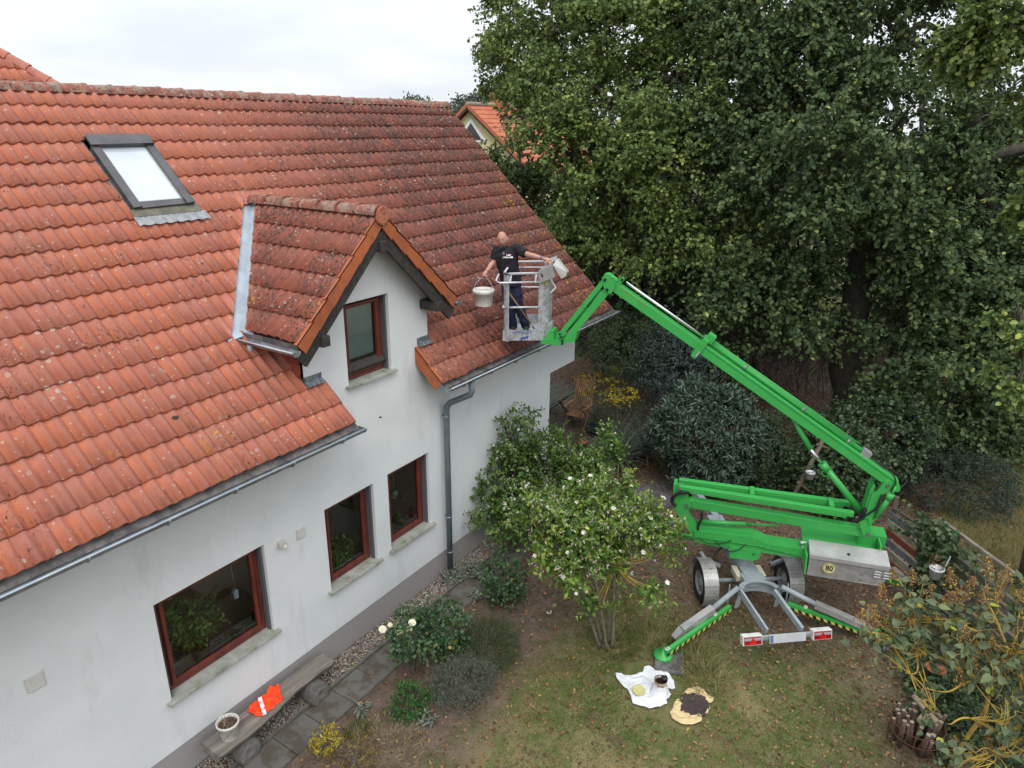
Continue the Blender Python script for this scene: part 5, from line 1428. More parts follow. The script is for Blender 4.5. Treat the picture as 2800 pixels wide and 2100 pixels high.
# pale leaved shrub between the gable and the yellow house
PALE = leaf_mat('pale_leaf', (.045, .085, .025), (.095, .15, .045), (.18, .24, .09), None, rough=.5, trans=.35)
b5 = drop(Pd(1420, 520, 23))
tree('walnut_sapling', 'young tree with narrow pale leaves between gable and yellow house', 'tree', b5, [b5, Pd(1430, 560, 22.5), Pd(1420, 430, 22.5)], .08, .03,
     cl([(1440, 520, 22.5, .75), (1385, 445, 22.5, .30), (1490, 550, 22, .7), (1340, 412, 23, .16), (1540, 620, 21.5, .7), (1450, 465, 23, .32)]), mtl=PALE, dens=420, leafL=.15, shape='oval', shootL=.4)
# dark wood behind everything: one mass of foliage plus trunks that can be told apart
WOODF = leaf_mat('wood_leaf', (.014, .030, .013), (.032, .058, .024), (.06, .095, .035), (.11, .13, .04), rough=.6, trans=.15)
PP, DD, NN, TT_ = [], [], [], []
for i in range(120):
    px = random.uniform(1560, 3100); py = random.uniform(150, 1060); d_w = random.uniform(20.5, 30)
    if px < 1700 and py < 520: continue
    if px > 2250 and py < 380: continue
    if py < 220: continue
    c = Pd(px, py, d_w)
    if c.z < 0.4: continue
    if c.y > 0 and c.x < 17: continue
    p, d, nn, st, en, tn = shoots(c, 1.9, 75, 9, .8, shell=.3); PP.append(p); DD.append(d); NN.append(nn); TT_.append(tn)
P_ = np.concatenate(PP); n = len(P_)
leaves('woodland_foliage', P_, np.concatenate(DD), np.concatenate(NN), .24 * rng.uniform(.6, 1.1, n), .2, WOODF, None, 'dia', np.concatenate(TT_), kind='stuff')
for i, (px, d, h) in enumerate(((1850, 24, 9), (2080, 22.5, 9), (2210, 25, 10), (2450, 23, 9), (2560, 21, 8), (2700, 24, 10), (2130, 28, 10))):
    b = drop(Pd(px, 900, d)); t = thing('woodland_tree', 'thin dark tree trunk standing in the shaded wood behind the boom', 'tree', b, 'thin trunks in the dark wood')
    q = [b, b + V((random.uniform(-.3, .3), random.uniform(-.3, .3), h * .4)), b + V((random.uniform(-.8, .8), random.uniform(-.8, .8), h))]
    limb(q, .14, .05, 8).build('trunk', BARK, t)
# bare brushwood tangle under the trees
s = MB()
for i in range(260):
    a = Pd(random.uniform(1930, 2280), random.uniform(960, 1090), random.uniform(17.5, 20)); a.z = max(a.z, .05); e = a + V((random.uniform(-.8, .8), random.uniform(-.8, .8), random.uniform(.3, 1.7)))
    s.tube([a, (a + e) / 2 + V((random.uniform(-.2, .2), random.uniform(-.2, .2), .1)), e], [.012, .008, .003], 3, cap=False)
tag(s.build('brushwood', mat('dead_twigs', (.13, .10, .085), (.08, .06, .05), rough=.95)), kind='stuff')

# ---- shrubs
def bush(name, label, cat_, center, rad, n, mtl, L, shape='oval', wr=.5, per=8, shootL=.2, stems=5, droop=.1, group=None, shell=.55, up=False, tm=None, stem_m=TWIG, base=None, part='foliage', cull=None, stem_r=.018):
    center = V(center); rr = rad if hasattr(rad, '__len__') else (rad, rad, rad)
    b = V(base) if base is not None else drop(center)
    t = thing(name, label, cat_, b, group)
    p, d, nn, st, en, tn = shoots(center, rr, n, per, shootL, droop=droop, shell=shell, curl=.1, cull=cull)
    k = p[:, 2] > .02; p, d, nn, tn = p[k], d[k], nn[k], tn[k]
    if up: d[:, 2] = np.abs(d[:, 2]) + .6
    if tm is not None: tn = np.clip(tn + tm, 0, .93)
    m_ = len(p); LL = L * rng.uniform(.6, 1.15, m_)
    leaves(part, p, d, nn, LL, LL * wr, mtl, t, shape, tn)
    s_ = MB()
    for i in range(stems):
        e = center + V([random.uniform(-.6, .6) * rr[j] for j in range(3)]) + V((0, 0, rr[2] * .2)); q = b + V((random.uniform(-.12, .12), random.uniform(-.12, .12), 0)) * min(1, rr[0])
        limb([q, q * .5 + e * .5 + V((0, 0, .12 * rr[2])), e], stem_r, stem_r * .3, 6, s_, .05)
    kk_ = rng.random(len(st)) < .3
    twigs(s_, st[kk_], en[kk_], .004)
    s_.build('stems', stem_m, t)
    return t, st, en
RHO = leaf_mat('rhododendron_leaf', (.024, .050, .030), (.060, .098, .064), (.125, .17, .115), None, rough=.38, trans=.05)
BLU = leaf_mat('bluish_leaf', (.028, .046, .040), (.062, .092, .082), (.11, .15, .13), None, rough=.6, trans=.1)
DKG = leaf_mat('dark_shrub_leaf', (.018, .038, .016), (.045, .076, .030), (.085, .125, .045), (.12, .13, .03), rough=.5, trans=.15)
IVY = leaf_mat('ivy_leaf', (.020, .045, .020), (.050, .088, .038), (.11, .155, .06), (.20, .23, .07), rough=.42, trans=.12)
bush('rhododendron', 'big round rhododendron with long dark leathery leaves behind the lift rails', 'shrub', Pd(1935, 1190, 15.4), (1.15, 1.15, 1.15), 1500, RHO, .14, 'oval', .32, per=9, shootL=.10, droop=-.2, shell=.75)
bush('rhododendron', 'darker rhododendron filling the gap behind the tall lift cylinder', 'shrub', Pd(2060, 1260, 16.0), (.9, .9, .9), 700, RHO, .13, 'oval', .32, per=8, shootL=.10, droop=-.2, shell=.7)
bush('spiraea_bush', 'bluish grey fine leaved bush between rhododendron and round green bush', 'shrub', Pd(1850, 985, 18.0), (1.0, 1.0, .95), 1500, BLU, .075, 'oval', .35, per=9, shootL=.22)
bush('privet_bush', 'rounded dark green bush nearest the gutter end', 'shrub', Pd(1720, 950, 18.6), (.95, .95, .8), 1500, DKG, .06, 'oval', .4, per=9, shootL=.2, tm=.1)
bush('cotoneaster_bush', 'small leaved dark shrub right of the rhododendron below the boom', 'shrub', Pd(2150, 1230, 15.2), (.75, .75, 1.0), 1400, DKG, .05, 'oval', .45, per=9, shootL=.2, tm=.08)
bush('ivy_bush', 'dark ivy mound behind the right end of the lift rails', 'ivy', Pd(2290, 1290, 14.6), (.85, .85, .95), 1200, IVY, .07, 'round', .9, per=7, shootL=.2)
bush('ivy_bush', 'ivy mass climbing under the tall trunk', 'ivy', Pd(2400, 1180, 15.5), (1.1, 1.1, .9), 1200, IVY, .075, 'round', .9, per=7, shootL=.22)
bush('willow_bush', 'large grey green narrow leaved bush beside the dry grass', 'shrub', Pd(2610, 1340, 15.4), (1.15, 1.15, .8), 1900, leaf_mat('willow_leaf', (.022, .038, .026), (.055, .080, .055), (.12, .15, .11), None, rough=.6), .075, 'oval', .3, per=9, shootL=.25, tm=.05)
bush('laurel_bush', 'dark shrub in the shade at the right edge above the dry grass', 'shrub', Pd(2760, 1290, 18), (1.0, 1.0, 1.1), 700, DKG, .09, 'oval', .5, per=8, shootL=.25)
bush('fern_clump', 'low dark clump of undergrowth behind the garden chair', 'shrub', Pd(1640, 900, 20.5), (1.0, .9, .6), 800, DKG, .09, 'oval', .3, per=8, shootL=.3)
# ivy on the fence
def along(t, z, off_=0.0): return V((12.7 - .74 * t, -6.5 - .67 * t, z)) + V((-.67, .74, 0)) * off_
tq = thing('fence_ivy', 'ivy covering the middle of the fence between painted and grey boards', 'ivy', along(.95, 0))
p = []
for i in range(2600):
    t_ = random.gauss(1.14, .20) if random.random() < .75 else random.uniform(.2, 2.3); z_ = random.uniform(.05, 1.7); 
    if t_ < .88 and z_ < 1.1 and random.random() < .96: continue
    if t_ > 1.3 and random.random() < (.75 if z_ < 1.2 else .3): continue
    p.append(along(t_, z_, random.uniform(.02, .28)))
p = np.array([tuple(q) for q in p]); n = len(p); d = rng.normal(size=(n, 3)); d[:, 2] -= .8; nn = rng.normal(size=(n, 3)) * .5 + np.array([-.6, .5, .5])
leaves('foliage', p, d, nn, rng.uniform(.05, .09, n), rng.uniform(.05, .08, n), IVY, tq, 'round', np.clip(rng.normal(.5, .22, n), 0, 1))
# hibiscus shrubs with white flowers
HIB = leaf_mat('hibiscus_leaf', (.045, .105, .018), (.14, .235, .038), (.30, .40, .065), (.52, .50, .09), yel=.955, rough=.48, trans=.3)
PET = mat('white_petal', (.62, .60, .54), (.50, .47, .36), rough=.7, scale=20)
EYE = mat('flower_eye', (.25, .02, .04), rough=.7)
def hibiscus(label, base, clumps, trunks, n_fl, lich_m, LM=None):
    t = thing('hibiscus_shrub', label, 'shrub', base, 'white flowering hibiscus shrubs')
    s_ = MB(); PP, DD, NN, TT_, ST, EN = [], [], [], [], [], []
    tops = []
    for k in range(trunks):
        a = 6.28 * k / trunks; q = V(base) + V((math.cos(a), math.sin(a), 0)) * .10; e = V(clumps[0][0]) + V((math.cos(a) * .35, math.sin(a) * .35, -.35))
        limb([q, q * .6 + e * .4, e], .028, .018, 8, s_, .05); tops.append(e)
    for c, r in clumps:
        m_ = int((155 if LM else 185) * r * r / .16); p, d, nn, st, en, tn = shoots(c, (r, r, r * .85), m_, 9, .26, droop=-.35, shell=.3, curl=.08, sub_n=3 + 22 * r, sub_r=.20)
        PP.append(p); DD.append(d); NN.append(nn); TT_.append(tn); ST.append(st); EN.append(en)
        a = min(tops, key=lambda q: (q - V(c)).length); b2_ = MB()
        for _ in range(5):
            e = V(c) + V(rand_unit(1)[0]) * r * .7; limb([a, (a + e) / 2 + V((0, 0, -.05)), e], .014, .006, 5, s_ if _ % 2 else b2_, .06)
        if b2_.v: b2_.build('branch', lich_m, t)
    st = np.concatenate(ST); en = np.concatenate(EN); k = rng.random(len(st)) < .5; twigs(s_, st[k], en[k], .004); s_.build('stems', mat('stem_pale', (.17, .15, .11), (.11, .10, .07), rough=.9, scale=14) if not LM else BARK_G, t)
    P_ = np.concatenate(PP); n = len(P_); L = .078 * rng.uniform(.55, 1.2, n)
    leaves('foliage', P_, np.concatenate(DD), np.concatenate(NN), L, L * .62, LM or HIB, t, 'oval', np.concatenate(TT_))
    # flowers: five petals at shoot tips that face up and outwards; faded buds
    cen = np.mean(st, 0); score = (en[:, 2] - cen[2]) * .8 - (en - cen) @ np.array([_fw.x, _fw.y, 0]) * .6 + rng.normal(0, .35, len(en))
    idx = np.argsort(-score)[:n_fl * 9]; rng.shuffle(idx)
    for i in idx[:n_fl]:
        c = V(en[i]); u = (c - V(cen)).normalized() * .5 + V((0, 0, .6)) + (CAM - c).normalized() * .5; u.normalize()
        f_ = MB(); q = u.to_track_quat('Z', 'Y').to_matrix(); r = random.uniform(.020, .038)
        for k in range(5):
            a = 6.28 * k / 5; c1 = q @ V((math.cos(a), math.sin(a), .25)); c2 = q @ V((-math.sin(a), math.cos(a), 0))
            f_.add([c, c + c1 * r * .6 - c2 * r * .55, c + c1 * r * 1.1 - c2 * r * .2, c + c1 * r * 1.1 + c2 * r * .2, c + c1 * r * .6 + c2 * r * .55], [(0, 1, 2, 3, 4)])
        fo = f_.build('flower', PET, t)
    bud = en[idx[n_fl:]]; m_ = len(bud); bud = np.repeat(bud, 3, 0) + rng.normal(0, .018, (m_ * 3, 3)); d = rng.normal(size=bud.shape)
    leaves('faded_buds', bud, d, rng.normal(size=bud.shape), .045, .024, leaf_mat('bud_cream', (.38, .34, .22), (.5, .46, .34), (.6, .57, .48), None, rough=.8), t, 'oval')['kind'] = 'stuff'
    return t
b = V((11.0, -.95, 0))
hibiscus('back hibiscus shrub spreading in front of the right wall with white blossoms', b,
         [(Pd(1500, 1300, 13.6), .62), (Pd(1420, 1220, 13.3), .45), (Pd(1580, 1275, 13.8), .42), (Pd(1375, 1330, 13.2), .42), (Pd(1655, 1215, 14.0), .24), (Pd(1535, 1195, 14.2), .22), (Pd(1460, 1400, 12.9), .48), (Pd(1600, 1340, 13.4), .42),
          (Pd(1385, 1150, 13.2), .14), (Pd(1345, 1395, 12.8), .24), (Pd(1380, 1430, 12.7), .2), (Pd(1660, 1250, 14), .25), (Pd(1365, 1240, 13.2), .16), (Pd(1330, 1330, 12.9), .14), (Pd(1445, 1150, 13.5), .14)], 6, 34, BARK_G,
         leaf_mat('hibiscus_leaf_dark', (.040, .095, .022), (.11, .20, .042), (.22, .33, .065), (.42, .44, .09), yel=.97, rough=.48, trans=.28))
b = V((8.24, -3.23, 0))
hibiscus('front hibiscus shrub with yellow lichen branches and many white blossoms left of the lift', b,
         [(Pd(1620, 1480, 10.2), .46), (Pd(1500, 1450, 10.2), .34), (Pd(1730, 1420, 10.5), .36), (Pd(1570, 1550, 10.0), .20), (Pd(1700, 1530, 10.2), .24), (Pd(1790, 1470, 10.5), .26), (Pd(1470, 1400, 10.4), .22), (Pd(1640, 1370, 10.6), .30),
          (Pd(1760, 1600, 10.2), .15), (Pd(1520, 1590, 10.0), .11), (Pd(1830, 1490, 10.7), .14), (Pd(1700, 1345, 10.8), .2), (Pd(1640, 1660, 10.4), .14), (Pd(1590, 1400, 10.4), .26)], 5, 55, LICH)
# front beds
b = Pz(1135, 1845); RL = leaf_mat('rose_leaf', (.022, .055, .024), (.050, .105, .042), (.11, .18, .06), (.36, .28, .05), yel=.965, rough=.4, trans=.15)
tr_, st, en = bush('rose_bush', 'rose bush with five pale yellow blooms beside the path', 'rose bush', b + V((.05, -.02, .72)), (.38, .38, .30), 190, RL, .052, 'round', .75, per=7, shootL=.16, stems=5, base=b, shell=.3, stem_r=.012)
p, d, nn, s1, e1, tn = shoots(b + V((.45, -.2, .62)), (.34, .30, .34), 170, 7, .16); leaves('foliage', p, d, nn, .052, .038, RL, tr_, 'round', tn)
ROSE = mat('rose_yellow', (.78, .70, .30), (.80, .77, .55), rough=.6, scale=30)
for px, py, r, pale in ((1046, 1721, .052, 1), (1093, 1730, .050, 0), (1118, 1721, .045, 0), (1127, 1703, .052, 2), (1067, 1709, .034, 1)):
    c = Pd(px, py, depth(b + V((0, 0, .9)))); u = (V((-.3, -.4, .9))).normalized(); q = u.to_track_quat('Z', 'Y').to_matrix(); f_ = MB()
    for ring, (k, rr, tilt) in enumerate(((8, 1, .15), (7, .75, .5), (6, .5, .9), (4, .28, 1.4))):
        for i in range(k):
            a = 6.28 * i / k + ring * .4; c1 = q @ V((math.cos(a), math.sin(a), tilt)).normalized(); c2 = q @ V((-math.sin(a), math.cos(a), 0)); R_ = r * rr
            f_.add([c, c + c1 * R_ * .6 - c2 * R_ * .42, c + c1 * R_ * 1.05 - c2 * R_ * .25, c + c1 * R_ * 1.05 + c2 * R_ * .25, c + c1 * R_ * .6 + c2 * R_ * .5], [(0, 1, 2, 3, 4)])
    f_.build('bloom', ROSE if pale == 0 else mat('rose_cream', (.74, .72, .58), (.78, .74, .48), rough=.6, scale=30), tr_)
bush('rose_bush', 'rose bush without blooms growing beside the far paving', 'rose bush', Pz(1390, 1650) + V((0, .1, .45)), (.36, .36, .4), 220, RL, .055, 'round', .75, per=7, shootL=.16, shell=.3, stem_r=.01)
c = Pz(1310, 1800); bush('box_mound', 'low dark green evergreen mound behind the lavender', 'shrub', V((6.98, -1.86, .18)), (.50, .42, .36), 2300, leaf_mat('heath_leaf', (.028, .055, .018), (.068, .105, .030), (.12, .165, .05), None, rough=.6), .022, 'oval', .35, per=10, shootL=.10, droop=-.3, stems=3)
LAV = leaf_mat('lavender_leaf', (.10, .12, .08), (.20, .225, .165), (.32, .34, .26), (.24, .22, .23), rough=.8, trans=.1)
bush('lavender', 'grey green lavender bush with dry spikes at the lawn edge', 'lavender', V((6.28, -1.95, .12)), (.50, .36, .22), 1300, LAV, .05, 'oval', .10, per=8, shootL=.16, droop=-1.0, up=True, stems=3)
bush('mahonia', 'small shrub with glossy bright green leaves in front of the lavender', 'shrub', Pz(1118, 1955) + V((.05, .02, .20)), (.21, .21, .20), 150, leaf_mat('glossy_leaf', (.02, .075, .02), (.045, .14, .03), (.08, .20, .04), None, rough=.3), .045, 'oval', .5, per=8, shootL=.10, stems=3)
YL = leaf_mat('yellow_leaf', (.22, .17, .02), (.42, .33, .03), (.55, .47, .07), None, rough=.6)
bush('azalea', 'little shrub with bright yellow leaves at the lower edge', 'shrub', Pz(890, 2075) + V((.03, 0, .28)), (.17, .17, .10), 46, YL, .055, 'oval', .4, per=7, shootL=.05, stems=6)
bush('azalea', 'dry brown and yellow shrub at the lower edge behind the yellow one', 'shrub', Pz(945, 2098) + V((.08, -.06, .2)), (.26, .26, .18), 150, leaf_mat('dry_leaf', (.11, .06, .03), (.24, .16, .05), (.36, .30, .07), None, rough=.7), .035, 'oval', .5, per=6, shootL=.10, stems=9)
SIL = leaf_mat('silver_leaf', (.11, .135, .10), (.20, .235, .18), (.30, .33, .27), None, rough=.9, trans=.1)
for (px, py, r, n), lb_ in zip(((1290, 1570, .26, 60), (1235, 1590, .2, 40), (1310, 1640, .16, 26), (995, 1952, .11, 14), (1172, 1975, .09, 10)),
        ('silvery lambs ear patch at the foot of the downpipe path', 'silvery lambs ear tuft by the gravel near the downpipe', 'silvery tuft on the paving edge beside the far rose bush', 'pale rosette plant by the paving left of the glossy shrub', 'tiny silvery rosette on the lawn edge below the glossy shrub')):
    bush('lambs_ear', lb_, 'plant', Pz(px, py) + V((0, 0, .05)), (r, r, .08), n, SIL, .085, 'oval', .32, per=7, shootL=.05, stems=2, droop=-.2, shell=.2)
# yuccas, goldenrod
YUC = leaf_mat('yucca_leaf', (.05, .075, .058), (.10, .135, .105), (.18, .22, .17), (.28, .24, .12), yel=.9, rough=.5)
for (px, py, r), lb_ in zip(((1690, 1275, .92), (1762, 1255, .75)), ('larger spiky yucca nearest the hibiscus', 'smaller spiky yucca nearest the rhododendron')):
    b = Pz(px, py); t = thing('yucca', lb_, 'yucca', b, 'yuccas beside the brick path'); n = 170; d = rand_unit(n); d[:, 2] = np.abs(d[:, 2]) * 1.1 + .05
    tn = np.where(d[:, 2] < .3, .97, rng.uniform(0, .8, n)); P_ = np.tile(np.array(b + V((0, 0, .15))), (n, 1)) + d * .04
    leaves('blades', P_, d, rng.normal(size=(n, 3)) * .3 + [0, 0, 1], r * rng.uniform(.75, 1.15, n), .035, YUC, t, 'blade', tn)
GOL = leaf_mat('goldenrod_flower', (.28, .20, .018), (.45, .33, .025), (.55, .44, .05), None, rough=.8)
for (px, py, d_, w_), lb_ in zip(((1640, 1060, 18.3, .75), (1700, 1120, 17.5, .55)), ('goldenrod in flower behind the wooden garden chair', 'goldenrod in flower to the right of the garden chair')):
    c = Pd(px, py, d_); c.z = .8; t, st, en = bush('goldenrod', lb_, 'flowers', c + V((0, 0, -.1)), (w_, .5, .55), 340, DKG, .06, 'oval', .2, per=8, shootL=.25, stems=12, tm=.15, group='goldenrod clumps')
    m_ = 34; a = rng.uniform(0, 6.28, m_); r = np.sqrt(rng.random(m_)) * w_; Q = np.c_[c.x + np.cos(a) * r, c.y + np.sin(a) * r * .7, np.full(m_, c.z + .52) + rng.normal(0, .1, m_)]
    dv = rng.normal(size=(m_, 3)); dv[:, 2] = .1; dv /= np.linalg.norm(dv, axis=1, keepdims=True)
    Q2 = (Q[:, None, :] + dv[:, None, :] * np.linspace(0, .28, 14)[None, :, None]).reshape(-1, 3); Q2[:, 2] -= np.tile(np.linspace(0, 1, 14) ** 2 * .1, m_); Q2 += rng.normal(0, .02, Q2.shape)
    leaves('flower_sprays', Q2, rng.normal(size=Q2.shape), rng.normal(size=Q2.shape), .045, .03, GOL, t, 'oval')
# big leaved lilac in the lower right corner
LIL = leaf_mat('lilac_leaf', (.055, .082, .042), (.12, .155, .080), (.21, .245, .11), (.38, .38, .06), yel=.90, rough=.6, trans=.2)
def lilac(label, base, limbs_, clumps, pan):
    t = thing('lilac_bush', label, 'shrub', base, 'lilac bushes in the lower right corner')
    for pts, a, b_ in limbs_: limb(pts, a, b_, 7, None, .06).build('branch', LICH, t)
    PP, DD, NN, TT_, ST, EN = [], [], [], [], [], []; s_ = MB(); anchors = [V(p) for l in limbs_ for p in l[0]]
    for c, r in clumps:
        m_ = int((60 if 'painted' in label else 44) * r * r / .16) + 4; p, d, nn, st, en, tn = shoots(c, (r, r, r * .8), m_, 6, .22, droop=0, shell=.2); PP.append(p); DD.append(d); NN.append(nn + [0, 0, .4]); TT_.append(tn); ST.append(st); EN.append(en)
        a = min(anchors, key=lambda q: (q - V(c)).length)
        for _ in range(5):
            a = random.choice(sorted(anchors, key=lambda q: (q - V(c)).length)[:3]); e = V(c) + V(rand_unit(1)[0]) * r * 1.1 - _fw * r * .3; m1 = (a + e) / 2 + V(rand_unit(1)[0]) * .05; limb([a, m1, e], .008, .003, 5, s_, .10)
            for _q in range(2): limb([m1, m1.lerp(e, .5) + V(rand_unit(1)[0]) * .06, e + V(rand_unit(1)[0]) * r * .7], .0045, .002, 4, s_, .09)
    st = np.concatenate(ST); en = np.concatenate(EN); twigs(s_, st, en, .004, 4); s_.build('twigs', LICH, t)
    P_ = np.concatenate(PP); n = len(P_); L = .105 * rng.uniform(.5, 1.15, n); leaves('foliage', P_, np.concatenate(DD), np.concatenate(NN), L, L * .8, LIL, t, 'heart', np.concatenate(TT_))
    PB = leaf_mat('seed_panicle', (.16, .085, .04), (.28, .15, .065), (.38, .25, .08), (.50, .38, .05), yel=.9, rough=.9, trans=.1)
    Q = []
    for c in pan:
        ax = V((random.uniform(-.3, .3), random.uniform(-.3, .3), 1)).normalized()
        for k in range(110):
            h = random.random(); q = V(c) + ax * h * .19 + V(rand_unit(1)[0]) * .055 * (1.15 - h); Q.append(q)
    Q = np.array([tuple(q) for q in Q]); leaves('seed_heads', Q, rand_unit(len(Q)), rand_unit(len(Q)), .024, .017, PB, t, 'oval')
b = Pz(2640, 2120)
lilac('lilac bush with big grey green leaves in front of the painted fence boards', V((8.6, -7.75, 0)),
      [([V((8.6, -7.75, 0)), Pd(2700, 1900, 8.2), Pd(2620, 1830, 7.8), Pd(2560, 1800, 7.6), Pd(2500, 1790, 7.5)], .026, .013), ([Pd(2580, 1800, 7.6), Pd(2585, 1750, 7.6), Pd(2570, 1710, 7.6)], .014, .006), ([Pd(2620, 1830, 7.8), Pd(2560, 1700, 7.8), Pd(2490, 1620, 7.7)], .014, .006),
       ([Pd(2585, 1750, 7.6), Pd(2600, 1700, 7.6)], .010, .005), ([Pd(2500, 1790, 7.5), Pd(2500, 1835, 7.4), Pd(2475, 1840, 7.4)], .010, .005)],
      [(Pd(2485, 1650, 7.6), .17), (Pd(2425, 1710, 7.5), .14), (Pd(2500, 1730, 7.5), .18), (Pd(2415, 1765, 7.4), .08), (Pd(2480, 1785, 7.4), .08), (Pd(2570, 1700, 7.7), .12), (Pd(2545, 1930, 7.2), .06), (Pd(2620, 1720, 7.7), .12)],
      [Pd(x, y, 7.55) for x, y in ((2445, 1590), (2410, 1640), (2370, 1690), (2350, 1700), (2500, 1600), (2530, 1640), (2430, 1680), (2450, 1700), (2540, 1690), (2600, 1640), (2400, 1720), (2575, 1655), (2475, 1730), (2380, 1735), (2625, 1650))])
lilac('lilac bush with yellow lichen covered branches filling the corner', V((8.2, -9.0, 0)),
      [([V((8.2, -9.0, 0)), Pd(2830, 1950, 7.2), Pd(2770, 1800, 7.2), Pd(2730, 1700, 7.3), Pd(2700, 1650, 7.3)], .026, .009), ([Pd(2830, 1950, 7.2), Pd(2740, 2000, 7), Pd(2640, 1960, 7), Pd(2590, 1980, 7)], .018, .007), ([Pd(2850, 1900, 7.2), Pd(2790, 1650, 7.4), Pd(2760, 1580, 7.5)], .02, .006),
       ([Pd(2770, 1800, 7.2), Pd(2690, 1740, 7.3), Pd(2640, 1720, 7.3)], .016, .006), ([Pd(2830, 2000, 7), Pd(2700, 2050, 6.9), Pd(2620, 2080, 6.9)], .02, .006), ([Pd(2800, 1850, 7.2), Pd(2660, 1860, 7.2), Pd(2590, 1890, 7.2), Pd(2530, 1880, 7.2)], .016, .005)],
      [(Pd(2760, 1620, 7.4), .18), (Pd(2660, 1700, 7.4), .16), (Pd(2790, 1720, 7.2), .22), (Pd(2720, 1800, 7.1), .17), (Pd(2790, 1870, 7), .20), (Pd(2730, 1930, 6.9), .17), (Pd(2800, 2040, 6.8), .22), (Pd(2700, 2070, 6.8), .17), (Pd(2640, 1780, 7.2), .11), (Pd(2620, 2090, 6.8), .10)],
      [Pd(x, y, 7.2) for x, y in ((2700, 1570), (2745, 1590), (2640, 1620), (2680, 1640), (2725, 1640), (2600, 1600), (2790, 1640), (2640, 1760), (2700, 1780), (2760, 1800), (2670, 1850), (2740, 1850), (2790, 1800), (2690, 1990), (2750, 1960), (2600, 2050), (2660, 2090), (2790, 1960), (2630, 1880), (2700, 2040))])
# undergrowth in the corner
bush('ground_ivy', 'dark ground cover around the log basket', 'ground cover', V((9.6, -7.7, .10)), (.9, .5, .2), 380, IVY, .06, 'round', .9, per=7, shootL=.2, stems=4)
bush('ground_ivy', 'low leafy ground cover between lilac and lawn', 'ground cover', V((10.4, -7.5, .15)), (.7, .45, .25), 320, DKG, .07, 'oval', .6, per=7, shootL=.2, stems=4)
bush('dark_evergreen', 'very dark bush under the lilac branches in the corner', 'shrub', V((9.4, -8.4, .5)), (.9, .7, .6), 700, DKG, .07, 'oval', .5, per=8, shootL=.2, stems=6)
# distant pines
PINE = leaf_mat('pine_needles', (.040, .060, .040), (.075, .098, .068), (.12, .14, .10), None, rough=.8, trans=.1)
PBK = mat('pine_bark', (.16, .11, .085), (.11, .09, .08), rough=.9, scale=2)
for i, (px, py, d_) in enumerate(((1080, 283, 120), (1120, 272, 118), (1150, 270, 122), (1182, 280, 120), (1215, 290, 112), (1232, 300, 106), (1258, 272, 108), (1285, 268, 114), (1300, 262, 104), (1330, 252, 110), (1362, 258, 108), (1240, 320, 100), (1275, 290, 98), (1320, 280, 98), (1390, 270, 112), (1100, 285, 112))):
    top = Pd(px, py, d_); b = drop(top); H_ = top.z
    t = thing('pine_tree', ('distant grey green pine seen above the far end of the ridge' if px < 1210 else 'distant pine on the skyline around the yellow house'), 'tree', b, 'pines above the ridge' if px < 1210 else 'pines around the yellow house')
    limb([b, b + V((.3, .2, H_ * .5)), b + V((0, 0, H_ * .95))], .28, .08, 6, None, .2).build('trunk', PBK, t)
    P_, D_ = [], []
    for k in range(30):
        h = random.uniform(.35, 1); rr = (1.15 - h) * 3.2 + .4; a = random.uniform(0, 6.28); c = np.array([b.x + math.cos(a) * rr * random.uniform(.2, 1), b.y + math.sin(a) * rr * random.uniform(.2, 1), H_ * h])
        q = c + rng.normal(size=(45, 3)) * [.65, .65, .38]; P_.append(q)
    P_ = np.concatenate(P_); leaves('crown', P_, rand_unit(len(P_)), rand_unit(len(P_)), .55, .28, PINE, t, 'dia')
# ================================================================== YELLOW HOUSE BEHIND
yb = drop(Pd(1287, 285, 52))
yh = thing('yellow_house', 'pale yellow house with orange tiled roof and triangular gable window behind the alder', 'house', yb)
YW = mat('yellow_render', (.62, .58, .30), (.56, .53, .28), rough=.9, scale=.5)
pk = Pd(1289, 288, 52); gdir = V((.55, -.835, 0)); gback = V((.835, .55, 0)) * .8 + gdir * .6; gback.normalize()
gdir = (gdir * .95 - V((.835, .55, 0)) * .3).normalized(); Hk = pk.z
sl_ = .92; hw = 5.2
eL, eR = pk - gdir * hw - V((0, 0, hw * sl_)), pk + gdir * hw - V((0, 0, hw * sl_))
s = MB(); s.prism([eL - V((0, 0, .15)), pk - V((0, 0, .25)), eR - V((0, 0, .15)), drop(eR), drop(eL)], gback * 9); s.build('wall', YW, yh)
RO = mat('yellow_house_tile', (.50, .15, .075), (.40, .12, .07), rough=.8, scale=1.5, var=.08)
s = MB()
for sg, e in ((1, eR), (-1, eL)):
    for r in range(17):
        f0, f1 = r / 17, (r + 1) / 17; a = pk + (e - pk) * f0 * 1.08; b_ = pk + (e - pk) * (f1 * 1.08 + .01)
        up_ = V((0, 0, 1)); s.prism([a - gback * .5 + up_ * .02, a + gback * 9.4 + up_ * .02, b_ + gback * 9.4 + up_ * .10, b_ - gback * .5 + up_ * .10], -up_ * .07)
s.build('tile_course', RO, yh)['kind'] = 'stuff'
s = MB(); s.tube([pk - gback * .55 + V((0, 0, .1)), pk + gback * 9.4 + V((0, 0, .1))], .14, 8); s.build('ridge', mat('ridge_pale', (.34, .26, .20), (.25, .2, .16), rough=.9, scale=2), yh)
s = MB()
for e in (eL, eR): s.beam(pk - gback * .5 - V((0, 0, .18)), pk + (e - pk) * 1.08 - gback * .5 - V((0, 0, .18)), .08, .20)
s.build('barge_board', WOOD_DK, yh)
s = MB()
for e in (eL, eR): s.beam(pk - gback * .53 + V((0, 0, .02)), pk + (e - pk) * 1.08 - gback * .53 + V((0, 0, .02)), .06, .22)
s.build('verge_tiles', mat('verge_far', (.38, .12, .06), rough=.8), yh)
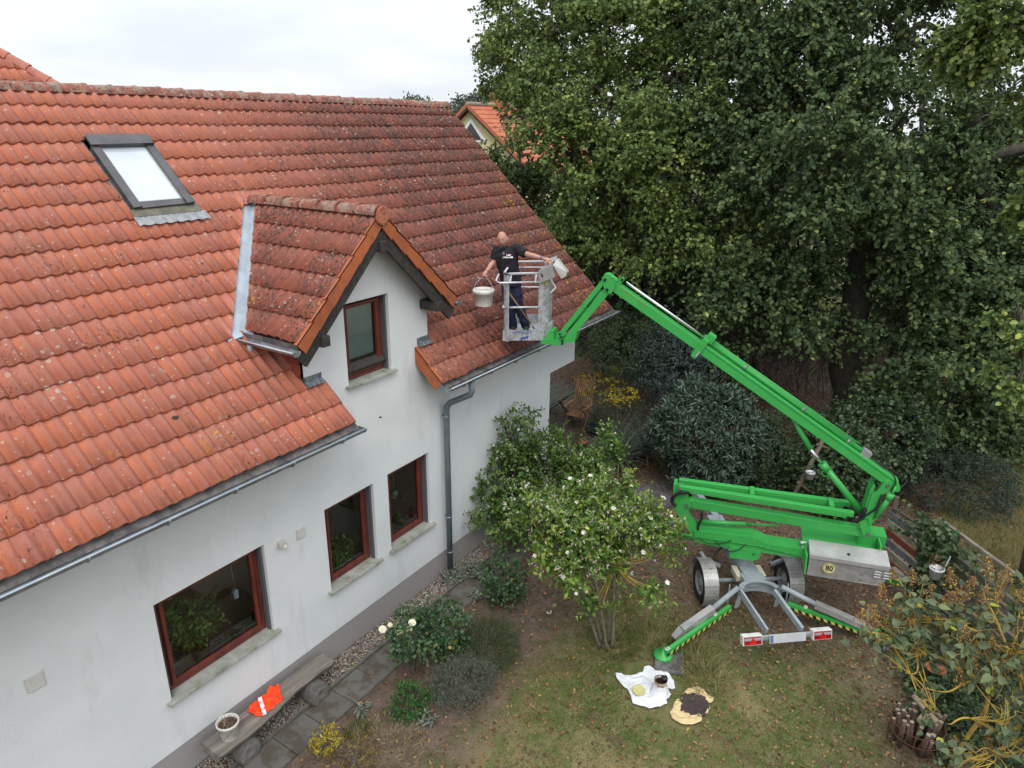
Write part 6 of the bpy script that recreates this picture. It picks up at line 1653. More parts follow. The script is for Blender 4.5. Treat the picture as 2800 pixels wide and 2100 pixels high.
cb_ = pk + gback * 3.4; s = MB(); s.box(cb_ + V((0, 0, .45)), (1.3, 1.0, 1.5)); chm = s.build('chimney', mat('chimney_brick', (.42, .13, .07), (.34, .11, .07), rough=.9, scale=8), yh)
s = MB(); s.box(cb_ + V((0, 0, 1.22)), (1.45, 1.15, .1)); s.tube([cb_ + V((0, 0, 1.2)), cb_ + V((0, 0, 1.6))], .12, 8); s.build('chimney_cap', mat('cap_grey', (.25, .24, .23)), chm)
def gp(x, z, o=0): return pk + gdir * x + V((0, 0, z)) - gback * o
s = MB(); s.prism([gp(-1.25, -2.55, .03), gp(1.25, -2.55, .03), gp(0, -.85, .03)], -gback * .05); wf = s.build('window', mat('white_frame_far', (.72, .72, .72), rough=.5), yh)
s = MB(); s.prism([gp(-.86, -2.38, .09), gp(.86, -2.38, .09), gp(0, -1.2, .09)], -gback * .02); s.build('pane', mat('dark_pane_far', (.035, .04, .045), (.05, .035, .03), rough=.1, scale=.6, spec=.9), wf)
for x in (-1.0, 1.0):
    s = MB(); s.prism([gp(x - .75, -5.5, .03), gp(x + .75, -5.5, .03), gp(x + .75, -3.95, .03), gp(x - .75, -3.95, .03)], -gback * .04); wf = s.build('window', mat('white_frame_far', (.7, .7, .7)), yh)
    s = MB(); s.prism([gp(x - .62, -5.4, .08), gp(x + .62, -5.4, .08), gp(x + .62, -4.25, .08), gp(x - .62, -4.25, .08)], -gback * .02); s.build('pane', mat('dark_pane_far', (.03, .04, .04)), wf)
s = MB(); s.beam(pk + (eR - pk) * .82 - gback * .5 - V((0, 0, .45)), pk + (eR - pk) * .82 - V((0, 0, .45)), .2, .25); s.build('purlin_end', WOOD_DK, yh)

# ================================================================== PERSON
SKIN = mat('skin', (.50, .28, .20), (.42, .21, .145), rough=.5, scale=22, spec=.4)
SHIRT = mat('black_shirt', (.006, .006, .009), (.014, .014, .018), rough=.85, scale=14, bump=.3, bscale=18, bdist=.02)
TROU = mat('navy_trousers', (.009, .013, .035), (.016, .02, .048), rough=.85, scale=10, bump=.4, bscale=14, bdist=.03)
PN = -.38
def J(x, y, n=PN): return LP(1320 + x / 4.88, 620 + y / 4.88, n)
feet = K(4.1, -.45, FZ + .015)
man = thing('person', 'bald bearded man in black polo shirt and navy work trousers in the basket', 'person', feet)
def loft(mb_, secs, seg=16):
    """elliptical sections (centre, half width along side, half depth, side vector)"""
    vs = []
    for k, (c, a, b, sv) in enumerate(secs):
        c = V(c); t = (V(secs[min(k + 1, len(secs) - 1)][0]) - V(secs[max(k - 1, 0)][0])).normalized(); sv = V(sv); sv = (sv - t * sv.dot(t)).normalized(); dv = t.cross(sv)
        for i in range(seg): an = 2 * math.pi * i / seg; vs.append(c + sv * math.cos(an) * a + dv * math.sin(an) * b)
    n = len(secs); b0 = len(mb_.v)
    mb_.add(vs, [(i * seg + k, i * seg + (k + 1) % seg, (i + 1) * seg + (k + 1) % seg, (i + 1) * seg + k) for i in range(n - 1) for k in range(seg)], True)
    mb_.f.append([b0 + k for k in range(seg)][::-1]); mb_.s.append(True); mb_.f.append([b0 + (n - 1) * seg + k for k in range(seg)]); mb_.s.append(True)
def fuse(mb_, name, mtl, parent, vox=.011, smooth=4, noise_=0):
    o = mb_.build(name, mtl, parent); r = o.modifiers.new('r', 'REMESH'); r.mode = 'VOXEL'; r.voxel_size = vox; r.use_smooth_shade = True
    m2 = o.modifiers.new('s', 'SMOOTH'); m2.iterations = smooth; m2.factor = .5
    if noise_:
        tx = bpy.data.textures.new(name, 'CLOUDS'); tx.noise_scale = .07; m3 = o.modifiers.new('d', 'DISPLACE'); m3.texture = tx; m3.strength = noise_; m3.mid_level = .5
    return o
hipC = J(382, 745); belly = J(352, 600); chest = J(325, 450); upch = J(310, 335); neck = J(272, 290, PN - .01); skull = J(264, 215, PN + .02)
shR, shL = J(190, 300, PN + .02), J(445, 290, PN - .02)
elR, elL = J(150, 460, PN + .08), J(610, 375, PN + .06); wrR, wrL = J(55, 590, PN + .30), J(800, 420, PN + .20); haR, haL = J(22, 640, PN + .40), J(880, 455, PN + .26)
hR, hL = J(325, 790, PN + .02), J(435, 785, PN - .02); kR, kL = J(345, 1060, PN + .10), J(480, 1050, PN + .02); aR, aL = J(405, 1330, PN + .02), J(575, 1325, PN - .06)
SV = (shL - shR).normalized()
b_ = MB()
loft(b_, [(hipC, .15, .11, SV), (belly, .15, .11, SV), (chest, .16, .115, SV), (upch, .15, .10, SV), (upch.lerp(neck, .6), .08, .07, SV), (neck, .058, .060, SV), (skull, .056, .062, SV)])
for a_, e_, w__ in ((shR, elR, wrR), (shL, elL, wrL)):
    b_.tube([a_.lerp(upch, .3), a_, a_.lerp(e_, .5), e_, e_.lerp(w__, .35), w__, w__ + (w__ - e_).normalized() * .02], [.06, .062, .052, .044, .045, .029, .027], 12)
for h_, k_, a_ in ((hR, kR, aR), (hL, kL, aL)):
    b_.tube([h_, k_, k_.lerp(a_, .35), a_], [.08, .055, .055, .038], 12)
fuse(b_, 'body', SKIN, man, .012, 3)
slR, slL = shR.lerp(elR, .86), shL.lerp(elL, .80)
b_ = MB()
loft(b_, [(hipC.lerp(belly, .02), .178, .135, SV), (hipC.lerp(belly, .5), .176, .14, SV), (belly, .174, .14, SV), (chest, .19, .14, SV), (upch.lerp(chest, .3), .20, .135, SV), (upch, .185, .12, SV), (upch.lerp(neck, .35), .13, .095, SV), (upch.lerp(neck, .62), .082, .078, SV)], 20)
for a_, e_ in ((shR, slR), (shL, slL)):
    b_.tube([a_.lerp(upch, .45), a_, a_.lerp(e_, .5), e_], [.075, .088, .084, .078], 14)
fuse(b_, 'shirt', SHIRT, man, .010, 3, .018)
b_ = MB()
loft(b_, [(hipC.lerp(belly, .30), .160, .125, SV), (hipC, .172, .135, SV), (hipC.lerp((hR + hL) / 2, .9), .165, .13, SV)], 18)
for h_, k_, a_, e in ((hR, kR, aR, 1), (hL, kL, aL, -1)):
    b_.tube([hipC.lerp(h_, .5), h_, h_.lerp(k_, .5), k_, k_.lerp(a_, .5), a_, a_ - V((0, 0, .03))], [.09, .102, .094, .080, .080, .078, .074], 14)
fuse(b_, 'trousers', TROU, man, .010, 3, .03)
# collar, belt line, placket
s = MB(); cn = neck.lerp(upch, .25); ax_ = (neck - upch).normalized()
s.lathe([(.066, .045), (.082, .02), (.092, -.015), (.080, -.02), (.070, .02)], cn.lerp(neck, .35), 18, ax_); s.build('collar', SHIRT, man)
# head
face = (-_fw * .80 - _rt * .16 - V((0, 0, 1)) * .42).normalized(); hup = (V((0, 0, 1)) * .9 - _rt * .12 - _fw * .0 + face * .0); hup = (hup - face * hup.dot(face)).normalized(); hs = hup.cross(face).normalized()
hc = J(262, 168, PN + .03); Hm = Matrix((hs, face, hup)).transposed()
def hfn(d, q):
    x, y, z = q
    if z < -.02: k = 1 - .28 * min(1, (-z - .02) / .10); x *= k; y = y * (1 - .10 * min(1, (-z - .02) / .1)) if y < 0 else y
    if y < 0: y *= 1.08
    if d.y > .5 and abs(d.x) < .25 and -.35 < d.z < .12: y += .012 * (1 - abs(d.x) / .25) * (1 - abs(d.z + .12) / .25 if abs(d.z + .12) < .25 else 0)
    if d.y > .6 and .05 < d.z < .25 and .15 < abs(d.x) < .6: y -= .006
    return V((x, y, z))
def head_mesh(scale=1.0, keep=None):
    s_ = MB(); s_.blob((0, 0, 0), (.080 * scale, .098 * scale, .126 * scale), 32, 24, 0, True, hfn)
    vs = [hc + Hm @ q for q in s_.v]; fs = s_.f
    if keep: fs = [f for f in fs if keep(sum((s_.v[i] for i in f), V((0, 0, 0))) / len(f))]
    o_ = MB(); o_.add(vs, fs, True); return o_
hd = head_mesh().build('head', SKIN, man)
head_mesh(1.025, lambda q: q.y > .005 and (q.z < -.072 or (q.z < -.05 and abs(q.x) > .045))).build('beard', mat('grey_beard', (.16, .14, .125), (.28, .25, .23), rough=.95, scale=160), hd)
head_mesh(1.02, lambda q: q.y > .05 and -.062 < q.z < -.050 and abs(q.x) < .028).build('moustache', mat('grey_beard', (.2, .2, .2)), hd)
s = MB()
for sx in (-1, 1):
    s.blob(hc + Hm @ V((sx * .078, -.008, -.005)), (.012, .02, .032), 8, 8)
s.build('ear', SKIN, hd)
s = MB(); s.prism([hc + Hm @ V(q) for q in ((-.015, .088, -.030), (.015, .088, -.030), (.004, .094, .018), (-.004, .094, .018))], Hm @ V((0, .018, -.004))); s.build('nose', SKIN, hd, bevel=.006)
for sx in (-1, 1):
    s = MB(); s.blob(hc + Hm @ V((sx * .029, .083, .012)), (.014, .008, .007), 10, 6); s.build('eye', mat('eye_dark', (.03, .02, .018), rough=.3), hd)
    s = MB(); s.beam(hc + Hm @ V((sx * .014, .092, .026)), hc + Hm @ V((sx * .048, .080, .029)), .008, .007); s.build('eyebrow', mat('brow_grey', (.16, .12, .10)), hd)
s = MB(); s.beam(hc + Hm @ V((-.022, .089, -.066)), hc + Hm @ V((.022, .089, -.066)), .006, .006); s.build('mouth', mat('lips', (.26, .10, .08)), hd)
# hands
def hand(w_, c, fdir, palm_n, curl, name='hand'):
    w_, c = V(w_), V(c); f = (V(fdir)).normalized(); pn = V(palm_n); pn = (pn - f * pn.dot(f)).normalized(); sd__ = f.cross(pn)
    s_ = MB(); s_.tube([w_, c - f * .02, c + f * .028], [.027, .036, .030], 10)
    for i, (o_, L) in enumerate(((-.027, .070), (-.009, .080), (.009, .076), (.026, .060))):
        b_ = c + f * .028 + sd__ * o_; d = f; p_ = [b_ - f * .02, b_]
        for k in range(3):
            an = curl * (k + 1) * .55; d = f * math.cos(an) + pn * math.sin(an); p_.append(p_[-1] + d * L * (.42, .32, .26)[k])
        s_.tube(p_, [.0095, .0095, .009, .008, .006], 7)
    b_ = c - sd__ * .034 - f * .01; s_.tube([b_, b_ - sd__ * .022 + f * .018 + pn * .01, b_ - sd__ * .022 + f * .045 + pn * .025], [.012, .010, .008], 7)
    return s_.build(name, SKIN, man)
hand(wrR, haR, (haR - wrR).normalized() + V((0, 0, -.6)), -_rt * -.5 - _fw * .4 + V((0, 0, -.1)), 1.9)
hand(wrL, haL, (haL - wrL).normalized() + V((0, 0, -.25)), V((0, 0, -1)), .9)
s = MB(); wd = (wrL - elL).normalized(); s.tube([wrL - wd * .028, wrL - wd * .006], .033, 14); s.build('wristband', mat('blue_strap', (.02, .09, .28), rough=.5), man)
# boots
for a_, kx in ((aR, -.05), (aL, .05)):
    s = MB(); z_ = FZ + .02; toe = (CAM - a_); toe.z = 0; toe = (toe.normalized() + _rt * kx).normalized(); b_ = V((a_.x, a_.y, z_))
    s.tube([b_ - toe * .07 + V((0, 0, .05)), b_ + V((0, 0, .06)), b_ + toe * .10 + V((0, 0, .045)), b_ + toe * .18 + V((0, 0, .035))], [.042, .052, .046, .03], 12); s.tube([b_ + V((0, 0, .06)), V(a_) + V((0, 0, .02))], .05, 10)
    s.build('boot', mat('black_boot', (.02, .018, .017), (.04, .036, .033), rough=.6, scale=20), man)
# print on the shirt, hanging glasses
chn = (-_fw - V((0, 0, .05))).normalized()
def fixp(x, y, o=0): return J(x, y, PN) + chn * (.185 + o)
def proj_front(x, y, h): c = CAM + (J(x, y, PN) - CAM) * ((((J(x, y, PN) - CAM).length) - h) / (J(x, y, PN) - CAM).length); return c
lx = J(372, 380) - J(318, 386)
for nm_, body_, sz, x, y, m_, bg_ in (('logo_text', 'LAP', .042, 345, 381, mat('logo_white', (.8, .78, .8)), True), ('team_text', 'Team BER', .036, 342, 408, mat('logo_white', (.8, .8, .8)), False)):
    c = proj_front(x, y, .175); zf = (CAM - c).normalized(); xr = (_rt + V((0, 0, .0)) - zf * _rt.dot(zf)).normalized(); Mx = frame(c, xr, zf.cross(xr))
    if bg_:
        s = MB(); s.box(c - zf * .003, (.075, .040, .003), Mx.to_3x3()); s.build('logo_patch', mat('logo_magenta', (.35, .015, .07)), man)
    text(nm_, body_, sz, Mx, m_, man, bold=True, ext=.0008)
s = MB(); g0 = proj_front(275, 330, .178); g1 = proj_front(272, 445, .180)
for q in (proj_front(278, 355, .185), proj_front(274, 412, .185)): s.lathe([(0.001, 0), (.018, 0), (.018, .004), (0.001, .004)], q, 14, (CAM - q).normalized(), False)
s.tube([proj_front(276, 330, .18), proj_front(268, 440, .18)], .002, 5); s.build('glasses', mat('lens_grey', (.16, .15, .18), rough=.1, spec=.9), man)

# bucket held outside the basket, stick in the basket
c0, c1 = LP(1322, 790, .12), LP(1322, 822, .12); c1 = V((c0.x, c0.y, c0.z - .27)); BUCK = mat('bucket_white', (.72, .72, .67), (.64, .63, .57), rough=.5, scale=6, stain=(.36, .34, .28), sscale=9, samount=.30)
bu = thing('bucket', 'white plastic bucket of dark moss held by the man over the roof', 'bucket', c1)
s = MB(); s.lathe([(0.001, 0), (.140, 0), (.145, .01), (.163, .20), (.175, .20), (.177, .25), (.170, .27), (.163, .27), (.160, .22), (.14, .03), (.001, .03)], c1, 32); s.build('shell', BUCK, bu)
s = MB(); s.blob(c1 + V((0, 0, .15)), (.148, .148, .045), 18, 8, .5); s.build('moss_filling', mat('moss_fill', (.05, .045, .03), (.12, .10, .06), rough=1, scale=40), bu)
s = MB(); rr_ = _rt.copy(); rr_.z = 0; rr_.normalize(); hb_ = haR + V((0, 0, -.035)); a_ = c1 + rr_ * .178 + V((0, 0, .23)); b_ = c1 - rr_ * .178 + V((0, 0, .23)); s.tube([b_, b_.lerp(hb_, .55) - rr_ * .05, hb_ - rr_ * .03, hb_ + rr_ * .03, a_.lerp(hb_, .5) + rr_ * .03, a_], .004, 6); s.build('wire_handle', ZINC_L, bu)
st_ = thing('broom_stick', 'brown wooden stick leaning diagonally inside the lift basket', 'stick', J(690, 1360, -.35))
s = MB(); s.tube([J(250, 745, .10), J(650, 1300, -.02)], .013, 10); s.build('shaft', mat('stick_wood', (.20, .12, .06), (.27, .17, .09), rough=.7, scale=12), st_)
s = MB(); s.tube([J(645, 1292, -.02), J(688, 1360, -.03)], .017, 10); s.build('metal_socket', ZINC, st_)
for i, (x, y, col) in enumerate(((350, 1385, (.45, .45, .43)), (510, 1350, (.02, .16, .13)))):
    q = K(4.12 - .18 * i, -.12 - .1 * i, FZ + .05); t = thing('rag' if i == 0 else 'work_glove', ('crumpled pale rag on the basket floor beside the boots', 'dark green glove lying between the boots in the basket')[i], ('rag', 'glove')[i], q)
    s = MB(); s.blob(q, (.07, .05, .04), 12, 8, .8); s.build('cloth', mat('cloth_%d' % i if False else ('rag_pale' if i == 0 else 'glove_green'), col, rough=.9), t)

# ================================================================== BENCH AND THINGS ON IT
BW = mat('weathered_wood', (.20, .175, .15), (.12, .105, .09), rough=.9, scale=5, stretch=(.35, 4, 4), bump=.6, bscale=18, stain=(.30, .27, .23), sscale=2.5, samount=.4)
bn = thing('log_bench', 'long weathered slab bench resting on two cut logs against the wall', 'bench', (4.4, -.3, 0))
n = 26; s = MB(); vs = []
for i in range(n + 1):
    t = i / n; x = 3.44 + 1.9 * t; yf = -.47 - .05 * math.sin(t * 5.2 + .6) - .02 * mnoise.noise(V((x * 5, 0, 0))); yb_ = -.125 + .01 * mnoise.noise(V((x * 4, 3, 0)))
    if t > .97: yf += .03
    vs += [(x, yf, .435), (x, yb_, .43), (x, yb_ - .0, .35), (x, yf + .05, .34)]
s.add(vs, [(4 * i + a, 4 * i + (a + 1) % 4, 4 * i + 4 + (a + 1) % 4, 4 * i + 4 + a) for i in range(n) for a in range(4)] + [(0, 1, 2, 3), (4 * n + 3, 4 * n + 2, 4 * n + 1, 4 * n)])
s.build('seat', BW, bn, bevel=.012)
for x in (3.84, 4.98):
    s = MB(); s.lathe([(0.001, -.0), (.15, 0), (.165, .01), (.165, .36), (.15, .37), (.001, .37)], (x, -.50, .165), 20, (0, 1, 0)); s.build('log', mat('log_bark', (.13, .12, .11), (.08, .072, .065), rough=.95, scale=14, bump=.7, bscale=40), bn)
    s = MB(); s.lathe([(0.001, 0), (.05, 0), (.055, .003), (.10, .003), (.105, 0), (.148, 0)], (x, -.502, .165), 20, (0, -1, 0)); s.build('log_end', mat('log_end', (.17, .16, .145), (.12, .11, .10), rough=.95, scale=25), bn)
fp = thing('flower_pot', 'white patterned pot of dry stalks standing on the near end of the bench', 'flower pot', (3.70, -.34, .435))
POTW = mat('pot_white', (.62, .61, .56), (.55, .54, .49), rough=.45, scale=6)
s = MB(); s.lathe([(0.001, 0), (.085, 0), (.09, .01), (.125, .21), (.135, .215), (.137, .245), (.128, .25), (.118, .245), (.115, .2), (.001, .2)], (3.70, -.34, .435), 28); s.build('pot', POTW, fp)
s = MB()
for i in range(16):
    a = 6.28 * i / 16; zz_ = .05 + .05 * (i % 3); r = .092 + .033 * (zz_ / .21) + .002; c = V((3.70 + math.cos(a) * r, -.34 + math.sin(a) * r, .435 + zz_)); tn = V((-math.sin(a), math.cos(a), 0))
    s.beam(c, c + V((0, 0, .05)) + tn * .012 * (-1) ** i, .004, .004); s.beam(c + V((0, 0, .02)), c + V((0, 0, .04)) + tn * .022, .004, .006)
s.build('leaf_pattern', mat('pattern_grey', (.12, .14, .11)), fp)
s = MB(); s.lathe([(0.001, .205), (.115, .205)], (3.70, -.34, .435), 20); s.build('soil', mat('potting_soil', (.05, .035, .025), (.12, .08, .05), rough=1, scale=60), fp)
n_ = 90; a = rng.uniform(0, 6.28, n_); r = .1 * np.sqrt(rng.random(n_)); P_ = np.c_[3.70 + np.cos(a) * r, -.34 + np.sin(a) * r, np.full(n_, .64)]; D_ = rng.normal(size=(n_, 3)) * .5; D_[:, 2] = 1
leaves('dry_stalks', P_, D_, rng.normal(size=(n_, 3)), rng.uniform(.05, .11, n_), .006, leaf_mat('dry_stalk', (.12, .08, .05), (.24, .17, .11), (.36, .28, .2), None, trans=0), fp, 'blade')
def cloth(name, label, cat_, base, outline, h, mtl, seed, n=34, wr=1.0, part='cloth', fold=9, edge=.35):
    """crumpled cloth: filled outline with folded relief"""
    t = thing(name, label, cat_, base); B = V(base); pts = [V(p) for p in outline]; cx = sum((p.x for p in pts)) / len(pts); cy = sum((p.y for p in pts)) / len(pts)
    vs = [V((cx, cy, 0))]; fs = []; m_ = len(pts) * 5; ring = []
    for i in range(m_):
        k = i / 5; a0 = pts[int(k) % len(pts)]; a1 = pts[(int(k) + 1) % len(pts)]; q = a0.lerp(a1, k - int(k)); ring.append(q + V((mnoise.noise(q * 9 + V((seed, 0, 0))), mnoise.noise(q * 9 + V((0, seed, 0))), 0)) * .02)
    for j in range(1, n + 1):
        f = j / n
        for q in ring: vs.append(V((cx, cy, 0)).lerp(V((q.x, q.y, 0)), f))
    for q in vs:
        e = ((q.x - cx) ** 2 + (q.y - cy) ** 2) ** .5
        w = V((q.x * fold, q.y * fold, seed)); w = w + V((mnoise.noise(w * .7), mnoise.noise(w * .7 + V((5, 0, 0))), 0)) * 1.4
        q.z = h * wr * max(0, abs(mnoise.noise(w)) * 1.6 + .25 * mnoise.noise(w * 3) + .22)
    for k in range(m_):
        vs[1 + (n - 1) * m_ + k].z *= edge
    for i in range(m_): fs.append((0, 1 + i, 1 + (i + 1) % m_))
    for j in range(n - 1):
        b_ = 1 + j * m_
        for i in range(m_): fs.append((b_ + i, b_ + m_ + i, b_ + m_ + (i + 1) % m_, b_ + (i + 1) % m_))
    s_ = MB(); s_.add([q + V((0, 0, B.z)) for q in vs], fs, True); o = s_.build(part, mtl, t); return t, o, vs, (cx, cy)
ORG = mat('hivis_orange', (.95, .075, .012), (.85, .06, .012), rough=.7, scale=10)
zb = .437
g_ = lambda x, y: Pz(300 + x / 2.212, 1350 + y / 2.212, zb)
ol = [g_(*q) for q in ((830, 1322), (870, 1262), (905, 1250), (910, 1235), (945, 1225), (965, 1178), (1005, 1162), (1030, 1170), (1032, 1210), (1052, 1235), (1035, 1262), (1000, 1280), (990, 1305), (955, 1325), (925, 1350), (880, 1348))]
vt, vo_, vv, _c = cloth('hivis_vest', 'bright orange safety vest with silver stripe crumpled on the bench', 'vest', (_c0 := ol[0]) and V((ol[0].x, ol[0].y, zb)), ol, .05, ORG, 3.3, n=22, fold=14)
s = MB(); st0, st1 = g_(908, 1245), g_(938, 1345); d = (st1 - st0).normalized(); sd_ = V((-d.y, d.x, 0)); m_ = 12; vs = []
for i in range(m_ + 1):
    q = st0.lerp(st1, i / m_); z_ = zb + .052 + .012 * math.sin(i * 1.3) - (.03 if i in (0, m_) else 0)
    vs += [V((q.x, q.y, z_)) - sd_ * .024, V((q.x, q.y, z_)) + sd_ * .024]
s.add(vs, [(2 * i, 2 * i + 1, 2 * i + 3, 2 * i + 2) for i in range(m_)], True); s.build('reflective_stripe', mat('silver_stripe', (.72, .72, .72), rough=.5), vt)

# ================================================================== PAINTING THINGS ON THE LAWN
q_ = lambda x, y: Pz(1600 + x / 2.458, 1700 + y / 2.458, .0)
ol = [q_(*p) for p in ((200, 350), (235, 352), (270, 372), (320, 365), (385, 345), (395, 305), (430, 302), (465, 325), (520, 330), (565, 355), (595, 400), (605, 450), (575, 455), (552, 440), (545, 510), (550, 555), (500, 575), (440, 588), (370, 570), (320, 550), (300, 500), (285, 455), (240, 420), (205, 375))]
c = sum(ol, V((0, 0, 0))) / len(ol)
wc, _, _, _ = cloth('dust_sheet', 'crumpled white cloth spread on the lawn under the paint tin', 'cloth', V((c.x, c.y, .012)), ol, .030, mat('sheet_white', (.72, .73, .76), (.62, .63, .66), rough=.9, scale=5), 8.1, n=30, fold=6.5)
tc_ = q_(500, 480); TNT = (tc_.x, tc_.y, .045)
tin = thing('paint_tin', 'open tin of dark brown stain wrapped in the white cloth', 'tin', TNT)
s = MB(); s.lathe([(0.001, 0), (.085, 0), (.085, .19), (.078, .19), (.078, .03), (.001, .03)], TNT, 28); s.build('can', mat('tin_label', (.50, .44, .34), (.45, .38, .28), rough=.4, scale=3, stain=(.12, .03, .02), sscale=6, samount=.42), tin)
s = MB(); s.lathe([(0.001, .165), (.078, .165)], TNT, 24, smooth=False); s.build('stain', mat('brown_stain', (.022, .010, .008), rough=.15, spec=.7), tin)
s = MB(); s.lathe([(.086, .192), (.092, .196), (.086, .2), (.079, .195)], TNT, 28); s.blob(V(TNT) + V((.045, -.03, .2)), (.05, .045, .028), 12, 8, .7); s.build('stained_rim', mat('dark_smear', (.03, .018, .015), rough=.35), tin)
s = MB(); vs = []
for j in range(7):
    for i in range(15):
        a = R(100) + R(190) * i / 14; rr_ = .095 + .02 * mnoise.noise(V((i * .6, j * .5, 2))) + .055 * (1 - j / 6) ** 2; vs.append(V(TNT) + V((math.cos(a) * rr_, math.sin(a) * rr_, .165 * j / 6 - .03)))
s.add(vs, [(j * 15 + i, j * 15 + i + 1, j * 15 + 16 + i, j * 15 + 15 + i) for j in range(6) for i in range(14)], True); s.build('cloth_wrap', mat('sheet_white', (.7, .7, .7)), wc)
lid_ = q_(358, 482); t = thing('tin_lid', 'round yellow lid lying on the white cloth', 'lid', (lid_.x, lid_.y, .05))
s = MB(); s.lathe([(0.001, .0), (.083, .0), (.09, .006), (.088, .016), (.075, .010), (.001, .010)], (lid_.x, lid_.y, .055), 28, (-.15, -.1, 1)); s.build('disc', mat('lid_yellow', (.55, .50, .18), (.48, .44, .20), rough=.6, scale=30, stain=(.25, .23, .12), sscale=40, samount=.3), t)
ol = [q_(*p) for p in ((650, 500), (690, 455), (750, 442), (800, 470), (830, 510), (865, 515), (850, 545), (830, 555), (840, 590), (825, 625), (790, 640), (780, 680), (720, 700), (640, 695), (580, 655), (572, 610), (590, 570), (612, 535), (640, 530))]
c = sum(ol, V((0, 0, 0))) / len(ol)
bt, bo, vv, (cx, cy) = cloth('stained_cloth', 'cream cloth with a big dark brown stain lying on the lawn', 'cloth', V((c.x, c.y, .012)), ol, .035, mat('cloth_cream', (.62, .47, .24), (.66, .54, .34), rough=.9, scale=8), 5.7, n=26, fold=8)
mt_, n_, p_, o_ = base_mat('stain_cream'); g2 = G(n_); Pq = g2.pos()
vd = g2.node('ShaderNodeVectorMath', operation='DISTANCE'); n_.links.new(Pq, vd.inputs[0]); vd.inputs[1].default_value = (c.x + .01, c.y, .03)
dd = g2.math('ADD', vd.outputs['Value'], g2.math('MULTIPLY', g2.math('SUBTRACT', g2.noise(Pq, 9, 4, .7), .5), .30))
col_m = g2.mix(g2.step(dd, .20, .225), (.045, .030, .028, 1), (.62, .47, .25, 1)); g2.put(p_.inputs['Base Color'], col_m); p_.inputs['Roughness'].default_value = .85
bo.data.materials[0] = mt_

# ================================================================== TERRACE: table, chair, pots
TEAK = mat('teak', (.34, .18, .10), (.26, .13, .07), rough=.65, scale=9, stretch=(3, 3, .6)); OLDW = mat('mossy_table', (.105, .105, .08), (.07, .07, .055), rough=.9, scale=5, bump=.3)
tb_ = thing('garden_table', 'weathered folding wooden table by the house corner', 'table', (14.9, 1.9, 0))
cr0 = Pz(1563, 1072, .74); e1 = (Pz(1503, 1100, .74) - cr0); tdir = V((e1.x, e1.y, 0)).normalized(); tnn = V((-tdir.y, tdir.x, 0)); 
if (tnn.x * 1 + tnn.y * 1) < 0: tnn = -tnn
cr0 = V((16.02, 1.62, .74)); tdir = V((-1, .06, 0)).normalized(); tnn = V((.06, 1, 0)).normalized()
for i in range(9):
    s = MB(); a_ = cr0 + tnn * (.095 * i); s.beam(a_, a_ + tdir * 1.35, .085, .022); s.build('table_slat', OLDW, tb_)
for k in (.18, 1.3):
    s = MB(); a_ = cr0 + tdir * k; s.beam(drop(a_, .02), drop(a_, .72) + tnn * .75, .05, .03); s.beam(drop(a_, .72), drop(a_, .02) + tnn * .75, .05, .03)
    s.build('trestle', OLDW, tb_)
ch0 = Pz(1600, 1165, .02)
fwc = (Pz(1562, 1160, .4) - Pz(1600, 1130, .4)); fwc = V((fwc.x, fwc.y, 0)).normalized(); fwc = V((-1, -.06, 0)).normalized(); sdc = V((-fwc.y, fwc.x, 0))
seatc = V((15.32, 1.16, .42)); chair = thing('garden_chair', 'folding teak garden chair with slatted reclining back', 'chair', (seatc.x, seatc.y, 0))
bb = seatc - fwc * .22
for i in range(9):
    o_ = sdc * ((i - 4) * .054); s = MB(); s.beam(bb + o_ + V((0, 0, .02)), bb + o_ - fwc * .26 + V((0, 0, .74)), .028, .014, up=fwc); s.build('back_slat', TEAK, chair)
s = MB(); s.beam(bb - sdc * .25 - fwc * .26 + V((0, 0, .76)), bb + sdc * .25 - fwc * .26 + V((0, 0, .76)), .03, .06)
for e in (-1, 1): s.beam(bb + sdc * .25 * e + V((0, 0, -.02)), bb + sdc * .25 * e - fwc * .26 + V((0, 0, .78)), .03, .045)
s.build('back_frame', TEAK, chair)
for i in range(8):
    o_ = fwc * (-.19 + i * .055); s = MB(); s.beam(seatc + o_ - sdc * .24, seatc + o_ + sdc * .24, .045, .016); s.build('seat_slat', TEAK, chair)
for e in (-1, 1):
    s = MB(); s.beam(drop(seatc) + fwc * .28 + sdc * .27 * e, seatc - fwc * .25 + sdc * .27 * e + V((0, 0, .22)), .03, .045); s.build('leg', TEAK, chair)
    s = MB(); s.beam(drop(seatc) - fwc * .32 + sdc * .24 * e, seatc + fwc * .2 + sdc * .24 * e + V((0, 0, .22)), .03, .045); s.build('leg', TEAK, chair)
    s = MB(); s.beam(seatc - fwc * .30 + sdc * .28 * e + V((0, 0, .24)), seatc + fwc * .24 + sdc * .28 * e + V((0, 0, .23)), .055, .025); s.build('armrest', TEAK, chair, bevel=.006)
def pot(name, label, c, r, h, m_, plant=None, n=0, L=.06, grp=None, fill=True, pr=None):
    c = V(c); t = thing(name, label, 'pot', c, grp); s_ = MB(); s_.lathe([(0.001, 0), (r * .72, 0), (r * .95, h * .85), (r * 1.04, h * .86), (r * 1.04, h), (r * .92, h), (r * .88, h * .8), (.001, h * .8)], c, 24); s_.build('shell', m_, t)
    if plant is not None:
        pr = pr or r; p, d, nn, st, en, tn = shoots(c + V((0, 0, h + pr * .5)), (pr, pr, pr * .8), n, 6, L * 2, droop=0, shell=.2, curl=.1); leaves('foliage', p, d, nn, L, L * .5, plant, t, 'oval', tn)
    return t
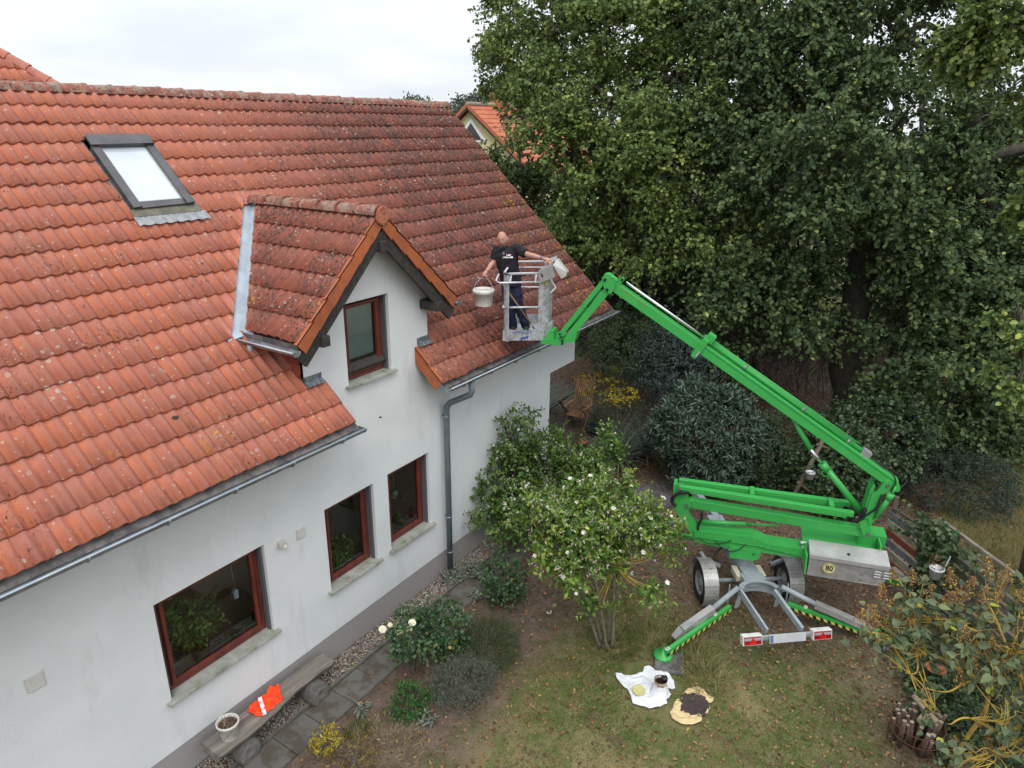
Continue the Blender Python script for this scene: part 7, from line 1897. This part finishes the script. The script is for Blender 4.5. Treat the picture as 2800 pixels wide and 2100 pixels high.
bpz = V((15.15, .52, .01)); pot('plant_pot', 'dark blue glazed pot beside the garden chair', (bpz.x, bpz.y, .01), .20, .30, mat('blue_glaze', (.012, .016, .09), rough=.2, spec=.7), IVY, 40, .06)
q = Pz(1590, 1225, .01); pot('plant_pot', 'terracotta pot half hidden by the hibiscus', (q.x, q.y, .01), .15, .2, mat('terracotta', (.36, .13, .06), rough=.8), DKG, 30, .06)
# ================================================================== FENCE
FW = {k: mat('board_' + k, c1_, c2_, rough=.85, scale=5, bump=.3) for k, c1_, c2_ in (('white', (.40, .42, .45), (.30, .31, .32)), ('grey', (.17, .18, .20), (.12, .13, .14)), ('red', (.20, .055, .035), (.15, .045, .03)), ('cream', (.33, .31, .22), (.25, .23, .17)), ('bare', (.13, .115, .09), (.085, .075, .06)))}
fd_ = V((-.74, -.67, 0)).normalized(); fn_ = V((-.67, .74, 0)).normalized()
fn1 = thing('board_fence', 'fence of horizontal boards painted white, grey, red and cream behind the lift box', 'fence', along(.4, 0))
for i, (k, z_) in enumerate((('white', .12), ('red', .30), ('cream', .47), ('grey', .64), ('red', .81), ('cream', .98), ('grey', 1.14))):
    s = MB(); s.beam(along(-.15 + random.uniform(-.03, .03), z_), along(.98, z_), .024, .115); s.build('fence_board', FW[k], fn1, bevel=.003)
s = MB(); s.beam(along(-.12, 0, -.04), along(-.12, 1.5, -.04), .07, .07); s.build('post', FW['bare'], fn1)
s = MB(); s.beam(along(-.12, 1.28), along(.9, 1.36), .03, .045); s.build('top_rail', FW['bare'], fn1)
fn2 = thing('board_fence', 'weathered unpainted board fence behind the hanging white pot', 'fence', along(1.8, 0))
for i in range(8):
    z_ = .09 + i * .165; s = MB(); s.beam(along(.9, z_), along(3.1, z_ - .01), .024, .115); s.build('fence_board', FW['bare'], fn2, bevel=.003)
for t_ in (1.0, 1.85, 2.9):
    s = MB(); s.beam(along(t_, 0, -.04), along(t_, 1.4, -.04), .07, .07); s.build('post', FW['bare'], fn2)
tr2 = thing('trellis', 'wooden trellis with sloping pale top rail above the bare board fence', 'trellis', along(1.8, 0, -.05))
TRW = mat('trellis_wood', (.20, .175, .13), (.14, .12, .09), rough=.85, scale=7)
s = MB(); s.beam(along(.85, 1.63, -.05), along(3.1, 1.63, -.05), .06, .05); s.build('top_rail', TRW, tr2)
for i in range(11):
    s = MB(); t_ = .9 + i * .2; s.beam(along(t_, 1.20, -.06), along(t_ + .0, 1.61, -.06), .02, .035, up=fd_); s.build('upright', TRW, tr2)
for z_ in (1.28, 1.46):
    s = MB(); s.beam(along(.8, z_, -.03), along(3.1, z_, -.03), .02, .035); s.build('crossbar', TRW, tr2)
q = along(1.45, .98, .34); wp = pot('hanging_pot', 'white plastic pot hanging on the bare board fence', q, .105, .18, mat('plastic_white', (.62, .63, .65), rough=.4), leaf_mat('dry_leaf2', (.1, .05, .03), (.2, .1, .05), (.3, .15, .08), None), 12, .05)
s = MB(); s.beam(q + V((.0, -.09, .15)), q + V((.02, -.13, .42)), .02, .01); s.build('hanger', mat('plastic_white', (.6, .6, .6)), wp)
# ladder frame in the ivy with a second hanging pot
ld = thing('rose_arch', 'rough wooden climbing frame standing in the ivy behind the boom cylinder', 'trellis', drop(Pd(2210, 1300, 14.0)))
s = MB()
s.tube([Pd(2165, 1365, 14.0), Pd(2245, 1215, 14.0), Pd(2262, 1170, 14.2)], .045, 7); s.tube([Pd(2225, 1350, 14.4), Pd(2330, 1160, 14.4)], .035, 7)
ldp = s.build('pole', mat('pole_wood', (.13, .11, .07), (.09, .075, .05), rough=.9, scale=8), ld)
for a_, b_ in (((2182, 1318), (2222, 1352)), ((2220, 1245), (2262, 1275)), ((2235, 1215), (2290, 1235))):
    s = MB(); s.tube([Pd(*a_, 13.95), Pd(*b_, 14.3)], .03, 6); s.build('rung', mat('pole_wood', (.13, .11, .07)), ld)
q = Pd(2213, 1309, 13.8); wp2 = pot('hanging_pot', 'white plastic pot hanging on the climbing frame behind the boom cylinder', q, .085, .15, mat('plastic_white', (.6, .6, .6)), IVY, 14, .05)
# log basket
lb = V((8.82, -7.35, 0)); lbk = thing('log_basket', 'wire basket stacked with cut branches near the lower right corner', 'log basket', lb)
LG = mat('cut_branch', (.085, .05, .038), (.14, .095, .07), rough=.9, scale=12); LGE = mat('cut_end', (.30, .24, .17), rough=.9)
for i in range(34):
    a = random.uniform(0, 6.28); r = .24 * math.sqrt(random.random()); p = lb + V((math.cos(a) * r, math.sin(a) * r, .02)); e = p + V((math.cos(a) * .06 + random.uniform(-.05, .05), math.sin(a) * .06 + random.uniform(-.05, .05), random.uniform(.30, .44)))
    rr_ = random.uniform(.016, .034); s = MB(); s.tube([p, e], rr_, 8); lo = s.build('log', LG, lbk)
    s = MB(); d = (e - p).normalized(); s.tube([e, e + d * .004], rr_ * .96, 8); s.build('cut_face', LGE, lo)
for a, L_, z_ in ((.6, .34, .48), (1.3, .3, .5), (2.0, .36, .53)):
    c = lb + V((.05, -.05, z_)); d = V((math.cos(a - 1), math.sin(a - 1) * .8, .15)).normalized(); s = MB(); s.tube([c - d * L_ * .5, c + d * L_ * .6], .035, 8); s.build('log', mat('pale_log', (.33, .26, .18), (.25, .19, .13), rough=.9, scale=10), lbk)
for z_ in (.05, .2, .35):
    s = MB(); s.tube([lb + V((math.cos(6.2832 * k / 24) * .31, math.sin(6.2832 * k / 24) * .31, z_)) for k in range(25)], .005, 5); s.build('wire_hoop', mat('rusty_wire', (.13, .055, .035), rough=.8), lbk)
s = MB()
for k in range(20): a = 6.2832 * k / 20; q = lb + V((math.cos(a) * .31, math.sin(a) * .31, 0)); s.tube([q, q + V((0, 0, .37))], .004, 4)
s.build('wire_upright', mat('rusty_wire', (.1, .05, .03)), lbk)['kind'] = 'stuff'
q = Pz(2560, 1826, .35); pot('terracotta_bowl', 'terracotta bowl showing under the yellow lilac branch', (q.x, q.y, .25), .13, .10, mat('terracotta', (.36, .13, .06)))
q = Pz(2678, 1740, .3); pot('plant_pot', 'green pot among the lilac branches', (q.x, q.y, .2), .12, .18, mat('green_pot', (.05, .12, .10), rough=.5), DKG, 18, .05)
# ================================================================== THINGS IN THE WINDOWS
WS = 1.205
def inx(px, py, y): return Pax(px, py, 1, y)
def hp(name, label, px, py, y, r, h, m_, lm, n, L, pr, up, zb_=WS):
    q = inx(px, py, y); c = V((q.x, y, zb_)); t = thing(name, label, 'house plant', c); s_ = MB(); s_.lathe([(0.001, 0), (r * .75, 0), (r, h), (r * .9, h), (r * .85, h * .85), (.001, h * .85)], c, 20); s_.build('pot', m_, t)
    cc_ = c + V((0, 0, up)); p, d, nn, st, en, tn = shoots(cc_, (pr, pr * .6, pr * 1.0), n, 6, .12, droop=.1, shell=.2, curl=.1); p[:, 1] = np.maximum(p[:, 1], .2); leaves('foliage', p, d, nn, L, L * .55, lm, t, 'oval', tn)
    s_ = MB(); s_.tube([c + V((0, 0, h * .8)), cc_], .012, 6); s_.build('stem', TWIG, t); return t
INL = leaf_mat('indoor_leaf', (.09, .20, .05), (.17, .34, .08), (.34, .50, .12), (.60, .66, .18), yel=.86, trans=.3)
PBR = mat('pot_brown', (.09, .06, .045), (.14, .10, .08), rough=.7, scale=12)
hp('house_plant', 'tall leafy plant in a brown pot inside the kitchen window', 552, 1795, .28, .115, .20, PBR, INL, 110, .075, .30, .58)
hp('house_plant', 'small pale plant in a brown pot beside the sink in the kitchen window', 642, 1745, .27, .055, .09, PBR, leaf_mat('pale_indoor', (.16, .2, .12), (.26, .3, .2), (.36, .4, .28), None), 30, .03, .075, .13)
hp('house_plant', 'bushy green plant in a grey pot inside the middle window', 928, 1555, .28, .10, .12, mat('pot_bluegrey', (.30, .36, .40), rough=.4), INL, 110, .07, .17, .30)
hp('house_plant', 'yellowing small plant in a turquoise pot in the middle window', 978, 1520, .36, .06, .08, mat('pot_turq', (.25, .42, .38), rough=.4), leaf_mat('yellowish', (.25, .28, .05), (.4, .42, .1), (.5, .5, .2), None), 16, .05, .06, .12)
hp('house_plant', 'orchid with two broad leaves in a white pot in the right window', 1083, 1452, .36, .055, .08, POTW, INL, 6, .12, .06, .13)
q = inx(696, 1700, .36); t = thing('dish_soap_bottle', 'green bottle with yellow cap at the right end of the kitchen sill', 'bottle', (q.x, .36, WS)); s = MB(); s.lathe([(0.001, 0), (.03, 0), (.03, .11), (.012, .14), (.012, .16), (.001, .16)], (q.x, .36, WS), 14); s.build('bottle', mat('soap_green', (.01, .16, .08), rough=.2, spec=.8), t); s = MB(); s.lathe([(.013, .16), (.013, .19), (.001, .19)], (q.x, .36, WS), 10); s.build('cap', mat('cap_yellow', (.5, .45, .05)), t)
q = inx(646, 1622, .24); bh = thing('hanging_birdhouse', 'small pale blue birdhouse ornament hanging in the kitchen window', 'ornament', q); s = MB(); s.prism([q + V((-.03, 0, -.08)), q + V((.03, 0, -.08)), q + V((.03, 0, .02)), q + V((.0, 0, .05)), q + V((-.03, 0, .02))], (0, .03, 0)); s.prism([q + V((-.045, -.005, .01)), q + V((0, -.005, .055)), q + V((.045, -.005, .01)), q + V((.045, -.005, .02)), q + V((0, -.005, .067)), q + V((-.045, -.005, .02))], (0, .045, 0)); s.build('house_body', mat('birdhouse_blue', (.50, .66, .74), rough=.6), bh)
s = MB(); s.tube([q + V((0, .015, .06)), V((q.x - .02, q.y, 2.44))], .003, 4); s.build('string', mat('string', (.6, .58, .5)), bh)
wk = thing('kitchen_worktop', 'brown worktop with steel sink behind the kitchen window', 'worktop', (4, .8, 0))
s = MB(); s.box((4.55, .95, 1.09), (1.1, .9, .04)); s.box((3.9, 1.32, 1.09), (2.2, .18, .04)); s.build('worktop', mat('worktop_brown', (.46, .28, .20), (.38, .23, .17), rough=.4, scale=30), wk)
s = MB(); s.box((3.4, .87, 1.095), (1.2, .72, .03)); s.build('sink', mat('steel', (.5, .5, .5), rough=.2, metal=1), wk); s = MB(); s.box((3.75, .87, 1.112), (.40, .42, .008)); s.build('basin', mat('steel_dark', (.12, .12, .12), rough=.25, metal=.8), wk)
s = MB(); s.tube([(3.86, .62, 1.11), (3.86, .62, 1.28), (3.84, .72, 1.32), (3.82, .82, 1.26)], .012, 8); s.build('tap', CHROME, wk)
rk = thing('dish_rack', 'white wire dish rack with blue cups at the left end of the kitchen window', 'dish rack', (3.35, .5, 1.2)); 
s = MB()
for i in range(16): x = 3.30 + i * .017; s.tube([(x, .28, 1.36), (x + .05, .34, 1.22), (x + .12, .60, 1.22), (x + .16, .66, 1.36)], .0028, 4)
s.build('wires', mat('wire_white', (.6, .62, .6)), rk)['kind'] = 'stuff'
for x, y in ((3.40, .36), (3.47, .42)): s = MB(); s.lathe([(.001, 0), (.03, 0), (.035, .05), (.001, .05)], (x, y, 1.24), 12); s.build('cup', mat('cup_blue', (.03, .25, .50), rough=.4), rk)
kc = thing('kitchen_cabinet', 'pale framed glass cabinet at the back of the kitchen', 'cabinet', (4.2, 2.6, 0)); s = MB()
for x in (3.4, 3.85, 4.3, 4.75): s.box((x, 2.5, 1.6), (.07, .04, 1.5))
for z_ in (.9, 1.6, 2.3): s.box((4.08, 2.5, z_), (1.42, .04, .07))
s.build('cabinet_frame', mat('cabinet_white', (.55, .55, .52)), kc)
# poster on the dining wall, heart, vase
ps = thing('wall_poster', 'dark framed poster hanging on the wall seen through the middle window', 'poster', (6.84, 1.0, 2))
s = MB(); s.prism([(6.845, .62, 1.78), (6.845, 1.18, 1.78), (6.845, 1.18, 2.42), (6.845, .62, 2.42)], (-.012, 0, 0)); s.build('frame', mat('poster_black', (.02, .02, .02)), ps)
s = MB(); s.prism([(6.832, .65, 1.81), (6.832, 1.15, 1.81), (6.832, 1.15, 2.39), (6.832, .65, 2.39)], (-.003, 0, 0)); s.build('print', mat('poster_print', (.16, .17, .19), (.34, .35, .38), rough=.6, scale=9, stain=(.10, .16, .04), sscale=4, samount=.4), ps)
q = inx(1079, 1354, .24); ht = thing('heart_ornament', 'pale green wicker heart hanging in the right window', 'ornament', q); s = MB(); hp_ = []
for k in range(33): a = 6.2832 * k / 32; hp_.append(q + V((.0042 * 16 * math.sin(a) ** 3, .0, .0042 * (13 * math.cos(a) - 5 * math.cos(2 * a) - 2 * math.cos(3 * a) - math.cos(4 * a)))))
s.tube(hp_, .007, 6)
for k in range(14): s.tube([hp_[random.randrange(32)], hp_[random.randrange(32)]], .0035, 4)
s.tube([q + V((0, 0, .04)), V((q.x, q.y, 2.46))], .003, 4); s.build('wicker', mat('wicker_mint', (.42, .55, .45), rough=.7), ht)
q = inx(1124, 1418, .36); vz = thing('red_vase', 'red vase with pampas grass in the right window', 'vase', (q.x, .36, WS)); s = MB(); s.lathe([(.001, 0), (.032, 0), (.040, .06), (.018, .22), (.02, .24), (.001, .23)], (q.x, .36, WS), 18); s.build('vase', mat('vase_red', (.55, .01, .015), rough=.2, spec=.7), vz)
P_, D_ = [], []
for k in range(7):
    e = V((q.x - .02 - .022 * k, .36, WS + .55 - .025 * k)); s = MB(); s.tube([(q.x, .36, WS + .2), e], .003, 4); s.build('stalk', mat('straw', (.45, .38, .24)), vz)
    for j in range(26): f = j / 26; P_.append(tuple(e + V((-.09 * f, random.uniform(-.01, .01), .03 * f - .06 * f * f)))); D_.append((-1, random.uniform(-.6, .6), -random.random()))
leaves('plume', np.array(P_), np.array(D_), rand_unit(len(P_)), .04, .01, leaf_mat('plume_beige', (.28, .23, .15), (.4, .34, .24), (.5, .44, .33), None), vz, 'oval')
